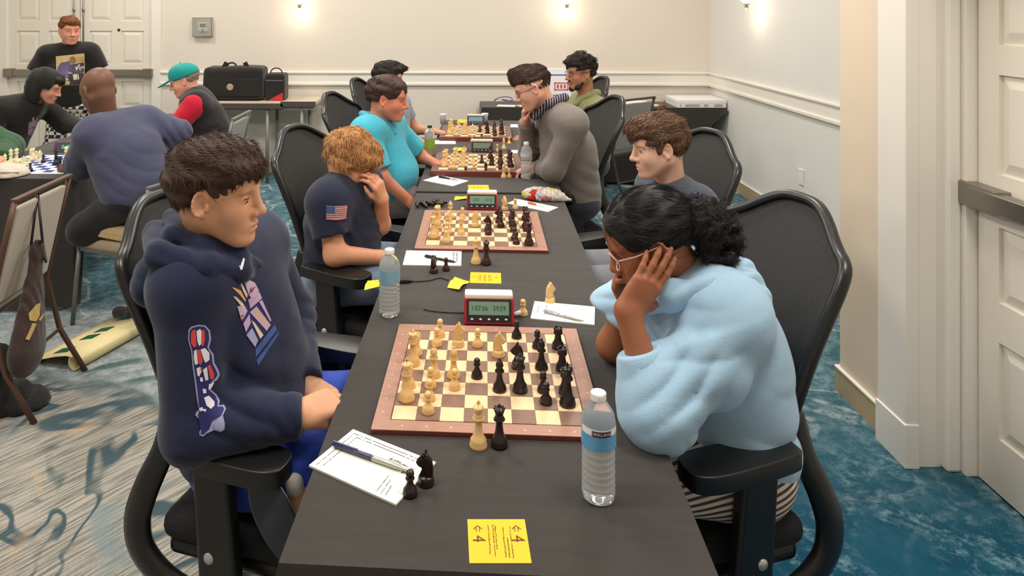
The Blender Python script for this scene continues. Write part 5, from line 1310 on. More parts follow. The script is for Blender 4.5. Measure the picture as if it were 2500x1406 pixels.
    sock = Grp(); q = so + Vector((.03, .045, .055)); sock.u(rc(q, q + Vector((-.0, .05, -.08)), .022, .026)); adopt(sdf_obj('sock', sock, .008, fabric('white_sock', (226, 218, 214))), pr)
    # hair: short sides, full top falling forward
    hn = Grp(); hn.u(el((-.016, 0, .052), (.104, .082, .088))).u(el((.0, 0, .088), (.100, .076, .060)), .03).u(el((.062, -.008, .088), (.050, .064, .038)), .025).u(el((-.055, 0, .055), (.062, .078, .075)), .03)
    hn.s(el((.115, 0, -.012), (.062, .12, .074)), .012).s(el((.045, 0, -.055), (.06, .12, .082)), .012).s(plane((-.05, 0, -.052), (.35, 0, 1)), .01)
    for sg in (-1, 1): hn.s(el((-.004, sg * .085, -.006), (.027, .03, .036)), .008)
    hn.d(wob(.0035, 70, 5)).d(folds((.03, 0, .12), .14, (.8, .5, .1), .022, .004, 0, .4, 2))
    def flow(x, y, zz):
        return (.9, -.35, .1 - 5 * max(0, x - .03)) if zz > .075 else (.35, 0, -1)
    hair(pr, hn, hd, R, sc, .0042, hair_mat('dark_brown', (44, 31, 26), (104, 78, 62)), 9000, flow, (.018, .042), .00075, .0015, .001, 1)
navy_boy()

# ------------------------------------------------------------------ person in the light blue hoodie (front right)
def blue_hoodie():
    pr = person_root((.70, 1.82, 0), 'person in a light blue hoodie and glasses at near right, cheek on hand')
    sk = skin_mat('blue_hoodie', (158, 100, 70)); hd = A3(.492, 1.745, 1.128); R = head_frame(PI - .10, .42, -.06); sc = 1.0
    pel = A3(.715, 1.83, .585); chest = A3(.655, 1.80, .865); nb = A3(.60, 1.765, 1.03)
    shL = A3(.645, 1.645, .985); shR = A3(.60, 1.945, .985)          # her left side is towards the camera
    elL = A3(.455, 1.575, .815); wrL = V3(at(1531, 764, 1.63)); elR = A3(.43, 1.90, .80); wrR = V3(at(1535, 735, 1.84))
    g = Grp(); g.u(torso(pel, chest, nb, shR, shL, 0, .9, 0, .92))
    H = Grp(); H.u(Xf(head_sdf({'nose': .8, 'cheek': 1.06}), hd, R, sc)); H.u(rc(nb - A3(0, 0, .02), hd + R.T @ A3(-.03, 0, -.03), .056, .050), .03)
    aL_ = Grp(); aL_.u(limb([shL, elL, wrL], [.045, .040, .028])); aR_ = Grp(); aR_.u(limb([shR, elR, wrR], [.045, .038, .027]))
    tip = V3(at(1618, 630, 1.648)); aL_.u(hand_nodes(wrL, tip - wrL, (.15, -.98, .0), -1, curls=[(.05, .15, .15), (.03, .12, .12), (.06, .15, .15), (.12, .2, .2)], spread=.07, thumb=(.85, .2), sc=.96), .02)
    tipR = V3(at(1492, 640, 1.80)); aR_.u(hand_nodes(wrR, tipR - wrR, (-.8, .5, .2), 1, (.5, .7, .5), .05, (.4, .3), .9), .02)
    kL = A3(.30, 1.72, .60); kR = A3(.30, 1.95, .60)
    g.u(limb([pel + A3(0, -.09, -.02), kL, A3(.30, 1.72, .12)], [.08, .056, .04])).u(limb([pel + A3(0, .09, -.02), kR, A3(.30, 1.95, .12)], [.08, .056, .04]))
    body = put_body(pr, [(g, .010), (H, .0032), (aL_, .0034), (aR_, .0045)], sk)
    face_parts(body, hd, R, sc, sk, rgb(30, 22, 20), name='blue_hoodie', lip=(140, 72, 66))
    mh = fabric('light_blue_fleece', (164, 198, 224), .92, .2, 360)
    h = Grp(); T = torso(pel + A3(.0, 0, -.0), chest + A3(.015, 0, 0), nb - A3(0, 0, .025), shR, shL, .036, .96, .01, 1.02); T.i(plane(pel + A3(0, 0, -.05), (.05, 0, -1)), .012); h.u(T)
    cL = elL + unit(wrL - elL) * .12; cR = elR + unit(shR - elR) * .045
    def sleeve(a, b2, c, r): s = limb([a, b2, c], r, 0, .05); s.i(plane(c, unit(c - b2)), .010); return s
    h.u(sleeve(shL, elL, cL, [.084, .080, .053]), .022)
    fs = limb([shR, cR + A3(-.015, 0, .03), cR], [.082, .082, .06], 0, .05); fs.i(plane(cR, unit(elR - shR)), .012); h.u(fs, .04)
    h.u(el(shL * .5 + elL * .5 + A3(.035, 0, -.02), (.095, .076, .085)), .025)
    u_ = unit(elL - shL)
    in_ = elL + A3(.05, -.02, .05)
    h.d(folds(in_, .09, A3(-.75, 0, .65), .06, .010, 0, -.4, 1)).d(folds(shL + u_ * .10 + A3(-.03, -.03, .03), .09, A3(-.4, 0, .9), .09, .007, 1.2, .4, 2)).d(folds(elL + A3(.02, 0, -.03), .06, A3(1, 0, .2), .055, .007, 0, .5, 8))
    h.d(folds(pel + A3(.05, -.1, .09), .12, (.25, .1, 1), .11, .008, .8, .2, 3)).d(folds(chest + A3(-.08, -.1, .02), .09, (1, 0, .25), .07, .006, 0, .2, 4)).d(wob(.002, 12, 6)).d(folds(cR + A3(0, -.05, .06), .09, (.2, 0, 1), .045, .007, 0, .4, 9))
    hood = put(pr, 'hoodie', h, .0062, mh)
    n = Grp(); ring = [A3(-.125, -.02, -.05), A3(-.085, -.085, -.005), A3(.0, -.115, .02), A3(.085, -.085, .02), A3(.115, 0, .02), A3(.085, .085, .02), A3(0, .115, .02), A3(-.085, .085, -.005), A3(-.125, .02, -.05)]
    for a, b2 in zip(ring, ring[1:]): n.u(rc(nb + a, nb + b2, .031), .03)
    n.u(el(nb + A3(.115, 0, -.035), (.07, .105, .055)), .04)
    for q in range(3): n.d(folds(nb + A3(.05, -.12 + .1 * q, .0), .10, (-.5, .2, 1), .045, .007, q, .4, q + 3))
    sub(hood, sdf_obj('hood', n, .006, mh))
    for c, d, r in ((cL, unit(wrL - elL), .050),):
        M = Vector(d).to_track_quat('Z', 'Y').to_matrix().to_4x4(); sub(hood, MB().lathe([(r, -.05), (r + .006, -.045), (r + .005, -.004), (r - .002, .003), (r - .012, 0), (.02, -.01)], 24, c=Vector(c), M=M).build('ribbed_cuff', mh))
    # dark lettering down the back, seen edge on
    mN = mat('print_indigo', rgb(40, 48, 110), .7)
    for q, (tx, dz, sz) in enumerate((('C', .07, .07), ('HAMP', .0, .045), ('8 16', -.065, .055), ('IONS', -.13, .055))):
        v, f = text_geo(tx, sz); c = chest + A3(.2, -.01, dz)
        decal(hood, 'back_lettering', (v, f), c, A3(0, 1, 0), A3(0, 0, 1), (-1, 0, 0), mN, .002, 0)
    # striped trousers
    m = bpy.data.materials.new('fabric_striped'); m.use_nodes = True; nt = m.node_tree; b = nt.nodes['Principled BSDF']; b.inputs['Roughness'].default_value = .85
    tc = nt.nodes.new('ShaderNodeTexCoord'); wv = nt.nodes.new('ShaderNodeTexWave'); wv.bands_direction = 'Z'; wv.inputs['Scale'].default_value = 20; wv.inputs['Distortion'].default_value = .6; wv.inputs['Detail'].default_value = 1; wv.inputs['Detail Scale'].default_value = .4
    mp = nt.nodes.new('ShaderNodeMapping'); mp.inputs['Rotation'].default_value = (.25, .30, 0); nt.links.new(tc.outputs['Object'], mp.inputs[0]); nt.links.new(mp.outputs[0], wv.inputs[0])
    cr = nt.nodes.new('ShaderNodeValToRGB'); cr.color_ramp.elements[0].position = .38; cr.color_ramp.elements[0].color = rgb(84, 66, 62); cr.color_ramp.elements[1].position = .5; cr.color_ramp.elements[1].color = rgb(226, 214, 206)
    nt.links.new(wv.outputs['Fac'], cr.inputs[0]); nt.links.new(cr.outputs[0], b.inputs['Base Color'])
    s = Grp(); s.u(el(pel + A3(0, 0, -.02), (.145, .185, .10))).u(limb([pel + A3(0, -.10, -.01), kL, A3(.30, 1.72, .15)], [.108, .088, .06]), .05).u(limb([pel + A3(0, .10, -.01), kR, A3(.30, 1.95, .15)], [.10, .085, .06]), .05); s.d(wob(.003, 20, 4))
    put(pr, 'striped_trousers', s, .008, m)
    # glasses, earring
    mg = mat('glasses_pink', rgb(226, 178, 170), .3); M = Matrix.Translation(Vector(hd)) @ Matrix(R.T.tolist()).to_4x4()
    gl = empty('glasses'); gl.parent = pr; gl.matrix_parent_inverse = Matrix.Translation(-Vector(pr.location))
    for sg in (-1, 1):
        P = [M @ Vector((.104 - .010 * abs(math.cos(a)) ** 2, sg * (.034 + .0265 * math.cos(a)), .008 + .0215 * math.sin(a))) for a in np.linspace(0, 2 * PI, 25)[:-1]]
        MB().tube(P, .0021, 6, closed=True).build('lens_rim', mg, gl)
        lens = mesh_obj('lens', [tuple(p) for p in P], [tuple(range(24))], mat('lens_glass', rgb(250, 250, 250), .03, Transmission_Weight=1.0, IOR=1.02), gl)
        MB().tube([M @ Vector((.092, sg * .061, .016)), M @ Vector((.05, sg * .078, .018)), M @ Vector((-.01, sg * .082, .022)), M @ Vector((-.03, sg * .081, .008))], .0022, 6).build('temple_arm', mg, gl)
    MB().tube([M @ Vector((.106, -.009, .014)), M @ Vector((.109, 0, .017)), M @ Vector((.106, .009, .014))], .002, 6).build('bridge', mg, gl)
    ea = M @ Vector((-.004, .086, -.034)); adopt(MB().ball(ea, .004, None, 10, 8).build('earring', mat('gold', rgb(226, 196, 140), .2, metal=.9)), pr)
    # hair drawn back into a loose curly bun
    hn = Grp(); hn.u(el((-.016, 0, .052), (.105, .083, .086))).u(el((.018, 0, .066), (.078, .077, .064)), .02).u(el((-.10, .0, .01), (.04, .05, .05)), .03)
    hn.s(el((.112, 0, -.012), (.060, .12, .076)), .010).s(el((.055, 0, -.065), (.065, .12, .075)), .012).s(plane((-.05, 0, -.062), (.3, 0, 1)), .01)
    for sg in (-1, 1): hn.s(el((-.002, sg * .085, -.008), (.024, .03, .034)), .008)
    hn.d(wob(.002, 80, 2))
    mb_ = hair_mat('black', (16, 14, 14), (50, 44, 44), .62)
    ho = hair(pr, hn, hd, R, sc, .0042, mb_, 6500, lambda x, y, z: (-1, 0, -.25 + .9 * (z < .02) - .4 * (x > .03)), (.04, .085), .0007, .001, .0006, 3)
    bun = Grp(); rs = random.Random(4)
    bun.u(el((-.135, .01, .005), (.055, .060, .062)))
    for q in range(26):
        a = rs.uniform(0, 2 * PI); c = rs.uniform(-1, 1); r = .045; p = A3(-.15 + r * math.cos(a) * .9, r * c, -.02 + r * math.sin(a) * 1.25 - .015); bun.u(el(p, (.020, .018, .017)), .008)
    for q in range(7): p = A3(-.12 - rs.random() * .06, rs.uniform(-.05, .05), -.085 - rs.random() * .03); bun.u(el(p, (.022, .016, .014)), .01)
    bun.d(wob(.004, 90, 8))
    ob = hair(pr, bun, hd, R, sc, .0042, mb_, 3000, lambda x, y, z: (rnd.uniform(-1, 1), rnd.uniform(-1, 1), rnd.uniform(-1, 1)), (.015, .03), .0009, .007, .005, 5, False); ob.name = 'curly_bun'
rnd = random.Random(11)
blue_hoodie()
# ------------------------------------------------------------------ the other players: one shared figure builder
def figure(loc, label, skin, hd, yaw, pitch, pel, chest, nb, shR, shL, elR, wrR, elL, wrL, top, name, roll=0.0, sc=1.0, hR=None, hL=None, sleeve='long', w=1.0, belly=0.0, dep=1.0, hb=.0075, hc=.0095,
           knees=None, feet=None, pants=None, headopt={}, brow=(40, 30, 26), hm=1.0, fold=.008, sfrac=.62, sl_r=(.07, .062, .044), shoes=None, topname='shirt', cut=-.05, inflate=.026, lip=(170, 96, 86), pants_m=None, topm=None):
    pel, chest, nb, shR, shL, elR, wrR, elL, wrL, hd = [V3(p) for p in (pel, chest, nb, shR, shL, elR, wrR, elL, wrL, hd)]
    pr = person_root(loc, label); sk = skin_mat(name, skin); R = head_frame(yaw, pitch, roll)
    g = Grp(); g.u(torso(pel, chest, nb, shR, shL, 0, .93 * w, belly * .9, .95 * dep))
    H = Grp(); H.u(Xf(head_sdf(headopt), hd, R, sc)); H.u(rc(nb - A3(0, 0, .03), hd + R.T @ A3(-.028, 0, -.03) * sc, .058 * sc, .053 * sc), .03)
    pcs = [(g, .012), (H, hb * .72)]
    for s_, e_, w_, hh, sd in ((shR, elR, wrR, hR, -1), (shL, elL, wrL, hL, 1)):
        a = Grp(); a.u(limb([s_, e_, w_], [.048, .041, .028], 0, .03))
        if hh: a.u(hand_nodes(w_, V3(hh[0]) - w_, hh[1], hh[2] if len(hh) > 2 else sd, hh[3] if len(hh) > 3 else (.5, .7, .5), .06, (.5, .4), hm), .02)
        pcs.append((a, hb * .85))
    if knees is not None:
        for kn, ft, sy in zip(knees, feet, (0, 1)):
            hip = pel + (unit(shR - shL) if sy == 0 else unit(shL - shR)) * .09 - A3(0, 0, .02); g.u(limb([hip, V3(kn), V3(ft)], [.08, .052, .036]), .03)
    body = put_body(pr, pcs, sk); face_parts(body, hd, R, sc, sk, rgb(*brow), name=name, lip=lip)
    mt = topm or fabric(name + '_top', top)
    h = Grp(); T = torso(pel, chest, nb - A3(0, 0, .035), shR, shL, inflate, .96 * w, belly, dep); T.i(plane(pel + A3(0, 0, cut), (0, 0, -1)), .012); h.u(T)
    for s_, e_, w_ in ((shR, elR, wrR), (shL, elL, wrL)):
        if sleeve == 'long': c = w_; s = limb([s_, e_, w_], sl_r, 0, .035); s.i(plane(w_ - unit(w_ - e_) * .01, unit(w_ - e_)), .008)
        elif sleeve == 'short': d = unit(e_ - s_); c = s_ + d * np.linalg.norm(e_ - s_) * sfrac; s = limb([s_, c], [sl_r[0], sl_r[1]], 0, .03); s.i(plane(c, d), .008)
        else: d = unit(e_ - s_); c = s_ + d * .03; s = limb([s_, c], [.07, .06], 0, .03); s.i(plane(c, d), .008)
        h.u(s, .022)
        if fold: h.d(folds(e_, .10, unit(w_ - e_) - unit(e_ - s_) * .4, .05, fold * .8, 0, .35, 1))
    if fold: h.d(folds((pel + chest) / 2 - A3(0, 0, .04), .15, (.2, .1, 1), .075, fold, .5, .3, 3)).d(wob(.0025, 18, 5))
    tp_ = put(pr, topname, h, hc, mt)
    col = MB(); M = Vector(hd - nb + A3(0, 0, .1)).to_track_quat('Z', 'Y').to_matrix().to_4x4()
    if knees is not None:
        p = Grp(); p.u(el(pel - A3(0, 0, .02), (.14 * dep + belly * .6, .18 * w, .10), rows(np.cross(unit(shL - shR), (0, 0, 1)), (0, 0, 1))))
        for kn, ft, sy in zip(knees, feet, (0, 1)):
            hip = pel + (unit(shR - shL) if sy == 0 else unit(shL - shR)) * .095 - A3(0, 0, .01); p.u(limb([hip, V3(kn), V3(ft) + A3(0, 0, .04)], [.10, .08, .058], 0, .05), .05)
        p.d(wob(.003, 18, 4)); put(pr, 'trousers', p, hc * 1.15, pants_m or fabric(name + '_trousers', pants))
        for ft, kn in zip(feet, knees):
            d = unit(A3(math.cos(yaw), math.sin(yaw), 0)); f = V3(ft); f = A3(f[0], f[1], 0); q = Grp(); q.u(rc(f + d * -.03 + A3(0, 0, .045), f + d * .15 + A3(0, 0, .032), .045, .036, ((0, 0, 1), .85))).u(rc(f + A3(0, 0, .05), f + A3(0, 0, .10), .044, .042), .03); q.i(plane((0, 0, .004), (0, 0, -1)), .006)
            put(pr, 'shoe', q, .011, fabric('shoe_' + name, shoes or (40, 38, 40)))
    return dict(pr=pr, body=body, top=tp_, R=R, hd=hd, sc=sc, nb=nb, pel=pel, chest=chest, M=Matrix.Translation(Vector(hd)) @ Matrix(R.T.tolist()).to_4x4() @ Matrix.Diagonal((sc, sc, sc, 1)))
def glasses(F, col, r=.0016, rx=.025, rz=.019):
    mg = mat('frame_%d_%d_%d' % col, rgb(*col), .3); M = F['M']; pr = F['pr']; gl = empty('glasses'); gl.parent = pr; gl.matrix_parent_inverse = Matrix.Translation(-Vector(pr.location))
    for sg in (-1, 1):
        P = [M @ Vector((.102 - .010 * abs(math.cos(a)) ** 2, sg * (.034 + rx * math.cos(a)), .009 + rz * math.sin(a))) for a in np.linspace(0, 2 * PI, 21)[:-1]]
        MB().tube(P, r, 6, closed=True).build('lens_rim', mg, gl)
        MB().tube([M @ Vector((.092, sg * .059, .016)), M @ Vector((.04, sg * .079, .018)), M @ Vector((-.02, sg * .082, .020))], r, 6).build('temple_arm', mg, gl)
    MB().tube([M @ Vector((.105, -.009, .014)), M @ Vector((.107, 0, .016)), M @ Vector((.105, .009, .014))], r, 6).build('bridge', mg, gl)
def cap_hair(top=0.0, front=0.0, back=0.0, low=-.05, ear=True, face=(.062, .074), wobble=.003, sides=0.0):
    hn = Grp(); hn.u(el((-.016, 0, .050), (.104 + back, .081 + sides, .086))).u(el((.0, 0, .075 + top * .5), (.096, .074 + sides, .058 + top * .5)), .03)
    if front: hn.u(el((.055, 0, .085 + top * .4), (.045 + front, .058, .034 + front * .5)), .025)
    hn.s(el((.114, 0, -.014), (face[0], .12, face[1])), .012).s(el((.050, 0, -.060), (.06, .12, .080)), .012).s(plane((-.05, 0, low), (.35, 0, 1)), .01)
    if ear:
        for sg in (-1, 1): hn.s(el((-.004, sg * .085, -.006), (.026, .03, .034)), .008)
    return hn.d(wob(wobble, 70, 5))
fl_fwd = lambda x, y, z: (.9, 0, .1 - 5 * max(0, x - .03)) if z > .075 else (.3, 0, -1)
fl_back = lambda x, y, z: (-1, 0, -.1) if z > .06 else (-.4, 0, -1)
rn2 = random.Random(21)
fl_rand = lambda x, y, z: (rn2.uniform(-1, 1), rn2.uniform(-1, 1), rn2.uniform(-1.2, .6))

# --- curly haired child, second on the left
F = figure((-.50, 2.95, 0), 'child with curly ginger hair in a navy tee with a flag patch, hand over face', (222, 158, 124), at(852, 400, 2.93), -.18, .50,
           pel=(-.50, 2.97, .60), chest=(-.475, 2.95, .83), nb=(-.465, 2.94, .985), shR=at(797, 495, 2.80), shL=(-.40, 3.09, .945), elR=at(818, 622, 2.76), wrR=at(925, 628, 2.83), elL=at(928, 548, 2.98), wrL=at(932, 486, 2.90),
           hR=(at(960, 622, 2.86), (0, -.2, 1)), hL=(at(916, 428, 2.84), (.80, -.55, .2), 1, (.5, .75, .5)), top=(34, 39, 60), name='curly_child', sleeve='short', w=.92, dep=.98, hb=.006, hc=.008, hm=.9, sl_r=(.075, .072, .05),
           knees=((-.12, 2.83, .60), (-.12, 3.05, .60)), feet=((-.22, 2.83, .06), (-.20, 3.05, .06)), pants=(132, 146, 166), sc=.97, topname='tee', belly=.02)
hn = cap_hair(.012, .012, .012, -.075, False, (.054, .068), .006, .010)
for q in range(34):
    a, b2 = rn2.uniform(-2.6, 2.6), rn2.uniform(-.35, 1.4); r = .100; hn.u(el((-.012 + r * math.cos(a) * math.cos(b2), r * .86 * math.sin(a) * math.cos(b2), .045 + r * math.sin(b2) * .95), (.022, .020, .018)), .014)
hn.s(el((.120, 0, -.018), (.058, .11, .070)), .01).s(el((.075, 0, -.06), (.06, .11, .06)), .01)
hair(F['pr'], hn, F['hd'], F['R'], .97, .0052, hair_mat('ginger', (150, 94, 50), (232, 178, 118)), 3200, lambda x, y, z: (.55 + rn2.uniform(-.5, .5), .5 * y / .08 + rn2.uniform(-.5, .5), -.75 + rn2.uniform(-.3, .3)), (.03, .06), .0016, .006, .005, 2)
# flag patch on the sleeve
U = A3(2.72 / FPX, 0, 0); W = A3(0, 0, -2.72 / FPX); O = V3(at(820, 521, 2.72)); mw, mr_, mb_ = mat('flag_white', rgb(230, 226, 226), .7), mat('flag_red', rgb(184, 56, 62), .7), mat('flag_blue', rgb(70, 80, 130), .7)
decal(F['top'], 'flag_patch', poly([(-23, -20), (-22, 14), (22, 20), (24, -13)]), O, U, W, (0, 1, 0), mw, .0025, 3, 9)
for q in range(7):
    y = -19 + q * 4.95; decal(F['top'], 'flag_stripe', poly([(-23 if q > 3 else -2, y + (0 if q > 3 else 3)), (-23 if q > 3 else -2, y + 2.6 + (0 if q > 3 else 3)), (23, y + 9), (23, y + 6.5)]), O, U, W, (0, 1, 0), mr_, .0045, 2, 9)
decal(F['top'], 'flag_canton', poly([(-23, -20), (-22.5, -2), (-2, 1), (-2, -17)]), O, U, W, (0, 1, 0), mb_, .005, 2, 9)

# --- boy in the dark tee, second on the right
F = figure((.85, 2.88, 0), 'boy with brown hair in a dark grey tee, second on the right side', (226, 178, 154), (.818, 2.79, 1.152), PI + .02, .12,
           pel=(.86, 2.92, .59), chest=(.90, 2.88, .84), nb=(.875, 2.83, 1.0), shL=(.93, 2.68, .945), shR=(.86, 3.0, .945), elL=(.88, 2.62, .73), wrL=(.74, 2.76, .655), elR=(.82, 3.08, .74), wrR=(.74, 3.0, .655), top=(70, 76, 90), name='brown_boy', sleeve='short', hb=.006, hc=.009,
           hR=((.66, 2.97, .64), (0, 0, 1)), hL=((.66, 2.80, .64), (0, 0, 1)), knees=((.40, 2.98, .60), (.42, 2.78, .60)), feet=((.42, 2.98, .06), (.44, 2.78, .06)), pants=(120, 122, 128), topname='tee', w=.92, lip=(200, 120, 110))
hn = cap_hair(.014, .026, .006, -.06, True, (.056, .066), .004, .004)
for sg in (-1, 1): hn.u(rc((.016, sg * .070, .035), (.026, sg * .066, -.002), .014, .006), .012)
if True: hn.u(rc((-.03, -.01, .13), (-.045, -.015, .178), .022, .004), .02).u(el((.07, -.02, .062), (.040, .055, .026)), .02)
hair(F['pr'], hn, F['hd'], F['R'], 1.0, .0048, hair_mat('brown', (70, 48, 36), (134, 100, 76)), 2400, lambda x, y, z: (.9, .35, .1 - 6 * max(0, x - .03)) if z > .06 else (.35, 0, -1), (.02, .045), .0017, .004, .004, 6)

# --- man in the turquoise shirt, third on the left
F = figure((-.43, 4.1, 0), 'man with dark brown hair in a turquoise polo shirt, third on the left side', (214, 136, 108), (-.388, 4.0, 1.186), -.10, .12,
           pel=(-.44, 4.13, .61), chest=(-.45, 4.08, .87), nb=(-.445, 4.03, 1.045), shR=at(890, 325, 3.88), shL=(-.38, 4.24, 1.0), elR=at(930, 432, 3.83), wrR=at(1000, 492, 3.88), elL=(-.22, 4.34, .80), wrL=(-.12, 4.2, .78),
           hR=(at(1040, 515, 3.9), (0, -.3, 1)), hL=((-.04, 4.15, .775), (0, 0, 1)), top=(70, 176, 200), name='turquoise_man', sleeve='short', sfrac=.85, w=1.06, belly=.062, dep=1.08, knees=((-.05, 3.98, .60), (-.05, 4.25, .60)), feet=((-.15, 3.98, .06), (-.12, 4.25, .06)), pants=(110, 100, 96), topname='polo_shirt', headopt={'nose': 1.15, 'jaw': 1.08, 'cheek': 1.08}, sl_r=(.078, .076, .05), sc=1.05, brow=(70, 50, 40))
hn = cap_hair(.004, .0, .008, -.075, True, (.058, .072), .003, .004)
hair(F['pr'], hn, F['hd'], F['R'], 1.05, .006, hair_mat('dark_brown2', (44, 30, 28), (92, 66, 58)), 1500, lambda x, y, z: (-.6, -.5, -.5), (.02, .04), .0016, .001, .001, 7)
cg = Grp(); nb_ = F['nb']
for sg in (-1, 1): cg.u(rc(nb_ + A3(.10, sg * .02, -.045), nb_ + A3(.0, sg * .09, .035), .016), .01).u(rc(nb_ + A3(.0, sg * .09, .035), nb_ + A3(-.09, 0, .06), .018), .01)
sub(F['top'], sdf_obj('collar', cg, .008, F['top'].data.materials[0]))

# --- man in the grey sweater, third on the right
F = figure((.62, 4.0, 0), 'man with glasses in a grey sweater, third on the right, fist at his mouth', (224, 168, 144), at(1303, 218, 3.86), PI - .05, .40,
           pel=(.69, 4.05, .63), chest=(.645, 3.98, .93), nb=(.545, 3.91, 1.165), shL=at(1398, 305, 3.74), shR=(.56, 4.12, 1.09), elL=at(1350, 416, 3.78), wrL=at(1318, 410, 4.0), elR=at(1292, 368, 4.15), wrR=at(1283, 296, 4.0),
           hL=(at(1285, 410, 4.0), (0, 0, 1)), hR=(at(1284, 262, 3.95), (-.8, .3, .3), -1, (.8, .9, .6)), top=(124, 116, 110), name='grey_sweater', w=1.08, dep=1.05, knees=((.32, 3.92, .62), (.32, 4.2, .62)), feet=((.35, 3.92, .06), (.35, 4.2, .06)), pants=(44, 46, 56), topname='sweater', headopt={'nose': 1.1}, sc=.96, fold=.010, sl_r=(.072, .060, .046), hc=.009, hb=.0064)
hn = cap_hair(.010, .012, -.004, -.05, True, (.066, .080), .002, -.006)
hn.u(el((.035, 0, .128), (.062, .050, .030)), .02).u(el((.082, 0, .122), (.026, .042, .024)), .02)
hair(F['pr'], hn, F['hd'], F['R'], .96, .0055, hair_mat('dark_brown3', (40, 28, 24), (86, 62, 52)), 1900, fl_back, (.025, .045), .0017, .002, .003, 8)
glasses(F, (70, 60, 58))
nb_ = F['nb']; cm = bpy.data.materials.new('striped_collar'); cm.use_nodes = True; nt = cm.node_tree; b = nt.nodes['Principled BSDF']; b.inputs['Roughness'].default_value = .8
tc = nt.nodes.new('ShaderNodeTexCoord'); wv = nt.nodes.new('ShaderNodeTexWave'); wv.inputs['Scale'].default_value = 22; wv.bands_direction = 'X'; nt.links.new(tc.outputs['Object'], wv.inputs[0]); cr = nt.nodes.new('ShaderNodeValToRGB'); cr.color_ramp.elements[0].position = .8; cr.color_ramp.elements[0].color = rgb(36, 34, 62); cr.color_ramp.elements[1].position = .9; cr.color_ramp.elements[1].color = rgb(190, 176, 176); nt.links.new(wv.outputs['Fac'], cr.inputs[0]); nt.links.new(cr.outputs[0], b.inputs['Base Color'])
cg = Grp(); cg.u(rc(nb_ + A3(-.10, -.03, -.055), nb_ + A3(-.03, -.09, .03), .020), .012).u(rc(nb_ + A3(-.03, -.09, .03), nb_ + A3(.065, -.03, .055), .024), .012).u(rc(nb_ + A3(.065, -.03, .055), nb_ + A3(-.03, .08, .03), .022), .012).u(rc(nb_ + A3(-.10, .03, -.055), nb_ + A3(-.03, .09, .03), .020), .012)
sub(F['top'], sdf_obj('shirt_collar', cg, .007, cm))

# --- man half hidden behind the turquoise shirt
F = figure((-.48, 5.2, 0), 'man with swept black hair half hidden behind the man in turquoise', (206, 150, 118), at(946, 196, 5.12), .05, .12,
           pel=(-.50, 5.2, .6), chest=(-.48, 5.17, .87), nb=(-.48, 5.14, 1.04), shR=(-.50, 4.97, .99), shL=(-.42, 5.3, .99), elR=(-.34, 4.93, .78), wrR=at(1010, 338, 5.0), elL=(-.30, 5.34, .79), wrL=(-.16, 5.25, .79),
           hR=(at(1036, 352, 5.0), (0, -.4, 1)), hL=((-.08, 5.22, .78), (0, 0, 1)), top=(150, 156, 172), name='quiff_man', hb=.008, hc=.011, sleeve='short', knees=((-.1, 5.05, .6), (-.1, 5.3, .6)), feet=((-.15, 5.05, .06), (-.15, 5.3, .06)), pants=(60, 60, 70))
hn = cap_hair(.01, .01, .004, -.06, True); hn.u(rc((.04, 0, .115), (.115, 0, .105), .03, .02), .02)
hair(F['pr'], hn, F['hd'], F['R'], 1.0, .007, hair_mat('black2', (20, 17, 16), (56, 46, 42)), 900, fl_fwd, (.02, .045), .002, .001, .002, 9)
wv_ = V3(at(1003, 332, 5.0)); MBw = MB().tube([wv_ + .03 * (math.cos(a) * A3(.25, .97, 0) + math.sin(a) * A3(-.35, .1, .93)) for a in np.linspace(0, 2 * PI, 15)[:-1]], .006, 6, closed=True).build('wristwatch', m_dark); adopt(MBw, F['pr'])

# --- bearded man in olive, fourth on the right
F = figure((.98, 5.05, 0), 'bearded man with curly dark hair and glasses in an olive top, farthest on the right', (176, 122, 92), (.905, 5.0, 1.245), PI + .30, .06,
           pel=(.98, 5.15, .6), chest=(.985, 5.08, .87), nb=(.945, 5.03, 1.075), shL=(1.02, 4.85, 1.0), shR=(.92, 5.2, 1.0), elL=(.92, 4.8, .76), wrL=(.66, 4.9, .77), elR=(.78, 5.25, .77), wrR=(.55, 5.12, .77), hL=((.55, 4.95, .77), (0, 0, 1)), hR=((.45, 5.1, .77), (0, 0, 1)),
           top=(134, 134, 90), name='olive_man', knees=((.5, 5.1, .6), (.52, 4.9, .6)), feet=((.5, 5.1, .06), (.52, 4.9, .06)), pants=(70, 78, 92), headopt={'nose': 1.15}, brow=(24, 18, 16), hb=.0072, hc=.010, topname='olive_top')
hn = cap_hair(.016, .012, .004, -.05, True, (.06, .072), .007)
for q in range(22): a, b2 = rn2.uniform(-2.8, 2.8), rn2.uniform(.35, 1.5); hn.u(el((-.012 + .10 * math.cos(a) * math.cos(b2), .085 * math.sin(a) * math.cos(b2), .055 + .092 * math.sin(b2)), (.02, .018, .016)), .012)
mh_ = hair_mat('black3', (24, 19, 17), (64, 50, 44))
hair(F['pr'], hn, F['hd'], F['R'], 1.0, .0065, mh_, 1300, fl_rand, (.02, .035), .002, .006, .006, 10)
bd = Grp()
for sg in (-1, 1): bd.u(rc((.0, sg * .060, -.03), (.05, sg * .040, -.082), .012, .017), .02).u(rc((.05, sg * .040, -.082), (.080, 0, -.095), .017, .015), .02).u(rc((.098, sg * .004, -.043), (.088, sg * .026, -.052), .006, .006), .008)
bd.s(el((.10, 0, -.060), (.025, .026, .014)), .006)
ob = hair(F['pr'], bd, F['hd'], F['R'], 1.0, .006, mh_, 700, lambda x, y, z: (.3, 0, -1), (.008, .016), .0016, .002, .002, 12, False); ob.name = 'beard'
glasses(F, (40, 36, 40))
nb_ = F['nb']; cg = Grp()
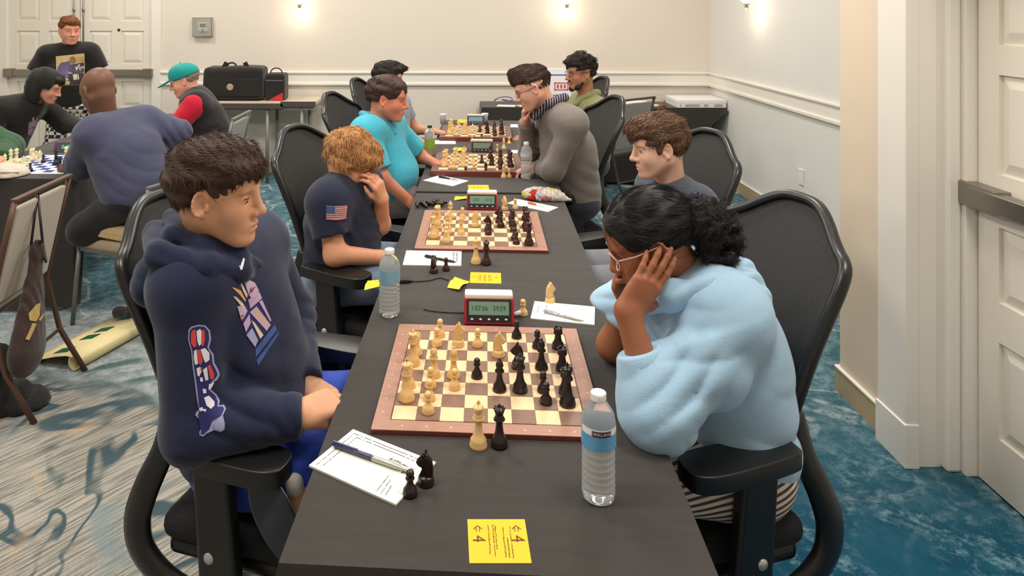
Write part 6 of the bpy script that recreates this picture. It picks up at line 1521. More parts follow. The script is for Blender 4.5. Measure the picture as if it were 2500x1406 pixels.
for sg in (-1, 1): cg.u(rc(nb_ + A3(-.10, sg * .03, -.06), nb_ + A3(0, sg * .095, .02), .024), .015).u(rc(nb_ + A3(0, sg * .095, .02), nb_ + A3(.08, 0, .03), .028), .015)
sub(F['top'], sdf_obj('bunched_hood', cg, .009, F['top'].data.materials[0]))

# --- man in the teal cap, red sleeves and black vest
F = figure((-1.98, 5.4, 0), 'man in a teal cap and black vest over red sleeves at the left table', (226, 162, 136), at(452, 200, 5.36), PI + .22, .30,
           pel=(-1.90, 5.42, .60), chest=(-1.955, 5.38, .86), nb=(-2.02, 5.37, 1.03), shL=at(472, 258, 5.2), shR=(-2.03, 5.55, .98), elL=at(428, 318, 5.14), wrL=at(408, 372, 5.10), elR=(-2.2, 5.62, .80), wrR=(-2.35, 5.5, .79), hL=(at(432, 412, 5.08), (-.5, -.8, .2)), hR=((-2.45, 5.48, .78), (0, 0, 1)),
           top=(196, 26, 52), name='cap_man', knees=((-2.25, 5.5, .60), (-2.2, 5.28, .60)), feet=((-2.25, 5.5, .06), (-2.2, 5.28, .06)), pants=(32, 30, 34), topname='red_shirt', headopt={'cheek': 1.05}, sl_r=(.082, .072, .05), brow=(150, 130, 110))
v = Grp(); v.u(torso(F['pel'], F['chest'], F['nb'] - A3(0, 0, .02), V3(at(472, 258, 5.2)) * .85 + F['chest'] * .15 + A3(0, 0, .02), A3(-2.03, 5.53, .98), .040, 1.0, .015, 1.08)); v.u(rc(F['nb'] + A3(.04, -.06, .03), F['nb'] + A3(.04, .06, .03), .04), .05)
v.i(plane(F['pel'] + A3(0, 0, -.07), (0, 0, -1)), .01); v.s(el(V3(at(470, 262, 5.12)), (.06, .08, .10)), .02); v.d(wob(.003, 20, 2)); sub(F['top'], sdf_obj('black_vest', v, .010, fabric('vest_black', (36, 32, 34))))
hn = cap_hair(-.01, 0, .0, -.06, True); hair(F['pr'], hn, F['hd'], F['R'], 1.0, .007, hair_mat('grey', (120, 104, 88), (170, 152, 134)), 500, fl_back, (.015, .03), .002, .001, .001, 13)
cp = Grp(); cp.u(el((-.012, 0, .058), (.114, .092, .088))).u(el((.03, 0, .075), (.07, .072, .065)), .03); cp.i(plane((0, 0, .038), (-.10, 0, -1)), .006)
mcap = fabric('teal_cap', (16, 146, 140), .75)
c_o = adopt(sdf_obj('cap', Xf(cp, F['hd'], F['R'], 1.0), .006, mcap), F['pr'])
br = Grp(); br.u(rc((.075, 0, .052), (.160, 0, .030), .055, .048, ((.25, 0, 1), .17)))
sub(c_o, sdf_obj('cap_brim', Xf(br, F['hd'], F['R'], 1.0), .0045, mcap)); sub(c_o, MB().ball(F['M'] @ Vector((-.01, 0, .148)), .008, None, 8, 6).build('cap_button', mcap))

# --- standing boy with the picture tee and checked trousers
chk = bpy.data.materials.new('checked_fabric'); chk.use_nodes = True; nt = chk.node_tree; b = nt.nodes['Principled BSDF']; b.inputs['Roughness'].default_value = .8
tc = nt.nodes.new('ShaderNodeTexCoord'); ck = nt.nodes.new('ShaderNodeTexChecker'); ck.inputs['Scale'].default_value = 26; ck.inputs['Color1'].default_value = rgb(44, 38, 40); ck.inputs['Color2'].default_value = rgb(214, 206, 196); mp = nt.nodes.new('ShaderNodeMapping'); mp.inputs['Rotation'].default_value = (.25, .0, .5); mp.inputs['Scale'].default_value = (1, 1, 1.25); nt.links.new(tc.outputs['Object'], mp.inputs[0]); nt.links.new(mp.outputs[0], ck.inputs[0]); nt.links.new(ck.outputs[0], b.inputs['Base Color'])
lat = unit(A3(.90, .44, 0)); c0 = V3(at(172, 200, 6.1)); fw = A3(.44, -.90, 0)
sA = V3(at(112, 135, 6.1)); sB = V3(at(222, 128, 6.1))
F = figure((c0[0], 6.1, 0), 'standing boy with short red-brown hair in a black picture tee and checked trousers', (224, 156, 130), at(170, 78, 6.05), -.82, .05,
           pel=(c0[0], 6.12, .88), chest=(c0[0], 6.11, 1.17), nb=at(172, 112, 6.1), shR=sA, shL=sB, elR=at(80, 200, 6.05), wrR=at(105, 265, 5.95), elL=at(252, 195, 6.12), wrL=at(236, 262, 6.0), hR=(at(125, 285, 5.92), (-.6, -.6, .3)), hL=(at(226, 285, 5.95), (.5, -.7, .3)),
           top=(30, 27, 26), name='standing_boy', sleeve='short', w=1.06, belly=.02, hb=.0078, hc=.011, sl_r=(.085, .09, .05), topname='picture_tee', knees=(c0 + A3(-.12, -.06, 0) * A3(1, 1, 0) + A3(0, 0, .48 - c0[2]), c0 + A3(.10, .02, .48 - c0[2])), feet=(A3(c0[0] - .13, 6.05, .06), A3(c0[0] + .11, 6.14, .06)), pants=(90, 90, 90), pants_m=chk, cut=-.02, shoes=(190, 60, 60))
hn = cap_hair(.006, .006, .0, -.045, True, (.066, .076), .003)
hair(F['pr'], hn, F['hd'], F['R'], 1.0, .007, hair_mat('auburn', (84, 42, 20), (140, 82, 46)), 800, fl_fwd, (.012, .025), .002, .001, .003, 14)
O = V3(at(172, 168, 5.9)); U = A3(5.9 / FPX, 0, 0); W = A3(0, 0, -5.9 / FPX); dv = unit(O - A3(0, 0, CAM_H))
def pic(P, col, off, nm='picture_shape'): decal(F['top'], nm, poly([(x - 172, y - 168) for x, y in P][::-1]), O, U, W, dv, mat('pic_%d_%d_%d' % col, rgb(*col), .7), off, 2, 14)
pic([(135, 137), (207, 129), (209, 160), (206, 208), (138, 210)], (214, 186, 130), .003, 'picture_panel')
for P, col in (([(148, 153), (170, 148), (176, 172), (140, 180), (139, 165)], (104, 88, 130)), ([(170, 140), (180, 136), (186, 146), (182, 156), (172, 154)], (150, 116, 76)), ([(170, 158), (205, 152), (207, 176), (180, 180), (168, 174)], (66, 66, 96)), ([(139, 182), (206, 178), (206, 207), (139, 209)], (52, 44, 44)), ([(184, 160), (196, 156), (198, 172), (186, 174)], (206, 176, 140)), ([(178, 182), (192, 180), (194, 194), (180, 196)], (200, 196, 180)), ([(150, 196), (164, 190), (178, 206), (152, 208)], (196, 176, 130)), ([(142, 172), (165, 168), (168, 190), (146, 194)], (110, 100, 140))): pic(P, col, .0065)

# --- hooded person at the left table
F = figure((-3.25, 5.3, 0), 'person with a black hood up leaning over the left table', (214, 152, 124), at(112, 214, 5.28), .12, .35,
           pel=(-3.52, 5.3, .6), chest=(-3.40, 5.29, .84), nb=(-3.24, 5.29, 1.0), shR=(-3.36, 5.1, .96), shL=(-3.28, 5.46, .96), elR=(-3.42, 5.0, .74), wrR=(-3.22, 5.08, .66), elL=(-3.12, 5.52, .80), wrL=(-2.90, 5.4, .79), hR=((-3.12, 5.14, .66), (0, 0, 1)), hL=((-2.80, 5.36, .78), (0, 0, 1)),
           top=(34, 30, 28), name='hooded', topname='hoodie', hb=.008, hc=.011, w=1.04, sl_r=(.08, .072, .05), inflate=.036)
hg = Grp(); hg.u(el((-.02, 0, .045), (.125, .105, .11))).u(el((-.05, 0, -.04), (.09, .10, .10)), .05).s(el((.11, 0, -.01), (.075, .078, .105)), .02).s(el((.02, 0, .0), (.095, .085, .10)), .01); hg.d(wob(.004, 40, 3)); hg.d(folds((-.06, 0, -.05), .1, (.3, .2, 1), .05, .006))
ob = sdf_obj('raised_hood', Xf(hg, F['hd'], F['R'], 1.0), .0075, F['top'].data.materials[0]); sub(F['top'], ob)
hn = cap_hair(.0, .014, 0, -.03, False, (.05, .058)); hair(F['pr'], hn, F['hd'], F['R'], .99, .008, hair_mat('black2', (20, 17, 16), (56, 46, 42)), 500, fl_fwd, (.02, .04), .002, .002, .002, 15)
O = V3(at(88, 318, 5.15)); U = A3(5.1 / FPX, 0, 0); W = A3(0, 0, -5.1 / FPX); dv = unit(O - A3(0, 0, CAM_H))
for P, col in (([(70, 300), (84, 292), (98, 300), (100, 330), (86, 342), (68, 328)], (176, 140, 160)), ([(78, 290), (82, 284), (86, 300), (80, 304)], (206, 190, 190)), ([(88, 286), (92, 282), (95, 300), (90, 304)], (206, 190, 190)), ([(101, 284), (106, 284), (112, 338), (104, 340)], (206, 186, 176)), ([(66, 312), (98, 308), (98, 312), (66, 316)], (70, 48, 90))):
    cdecal(F['top'], 'chest_print', P, mat('pic_%d_%d_%d' % col, rgb(*col), .7), .004, 10, 2)

# --- man in the lavender shirt kneeling on his chair, seen from behind
F = figure((-1.78, 3.82, 0), 'man with shaved head in a lavender grey shirt, seen from behind at left', (116, 80, 62), at(242, 226, 3.86), PI - .55, .50,
           pel=at(345, 470, 3.78), chest=at(305, 370, 3.82), nb=at(262, 290, 3.88), shL=at(222, 330, 3.72), shR=at(362, 300, 4.02), elL=at(196, 400, 3.86), wrL=(-2.24, 4.05, .79), elR=at(432, 326, 4.02), wrR=at(420, 388, 3.98), hL=((-2.32, 4.12, .78), (0, 0, 1)), hR=(at(405, 425, 3.95), (.8, .2, .3)),
           top=(68, 70, 94), name='lavender_man', topname='long_sleeved_shirt', hb=.0075, hc=.0085, w=1.10, dep=1.1, sc=1.06, sl_r=(.088, .078, .05), fold=.013, inflate=.034, cut=-.09, headopt={'cheek': .95}, knees=(at(250, 560, 4.02), at(205, 560, 3.74)), feet=(at(400, 590, 4.0), at(330, 590, 3.76)), pants=(26, 25, 28), brow=(30, 22, 18), lip=(90, 56, 50))
msh = fabric('tan_suede', (196, 170, 124), .8)
for (px, py, Y_), (qx, qy, Yq) in (((262, 560, 3.70), (330, 572, 3.66)), ((312, 538, 3.76), (400, 540, 3.72))):
    a, b2 = V3(at(px, py, Y_)), V3(at(qx, qy, Yq)); q = Grp(); q.u(rc(a, b2, .046, .05, ((0, 0, 1), .7))).u(rc(a - A3(0, 0, .022), b2 - A3(0, 0, .022), .05, .054, ((0, 0, 1), .35)), .008); q.s(el(a + A3(.03, -.02, .04), (.05, .03, .018)), .01)
    put(F['pr'], 'kneeling_shoe', q, .0075, msh)

# --- green sleeved player at the left edge
F = figure((-3.2, 4.35, 0), 'player in a green jumper at the left edge of the picture, arm on the table', (214, 160, 130), (-3.12, 4.3, 1.18), .1, .3,
           pel=(-3.38, 4.35, .6), chest=(-3.32, 4.33, .86), nb=(-3.22, 4.31, 1.03), shR=(-3.28, 4.14, .98), shL=(-3.18, 4.5, .98), elR=(-3.02, 4.05, .80), wrR=(-2.85, 4.2, .79), elL=at(20, 362, 4.5), wrL=at(2, 392, 4.3), hR=((-2.92, 4.24, .78), (0, 0, 1)), hL=((-2.85, 4.2, .80), (0, 0, 1)), top=(52, 84, 56), name='green_player', hb=.009, hc=.011, topname='green_jumper', sl_r=(.085, .088, .06), knees=((-3.0, 4.25, .6), (-3.0, 4.45, .6)), feet=((-3.0, 4.25, .06), (-3.0, 4.45, .06)), pants=(50, 50, 60))
hn = cap_hair(.0, .0, .0, -.05, True); hair(F['pr'], hn, F['hd'], F['R'], 1.0, .009, hair_mat('brown', (70, 48, 36), (134, 100, 76)), 300, fl_fwd, (.02, .04), .002, .001, .002, 16)
# ------------------------------------------------------------------ left table, back tables, banquet chairs, bags
def long_table2(name, x0, x1, y0, y1, label, clabel, cut, seed, z0=.03):
    cx, cy = (x0+x1)/2, (y0+y1)/2; hu, hv = (x1-x0)/2, (y1-y0)/2
    t = empty(name, (cx, cy, 0), 0, label, 'table')
    MB().box((-hu+.006, -hv+.006, .715), (hu-.006, hv-.006, .742)).build('table_top', m_ttop, t, .006)
    for sx in (-1, 1):
        for sy in (-1, 1): MB().tube([(sx*(hu-.08), sy*(hv-.10), .715), (sx*(hu-.06), sy*(hv-.08), 0)], .013).build('leg', m_tleg, t)
    v, f = skirt(-hu, hu, -hv, hv, TZ, z0, seed, 14, .02, cut)
    o = mesh_obj('tablecloth', v, f, m_cloth, None, True); o.location = (cx, cy, 0); o.modifiers.new('edge', 'EDGE_SPLIT').split_angle = 1.2
    tag(o, clabel, 'tablecloth', 'black tablecloths')
long_table2('folding_table', -2.91, -2.15, 3.90, 6.35, 'long folding table at the left with the blue and white vinyl board', 'black cloth over the long table at the left', lambda x, y: -1 if y < -1.15 else .55, 7)
long_table2('folding_table', .26, 2.63, 6.80, 7.26, 'long folding table against the back wall at the right', 'black cloth over the table against the back wall', lambda x, y: .22 + 1.0 * (x - .68) if x > .68 else -1, 9)

def flatz(p, z): return Vector((p.x, p.y, z))
# banquet chairs
m_bf = mat('banquet_frame', rgb(92, 66, 52), .4, metal=.2); m_bfab = mat('banquet_beige', rgb(196, 186, 170), .85, bump=.12, bscale=500, var=.03); m_gf = mat('banquet_frame_grey', rgb(120, 118, 116), .4, metal=.4); m_gfab = mat('banquet_grey', rgb(178, 176, 172), .85, bump=.12, bscale=500)
def banquet(loc, rz, label, mf, mb, zt=.92):
    t = empty('banquet_chair', loc, rz, label, 'chair', 'upholstered banquet chairs')
    MB().box((-.21, -.215, .425), (.22, .215, .485)).build('seat', mb, t, .022, 3)
    MB().box((-.20, -.205, .405), (.21, .205, .43)).build('seat_frame', mf, t, .005)
    sl = lambda z: -.225 - .10 * (z - .45) / .45
    b = MB(); v = []
    for z in (.475, zt - .045):
        x = sl(z); v += [(x - .012, -.195, z), (x + .02, -.195, z), (x + .02, .195, z), (x - .012, .195, z)]
    b.add(v, [(0, 3, 2, 1), (4, 5, 6, 7), (0, 1, 5, 4), (1, 2, 6, 5), (2, 3, 7, 6), (3, 0, 4, 7)]); b.build('back_panel', mb, t, .01, 2)
    MB().box((sl(zt) - .014, -.225, zt - .018), (sl(zt) + .014, .225, zt)).build('top_rail', mf, t, .004)
    for s in (-1, 1):
        MB().tube([(sl(zt), s*.215, zt - .01), (sl(.7), s*.215, .7), (-.225, s*.213, .45), (-.29, s*.21, .2), (-.41, s*.21, 0)], .012, 8, flat=(1.1, .9)).build('back_leg', mf, t)
        MB().tube([(.19, s*.2, .42), (.235, s*.205, 0)], .012, 8).build('front_leg', mf, t)
    for z in (.2,): MB().tube([(-.29, -.21, z), (-.29, .21, z)], .008, 6).build('stretcher', mf, t)
    return t
banquet((-2.15, 3.05, 0), PI + .03, 'beige banquet chair with brown frame and a drawstring bag at the left edge', m_bf, m_bfab, .93)
banquet((-1.78, 3.86, 0), PI - .35, 'tan banquet chair under the man in the lavender shirt', m_gf, mat('banquet_tan', rgb(176, 160, 132), .85), .80)
banquet((-1.97, 5.36, 0), PI, 'grey banquet chair under the man in the teal cap', m_gf, m_gfab, .90)
banquet((1.42, 6.42, 0), PI - .95, 'grey banquet chair standing by the table at the back wall', mat('banquet_frame_dark', rgb(72, 70, 70), .4, metal=.4), mat('banquet_grey2', rgb(150, 146, 142), .85), .93)

# drawstring bag hanging from the beige chair
p0, p1 = V3(at(90, 622, 2.98)), V3(at(66, 850, 2.92))
t = empty('drawstring_bag', at(80, 860, 3.0), 0, 'dark brown drawstring bag with a gold emblem hanging on the beige chair', 'bag')
g = Grp(); g.u(rc(p0, p1, .030, .115, ((1, .1, 0), .5))).u(rc(V3(at(90, 600, 2.98)), p0, .022, .03), .03)
for q in range(3): g.d(folds(p0 * (1 - .3 * q) + p1 * .3 * q, .12, (.1, 1, .15), .035, .006, q, .1, q))
m_db = fabric('drawstring_brown', (62, 46, 42))
bag = adopt(sdf_obj('bag_body', g, .008, m_db), t)
for a, b2 in (((92, 470), (76, 596)), ((92, 470), (104, 592)), ((104, 592), (112, 640)), ((76, 596), (104, 588))): adopt(MB().tube([at(*a, 3.03), at(*b2, 2.96)], .006, 6).build('cord', m_dark), t)
m_go = mat('emblem_gold', rgb(190, 160, 96), .7)
def near_decal(part, P, Y, m, nm, off=.004):
    O = Vector(at(P[0][0], P[0][1], Y)); k = Y / FPX; return decal(part, nm, poly([(x - P[0][0], y - P[0][1]) for x, y in P]), O, A3(k, 0, 0), A3(0, 0, -k), unit(np.array(O) - A3(0, 0, CAM_H)), m, off, 2, 9)
near_decal(bag, [(70, 765), (90, 742), (100, 738), (98, 770), (88, 785), (72, 782)], 2.9, m_go, 'emblem'); near_decal(bag, [(80, 788), (90, 790), (72, 830), (62, 828)], 2.9, m_go, 'emblem'); near_decal(bag, [(95, 778), (112, 760), (110, 768), (98, 785)], 2.9, m_go, 'emblem')
# beige pouch at the near end of the left table
t = empty('cloth_pouch', at(25, 440, 3.95), 0, 'beige cloth pouch at the near end of the left table', 'pouch')
c = V3(at(14, 428, 3.98)); g = Grp(); g.u(el(c, (.12, .10, .07))).u(el(c + A3(.04, 0, -.01), (.09, .09, .05)), .03); g.d(folds(c, .1, (.4, .2, 1), .05, .008, 0, .4, 1)); g.i(plane((0, 0, TZ + .002), (0, 0, -1)))
adopt(sdf_obj('pouch_body', g, .009, fabric('pouch_beige', (206, 194, 176))), t); adopt(MB().tube(smooth_path([c + A3(-.1, -.06, .06), c + A3(0, -.10, .045), c + A3(.11, -.05, .03)], 5), .005, 6).build('pouch_strap', m_bfab), t)
# vinyl board on the left table, its pieces and clock
m_vin = bpy.data.materials.new('vinyl_blue_check'); m_vin.use_nodes = True; nt = m_vin.node_tree; b = nt.nodes['Principled BSDF']; b.inputs['Roughness'].default_value = .5
tc = nt.nodes.new('ShaderNodeTexCoord'); ck = nt.nodes.new('ShaderNodeTexChecker'); ck.inputs['Scale'].default_value = 1 / .056; ck.inputs['Color1'].default_value = rgb(232, 232, 238); ck.inputs['Color2'].default_value = rgb(44, 62, 128); nt.links.new(tc.outputs['Object'], ck.inputs[0]); nt.links.new(ck.outputs[0], b.inputs['Base Color'])
LB = (-2.53, 4.27)
t = empty('vinyl_board', (LB[0], LB[1], TZ), 0, 'blue and white vinyl chess board on the left table', 'chess board')
MB().box((-.255, -.255, .0005), (.255, .255, .0025)).build('mat_sheet', mat('vinyl_white', rgb(228, 228, 234), .5), t); MB().box((-.224, -.224, .0026), (.224, .224, .0032)).build('printed_squares', m_vin, t)
m_plw = mat('cream_plastic', rgb(232, 220, 176), .35); m_plb = mat('black_plastic_piece', rgb(30, 30, 48), .3)
for kk, d, cc, r in [(R_,0,0,0),(R_,0,0,7),(K_,0,0,3),(Q_,0,0,4),(B_,0,0,2),(B_,0,1,5),(N_,0,2,5),(P_,0,1,0),(P_,0,1,1),(P_,0,1,2),(P_,0,2,3),(P_,0,1,6),(P_,0,2,1),(N_,0,2,2),(K_,1,5,3),(P_,1,4,0),(P_,1,3,4),(R_,1,6,2),(B_,1,6,4),(P_,1,6,5),(P_,1,5,6),(Q_,0,5,5)]:
    piece(kk, d, (LB[0] + (cc - 3.5) * .056, LB[1] + (r - 3.5) * .056, TZ + .0034), .3 * r, '%s plastic %s on the vinyl board, %s row from front, %s from left' % ('cream' if not d else 'black', kk, ORD[r], ORD[cc]), 'plastic pieces on the vinyl board', 1.0, None, m_plb if d else m_plw)
t = empty('chess_clock', flatz(at(160, 384, 4.62), TZ), .1, 'purple chess clock with a glowing green display on the left table', 'chess clock')
MB().prism([(0, 0), (.08, 0), (.08, .05), (.03, .065)], -.08, .08, Matrix(((0, 0, 1, 0), (1, 0, 0, 0), (0, 1, 0, 0), (0, 0, 0, 1)))).build('housing', mat('clock_purple', rgb(66, 34, 78), .4), t, .004)
m_gl = bpy.data.materials.new('green_led'); m_gl.use_nodes = True; _b = m_gl.node_tree.nodes['Principled BSDF']; _b.inputs['Base Color'].default_value = rgb(20, 120, 40); _b.inputs['Emission Color'].default_value = rgb(40, 240, 90); _b.inputs['Emission Strength'].default_value = 1.6
F_ = Matrix.Translation((0, .013, .034)) @ Matrix.Rotation(PI / 2 - .43, 4, 'X')
flat_text('led_digits', '0:48', .035, F_ @ Matrix.Translation((.0, 0, .003)), m_gl, t)
t, w_, h_, zz = sheet('score_sheet', at(150, 358, 4.85), at(150, 352, 5.05), at(186, 356, 4.85), 'white sheet beside the clock on the left table', 'paper', m_plain, .003)
t, w_, h_, zz = sheet('score_sheet', (-2.62, 5.0, 0), (-2.60, 5.3, 0), (-2.35, 5.02, 0), 'white sheet on the far half of the left table', 'paper', m_plain, .003)
t = empty('wooden_case', (-2.42, 5.55, TZ), .2, 'small reddish wooden case on the left table', 'case'); MB().box((-.1, -.06, 0), (.1, .06, .05)).build('case_body', m_edge, t, .004); MB().box((-.102, -.062, .05), (.102, .062, .062)).build('case_lid', m_edge, t, .003)

# rolled vinyl mat on the floor
o0 = onz(186, 906, .0); ax = (onz(292, 846, .0) - o0); ax.normalize(); cr_ = Vector((-ax.y, ax.x, 0)); cr_ = cr_ if cr_.x < 0 else -cr_
t = empty('rolled_vinyl_mat', (o0.x, o0.y, 0), math.atan2(ax.y, ax.x), 'cream and green vinyl chess mat loosely rolled on the carpet', 'chess mat')
prof = [(.03, .034)] + [(.0 + .036 * math.cos(a), .037 + .034 * math.sin(a)) for a in np.linspace(-.4, -PI - 1.2, 12)] + [(.05, .072), (.12, .055), (.2, .03), (.27, .012), (.31, .004)]
prof = [(.015 + .03 * math.cos(a), .036 + .033 * math.sin(a)) for a in np.linspace(.9, -3.9, 13)] + [(.06, .062), (.12, .05), (.19, .03), (.25, .012), (.29, .003)]
v = []; f = []; n = len(prof)
for s_ in (0, 1):
    for x, z in prof: v.append((s_ * .52 + .10 * (1 - s_) * (-(x) * .9), x, z))
for i in range(n - 1): f.append((i, i + 1, n + i + 1, n + i))
m_cv = mat('vinyl_cream', rgb(232, 214, 160), .5, var=.03, vscale=8)
o = mesh_obj('mat_sheet', v, f, m_cv, t, True); md = o.modifiers.new('solid', 'SOLIDIFY'); md.thickness = .003
m_gs = mat('vinyl_green', rgb(24, 86, 56), .5)
for q in range(4):
    xx = .03 + q * .118; vv = []
    for (y, z) in ((.10, .0565), (.145, .0445), (.19, .0315)):
        for dx in (0, .058): vv.append((xx + dx - .0 + (.03 if q % 2 else 0), y, z + .003))
    mesh_obj('green_square', vv, [(0, 1, 3, 2), (2, 3, 5, 4)], m_gs, t)
# dark bag and jacket at the left edge
t = empty('backpack', flatz(at(0, 950, 2.9), 0), 0, 'dark backpack on the carpet at the left edge under the beige chair', 'bag')
c = V3(at(-58, 935, 2.95)); g = Grp(); g.u(rbox(c, (.13, .10, .15), .06)).u(rbox(c + A3(.05, -.08, -.05), (.07, .05, .09), .035), .02); g.d(wob(.005, 25, 3)); g.i(plane((0, 0, .004), (0, 0, -1)))
adopt(sdf_obj('pack_body', g, .012, fabric('pack_dark', (22, 19, 18))), t); adopt(MB().tube(smooth_path([c + A3(.06, -.12, .12), c + A3(.12, -.14, .0), c + A3(.08, -.12, -.12)], 5), .012, 6, flat=(.4, 1.3)).build('shoulder_strap', m_dark), t)
t = empty('jacket', onz(40, 985, 0), 0, 'black jacket lying on the carpet at the left edge', 'jacket'); c = V3(onz(30, 985, .0)); g = Grp(); g.u(el(c, (.17, .12, .045))).u(el(c + A3(-.08, .05, .01), (.14, .10, .05)), .03); g.d(folds(c, .18, (1, .4, 0), .08, .012, 0, .4, 2)); g.i(plane((0, 0, .004), (0, 0, -1))); adopt(sdf_obj('jacket_cloth', g, .012, fabric('jacket_black', (22, 21, 23))), t)
adopt(MB().lathe([(.001, 0), (.012, 0), (.012, .004), (.001, .004)], 12, c=(c[0] - .06, c[1] - .06, .055)).build('jacket_button', m_steel), t)

# console table with the bags against the back wall
t = empty('console_table', (-1.98, 7.02, 0), 0, 'narrow table with metal legs against the back wall', 'table')
MB().box((-.72, -.22, .765), (.62, .22, .80)).build('table_top', mat('laminate_pale', rgb(208, 192, 170), .5), t, .004)
for x0, x1, z0 in ((-.722, .30, .735), (.28, .622, .755)): MB().box((x0, -.232, z0), (x1, -.215, z0 + .05)).build('edge_band', mat('edge_dark', rgb(78, 70, 66), .6), t)
MB().box((-.70, -.20, .72), (.60, .20, .765)).build('apron', mat('apron_grey', rgb(150, 142, 132), .6), t)
for x in (-.62, .14, .48):
    for y in (-.19, .19): MB().tube([(x, y, .765), (x, y, 0)], .018, 8).build('leg', mat('leg_grey', rgb(140, 136, 130), .5, metal=.3), t)
bc = V3(at(577, 207, 6.98)); bc[2] = .80 + .17
t = empty('travel_bag', (bc[0], bc[1], .80), 0, 'large black bag with round gold emblem on the back table', 'bag')
m_bb = fabric('bag_black', (40, 36, 34))
g = Grp(); g.u(rbox(bc, (.30, .13, .165), .05)); g.d(wob(.004, 14, 4)); bo = adopt(sdf_obj('bag_body', g, .010, m_bb), t)
sub(bo, MB().box(tuple(bc + A3(-.27, -.137, -.12)), tuple(bc + A3(.27, -.125, .05))).build('front_pocket', m_bb, None, .01))
for dx, r in ((-.03, .05),): adopt(MB().tube([bc + A3(dx + r * math.cos(a), -.05, .155 + r * math.sin(a)) for a in np.linspace(0, PI, 9)], .009, 6).build('carry_handle', m_dark), t)
for dx, rot in ((-.11, .5), (.13, -.5)): adopt(MB().box((-.02, -.012, 0), (.02, .012, .06), Matrix.Translation(Vector(bc + A3(dx, -.05, .155))) @ Matrix.Rotation(rot, 4, 'Y')).build('strap_end', m_dark), t)
em = MB().lathe([(.026, 0), (.034, 0), (.034, .002), (.026, .002)], 20, M=Matrix.Rotation(PI / 2, 4, 'X')).build('emblem_ring', mat('emblem_silver', rgb(170, 160, 140), .5)); em.location = bc + A3(-.02, -.138, -.03); adopt(em, t)
em = MB().box((-.012, -.003, -.022), (.012, 0, .022)).build('emblem_centre', m_go, None, .003); em.location = bc + A3(-.02, -.138, -.03); adopt(em, t)
lb = V3(at(676, 213, 6.98)); lb[2] = .80 + .135
t = empty('lunch_bag', (lb[0], lb[1], .80), 0, 'small black cooler bag with a red corner on the back table', 'bag')
g = Grp(); g.u(rbox(lb, (.098, .10, .135), .03)); bo = adopt(sdf_obj('bag_body', g, .009, m_bb), t)
adopt(MB().prism([(-.06, -.13), (.085, -.13), (.085, -.05)], 0, .003, Matrix.Translation(Vector(lb + A3(0, -.100, 0))) @ Matrix.Rotation(PI / 2, 4, 'X')).build('red_corner', mat('red_trim', rgb(200, 40, 50), .6)), t)
adopt(MB().tube([lb + A3(.06 * math.cos(a), -.02, .13 + .055 * math.sin(a)) for a in np.linspace(0, PI, 9)], .006, 6).build('carry_handle', m_dark), t); adopt(MB().box(tuple(lb + A3(-.085, -.103, .06)), tuple(lb + A3(.085, -.097, .072))).build('zip_band', mat('zip_grey', rgb(110, 90, 100), .5)), t)

# things on the back-right table
bx = V3(at(1719, 246, 6.95))
t = empty('paper_box', (2.40, 7.0, TZ), 0, 'flat white printed box at the right end of the back table', 'box'); MB().box((-.235, -.19, 0), (.235, .19, .072)).build('box_body', mat('box_white', rgb(232, 228, 226), .6), t, .002); MB().box((-.237, -.192, .045), (.237, .192, .075)).build('box_lid', mat('box_lid', rgb(240, 238, 238), .6), t, .002)
for q, (x0, x1) in enumerate(((-.21, -.20), (-.16, -.02), (.02, .06), (.12, .2))): MB().box((x0, -.1935, .012), (x1, -.191, .034)).build('printed_mark', mat('print_grey', rgb(170, 165, 165), .6), t)
for i, (px, dz, rz, lb_) in enumerate(((1540, 0, .1, 'white paper stack on the back table, lower sheet pile'), (1556, .022, -.2, 'white paper stack on the back table, upper sheet pile'))):
    t = empty('paper_stack', (at(px, 255, 6.92).x, 6.95, TZ + dz), rz, lb_, 'paper'); MB().box((-.10, -.07, 0), (.10, .07, .02)).build('sheets', m_plain, t)
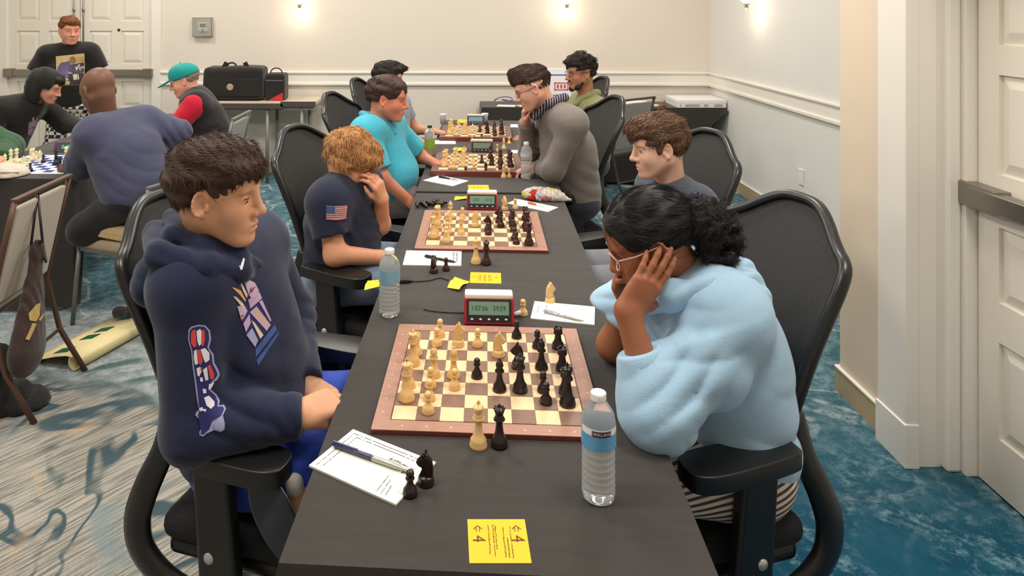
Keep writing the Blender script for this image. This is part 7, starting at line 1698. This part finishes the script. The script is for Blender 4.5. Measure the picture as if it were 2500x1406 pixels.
t = empty('envelope', (at(1590, 255, 6.95).x, 6.95, TZ), .1, 'orange edged envelope on the back table', 'envelope'); MB().box((-.08, -.05, 0), (.08, .05, .006)).build('envelope_body', m_plain, t); MB().box((-.08, -.052, .001), (.08, -.05, .005)).build('orange_edge', mat('orange', rgb(230, 120, 60), .5), t)
t = empty('loose_sheet', (at(1236, 256, 6.92).x, 6.92, TZ), -.2, 'white loose sheet at the left end of the back table', 'paper'); MB().box((-.09, -.06, 0), (.09, .06, .002)).build('sheet', m_plain, t)
t = empty('yellow_sheet', (at(1280, 254, 6.95).x, 6.93, TZ), .4, 'pale yellow sheet at the left end of the back table', 'paper'); MB().box((-.07, -.06, 0), (.07, .06, .002)).build('sheet', mat('pale_yellow', rgb(238, 230, 130), .6), t)
P = [at(px, py, 6.95) for px, py in ((1212, 240), (1206, 246), (1216, 238), (1236, 236), (1250, 240), (1244, 247), (1225, 243), (1252, 246), (1272, 250))]
P = [Vector((p.x, p.y - .02 * (i % 3), max(p.z, TZ + .006))) for i, p in enumerate(P)]
tag(MB().tube(smooth_path(P, 5), .004, 6).build('cable', mat('blue_cable', rgb(44, 58, 120), .5)), 'coiled blue cable at the left end of the back table', 'cable', 'cables on the tables')
t = empty('notice_sign', (at(1362, 230, 7.0).x, 7.05, TZ), 0, 'white upright notice with a red box behind the bearded man', 'sign'); MB().box((-.14, -.01, 0), (.14, .01, .36)).build('sign_board', mat('sign_white', rgb(244, 244, 250), .4), t, .003)
for lo, hi in (((-.03, .14), (.11, .15)), ((-.03, .21), (.11, .22)), ((-.03, .14), (-.02, .22)), ((.10, .14), (.11, .22))): MB().box((lo[0], -.0125, lo[1]), (hi[0], -.0105, hi[1])).build('red_box_line', mat('sign_red', rgb(214, 90, 80), .5), t)
MB().box((-.14, -.0125, .29), (.14, -.0105, .30)).build('blue_rule', mat('sign_blue', rgb(60, 80, 150), .5), t)
for q in range(3): MB().box((-.005 + q * .035, -.0125, .16), (.015 + q * .035, -.0105, .20)).build('red_lettering', mat('sign_red', rgb(214, 90, 80), .5), t)
t = empty('paper_roll', tp(1270, 772), .3, 'small rolled white tissue beside the pale pawn', 'tissue'); MB().tube([(-.02, 0, .008), (0, .004, .009), (.022, .002, .008)], [.006, .008, .007], 8).build('tissue_roll', m_plain, t)
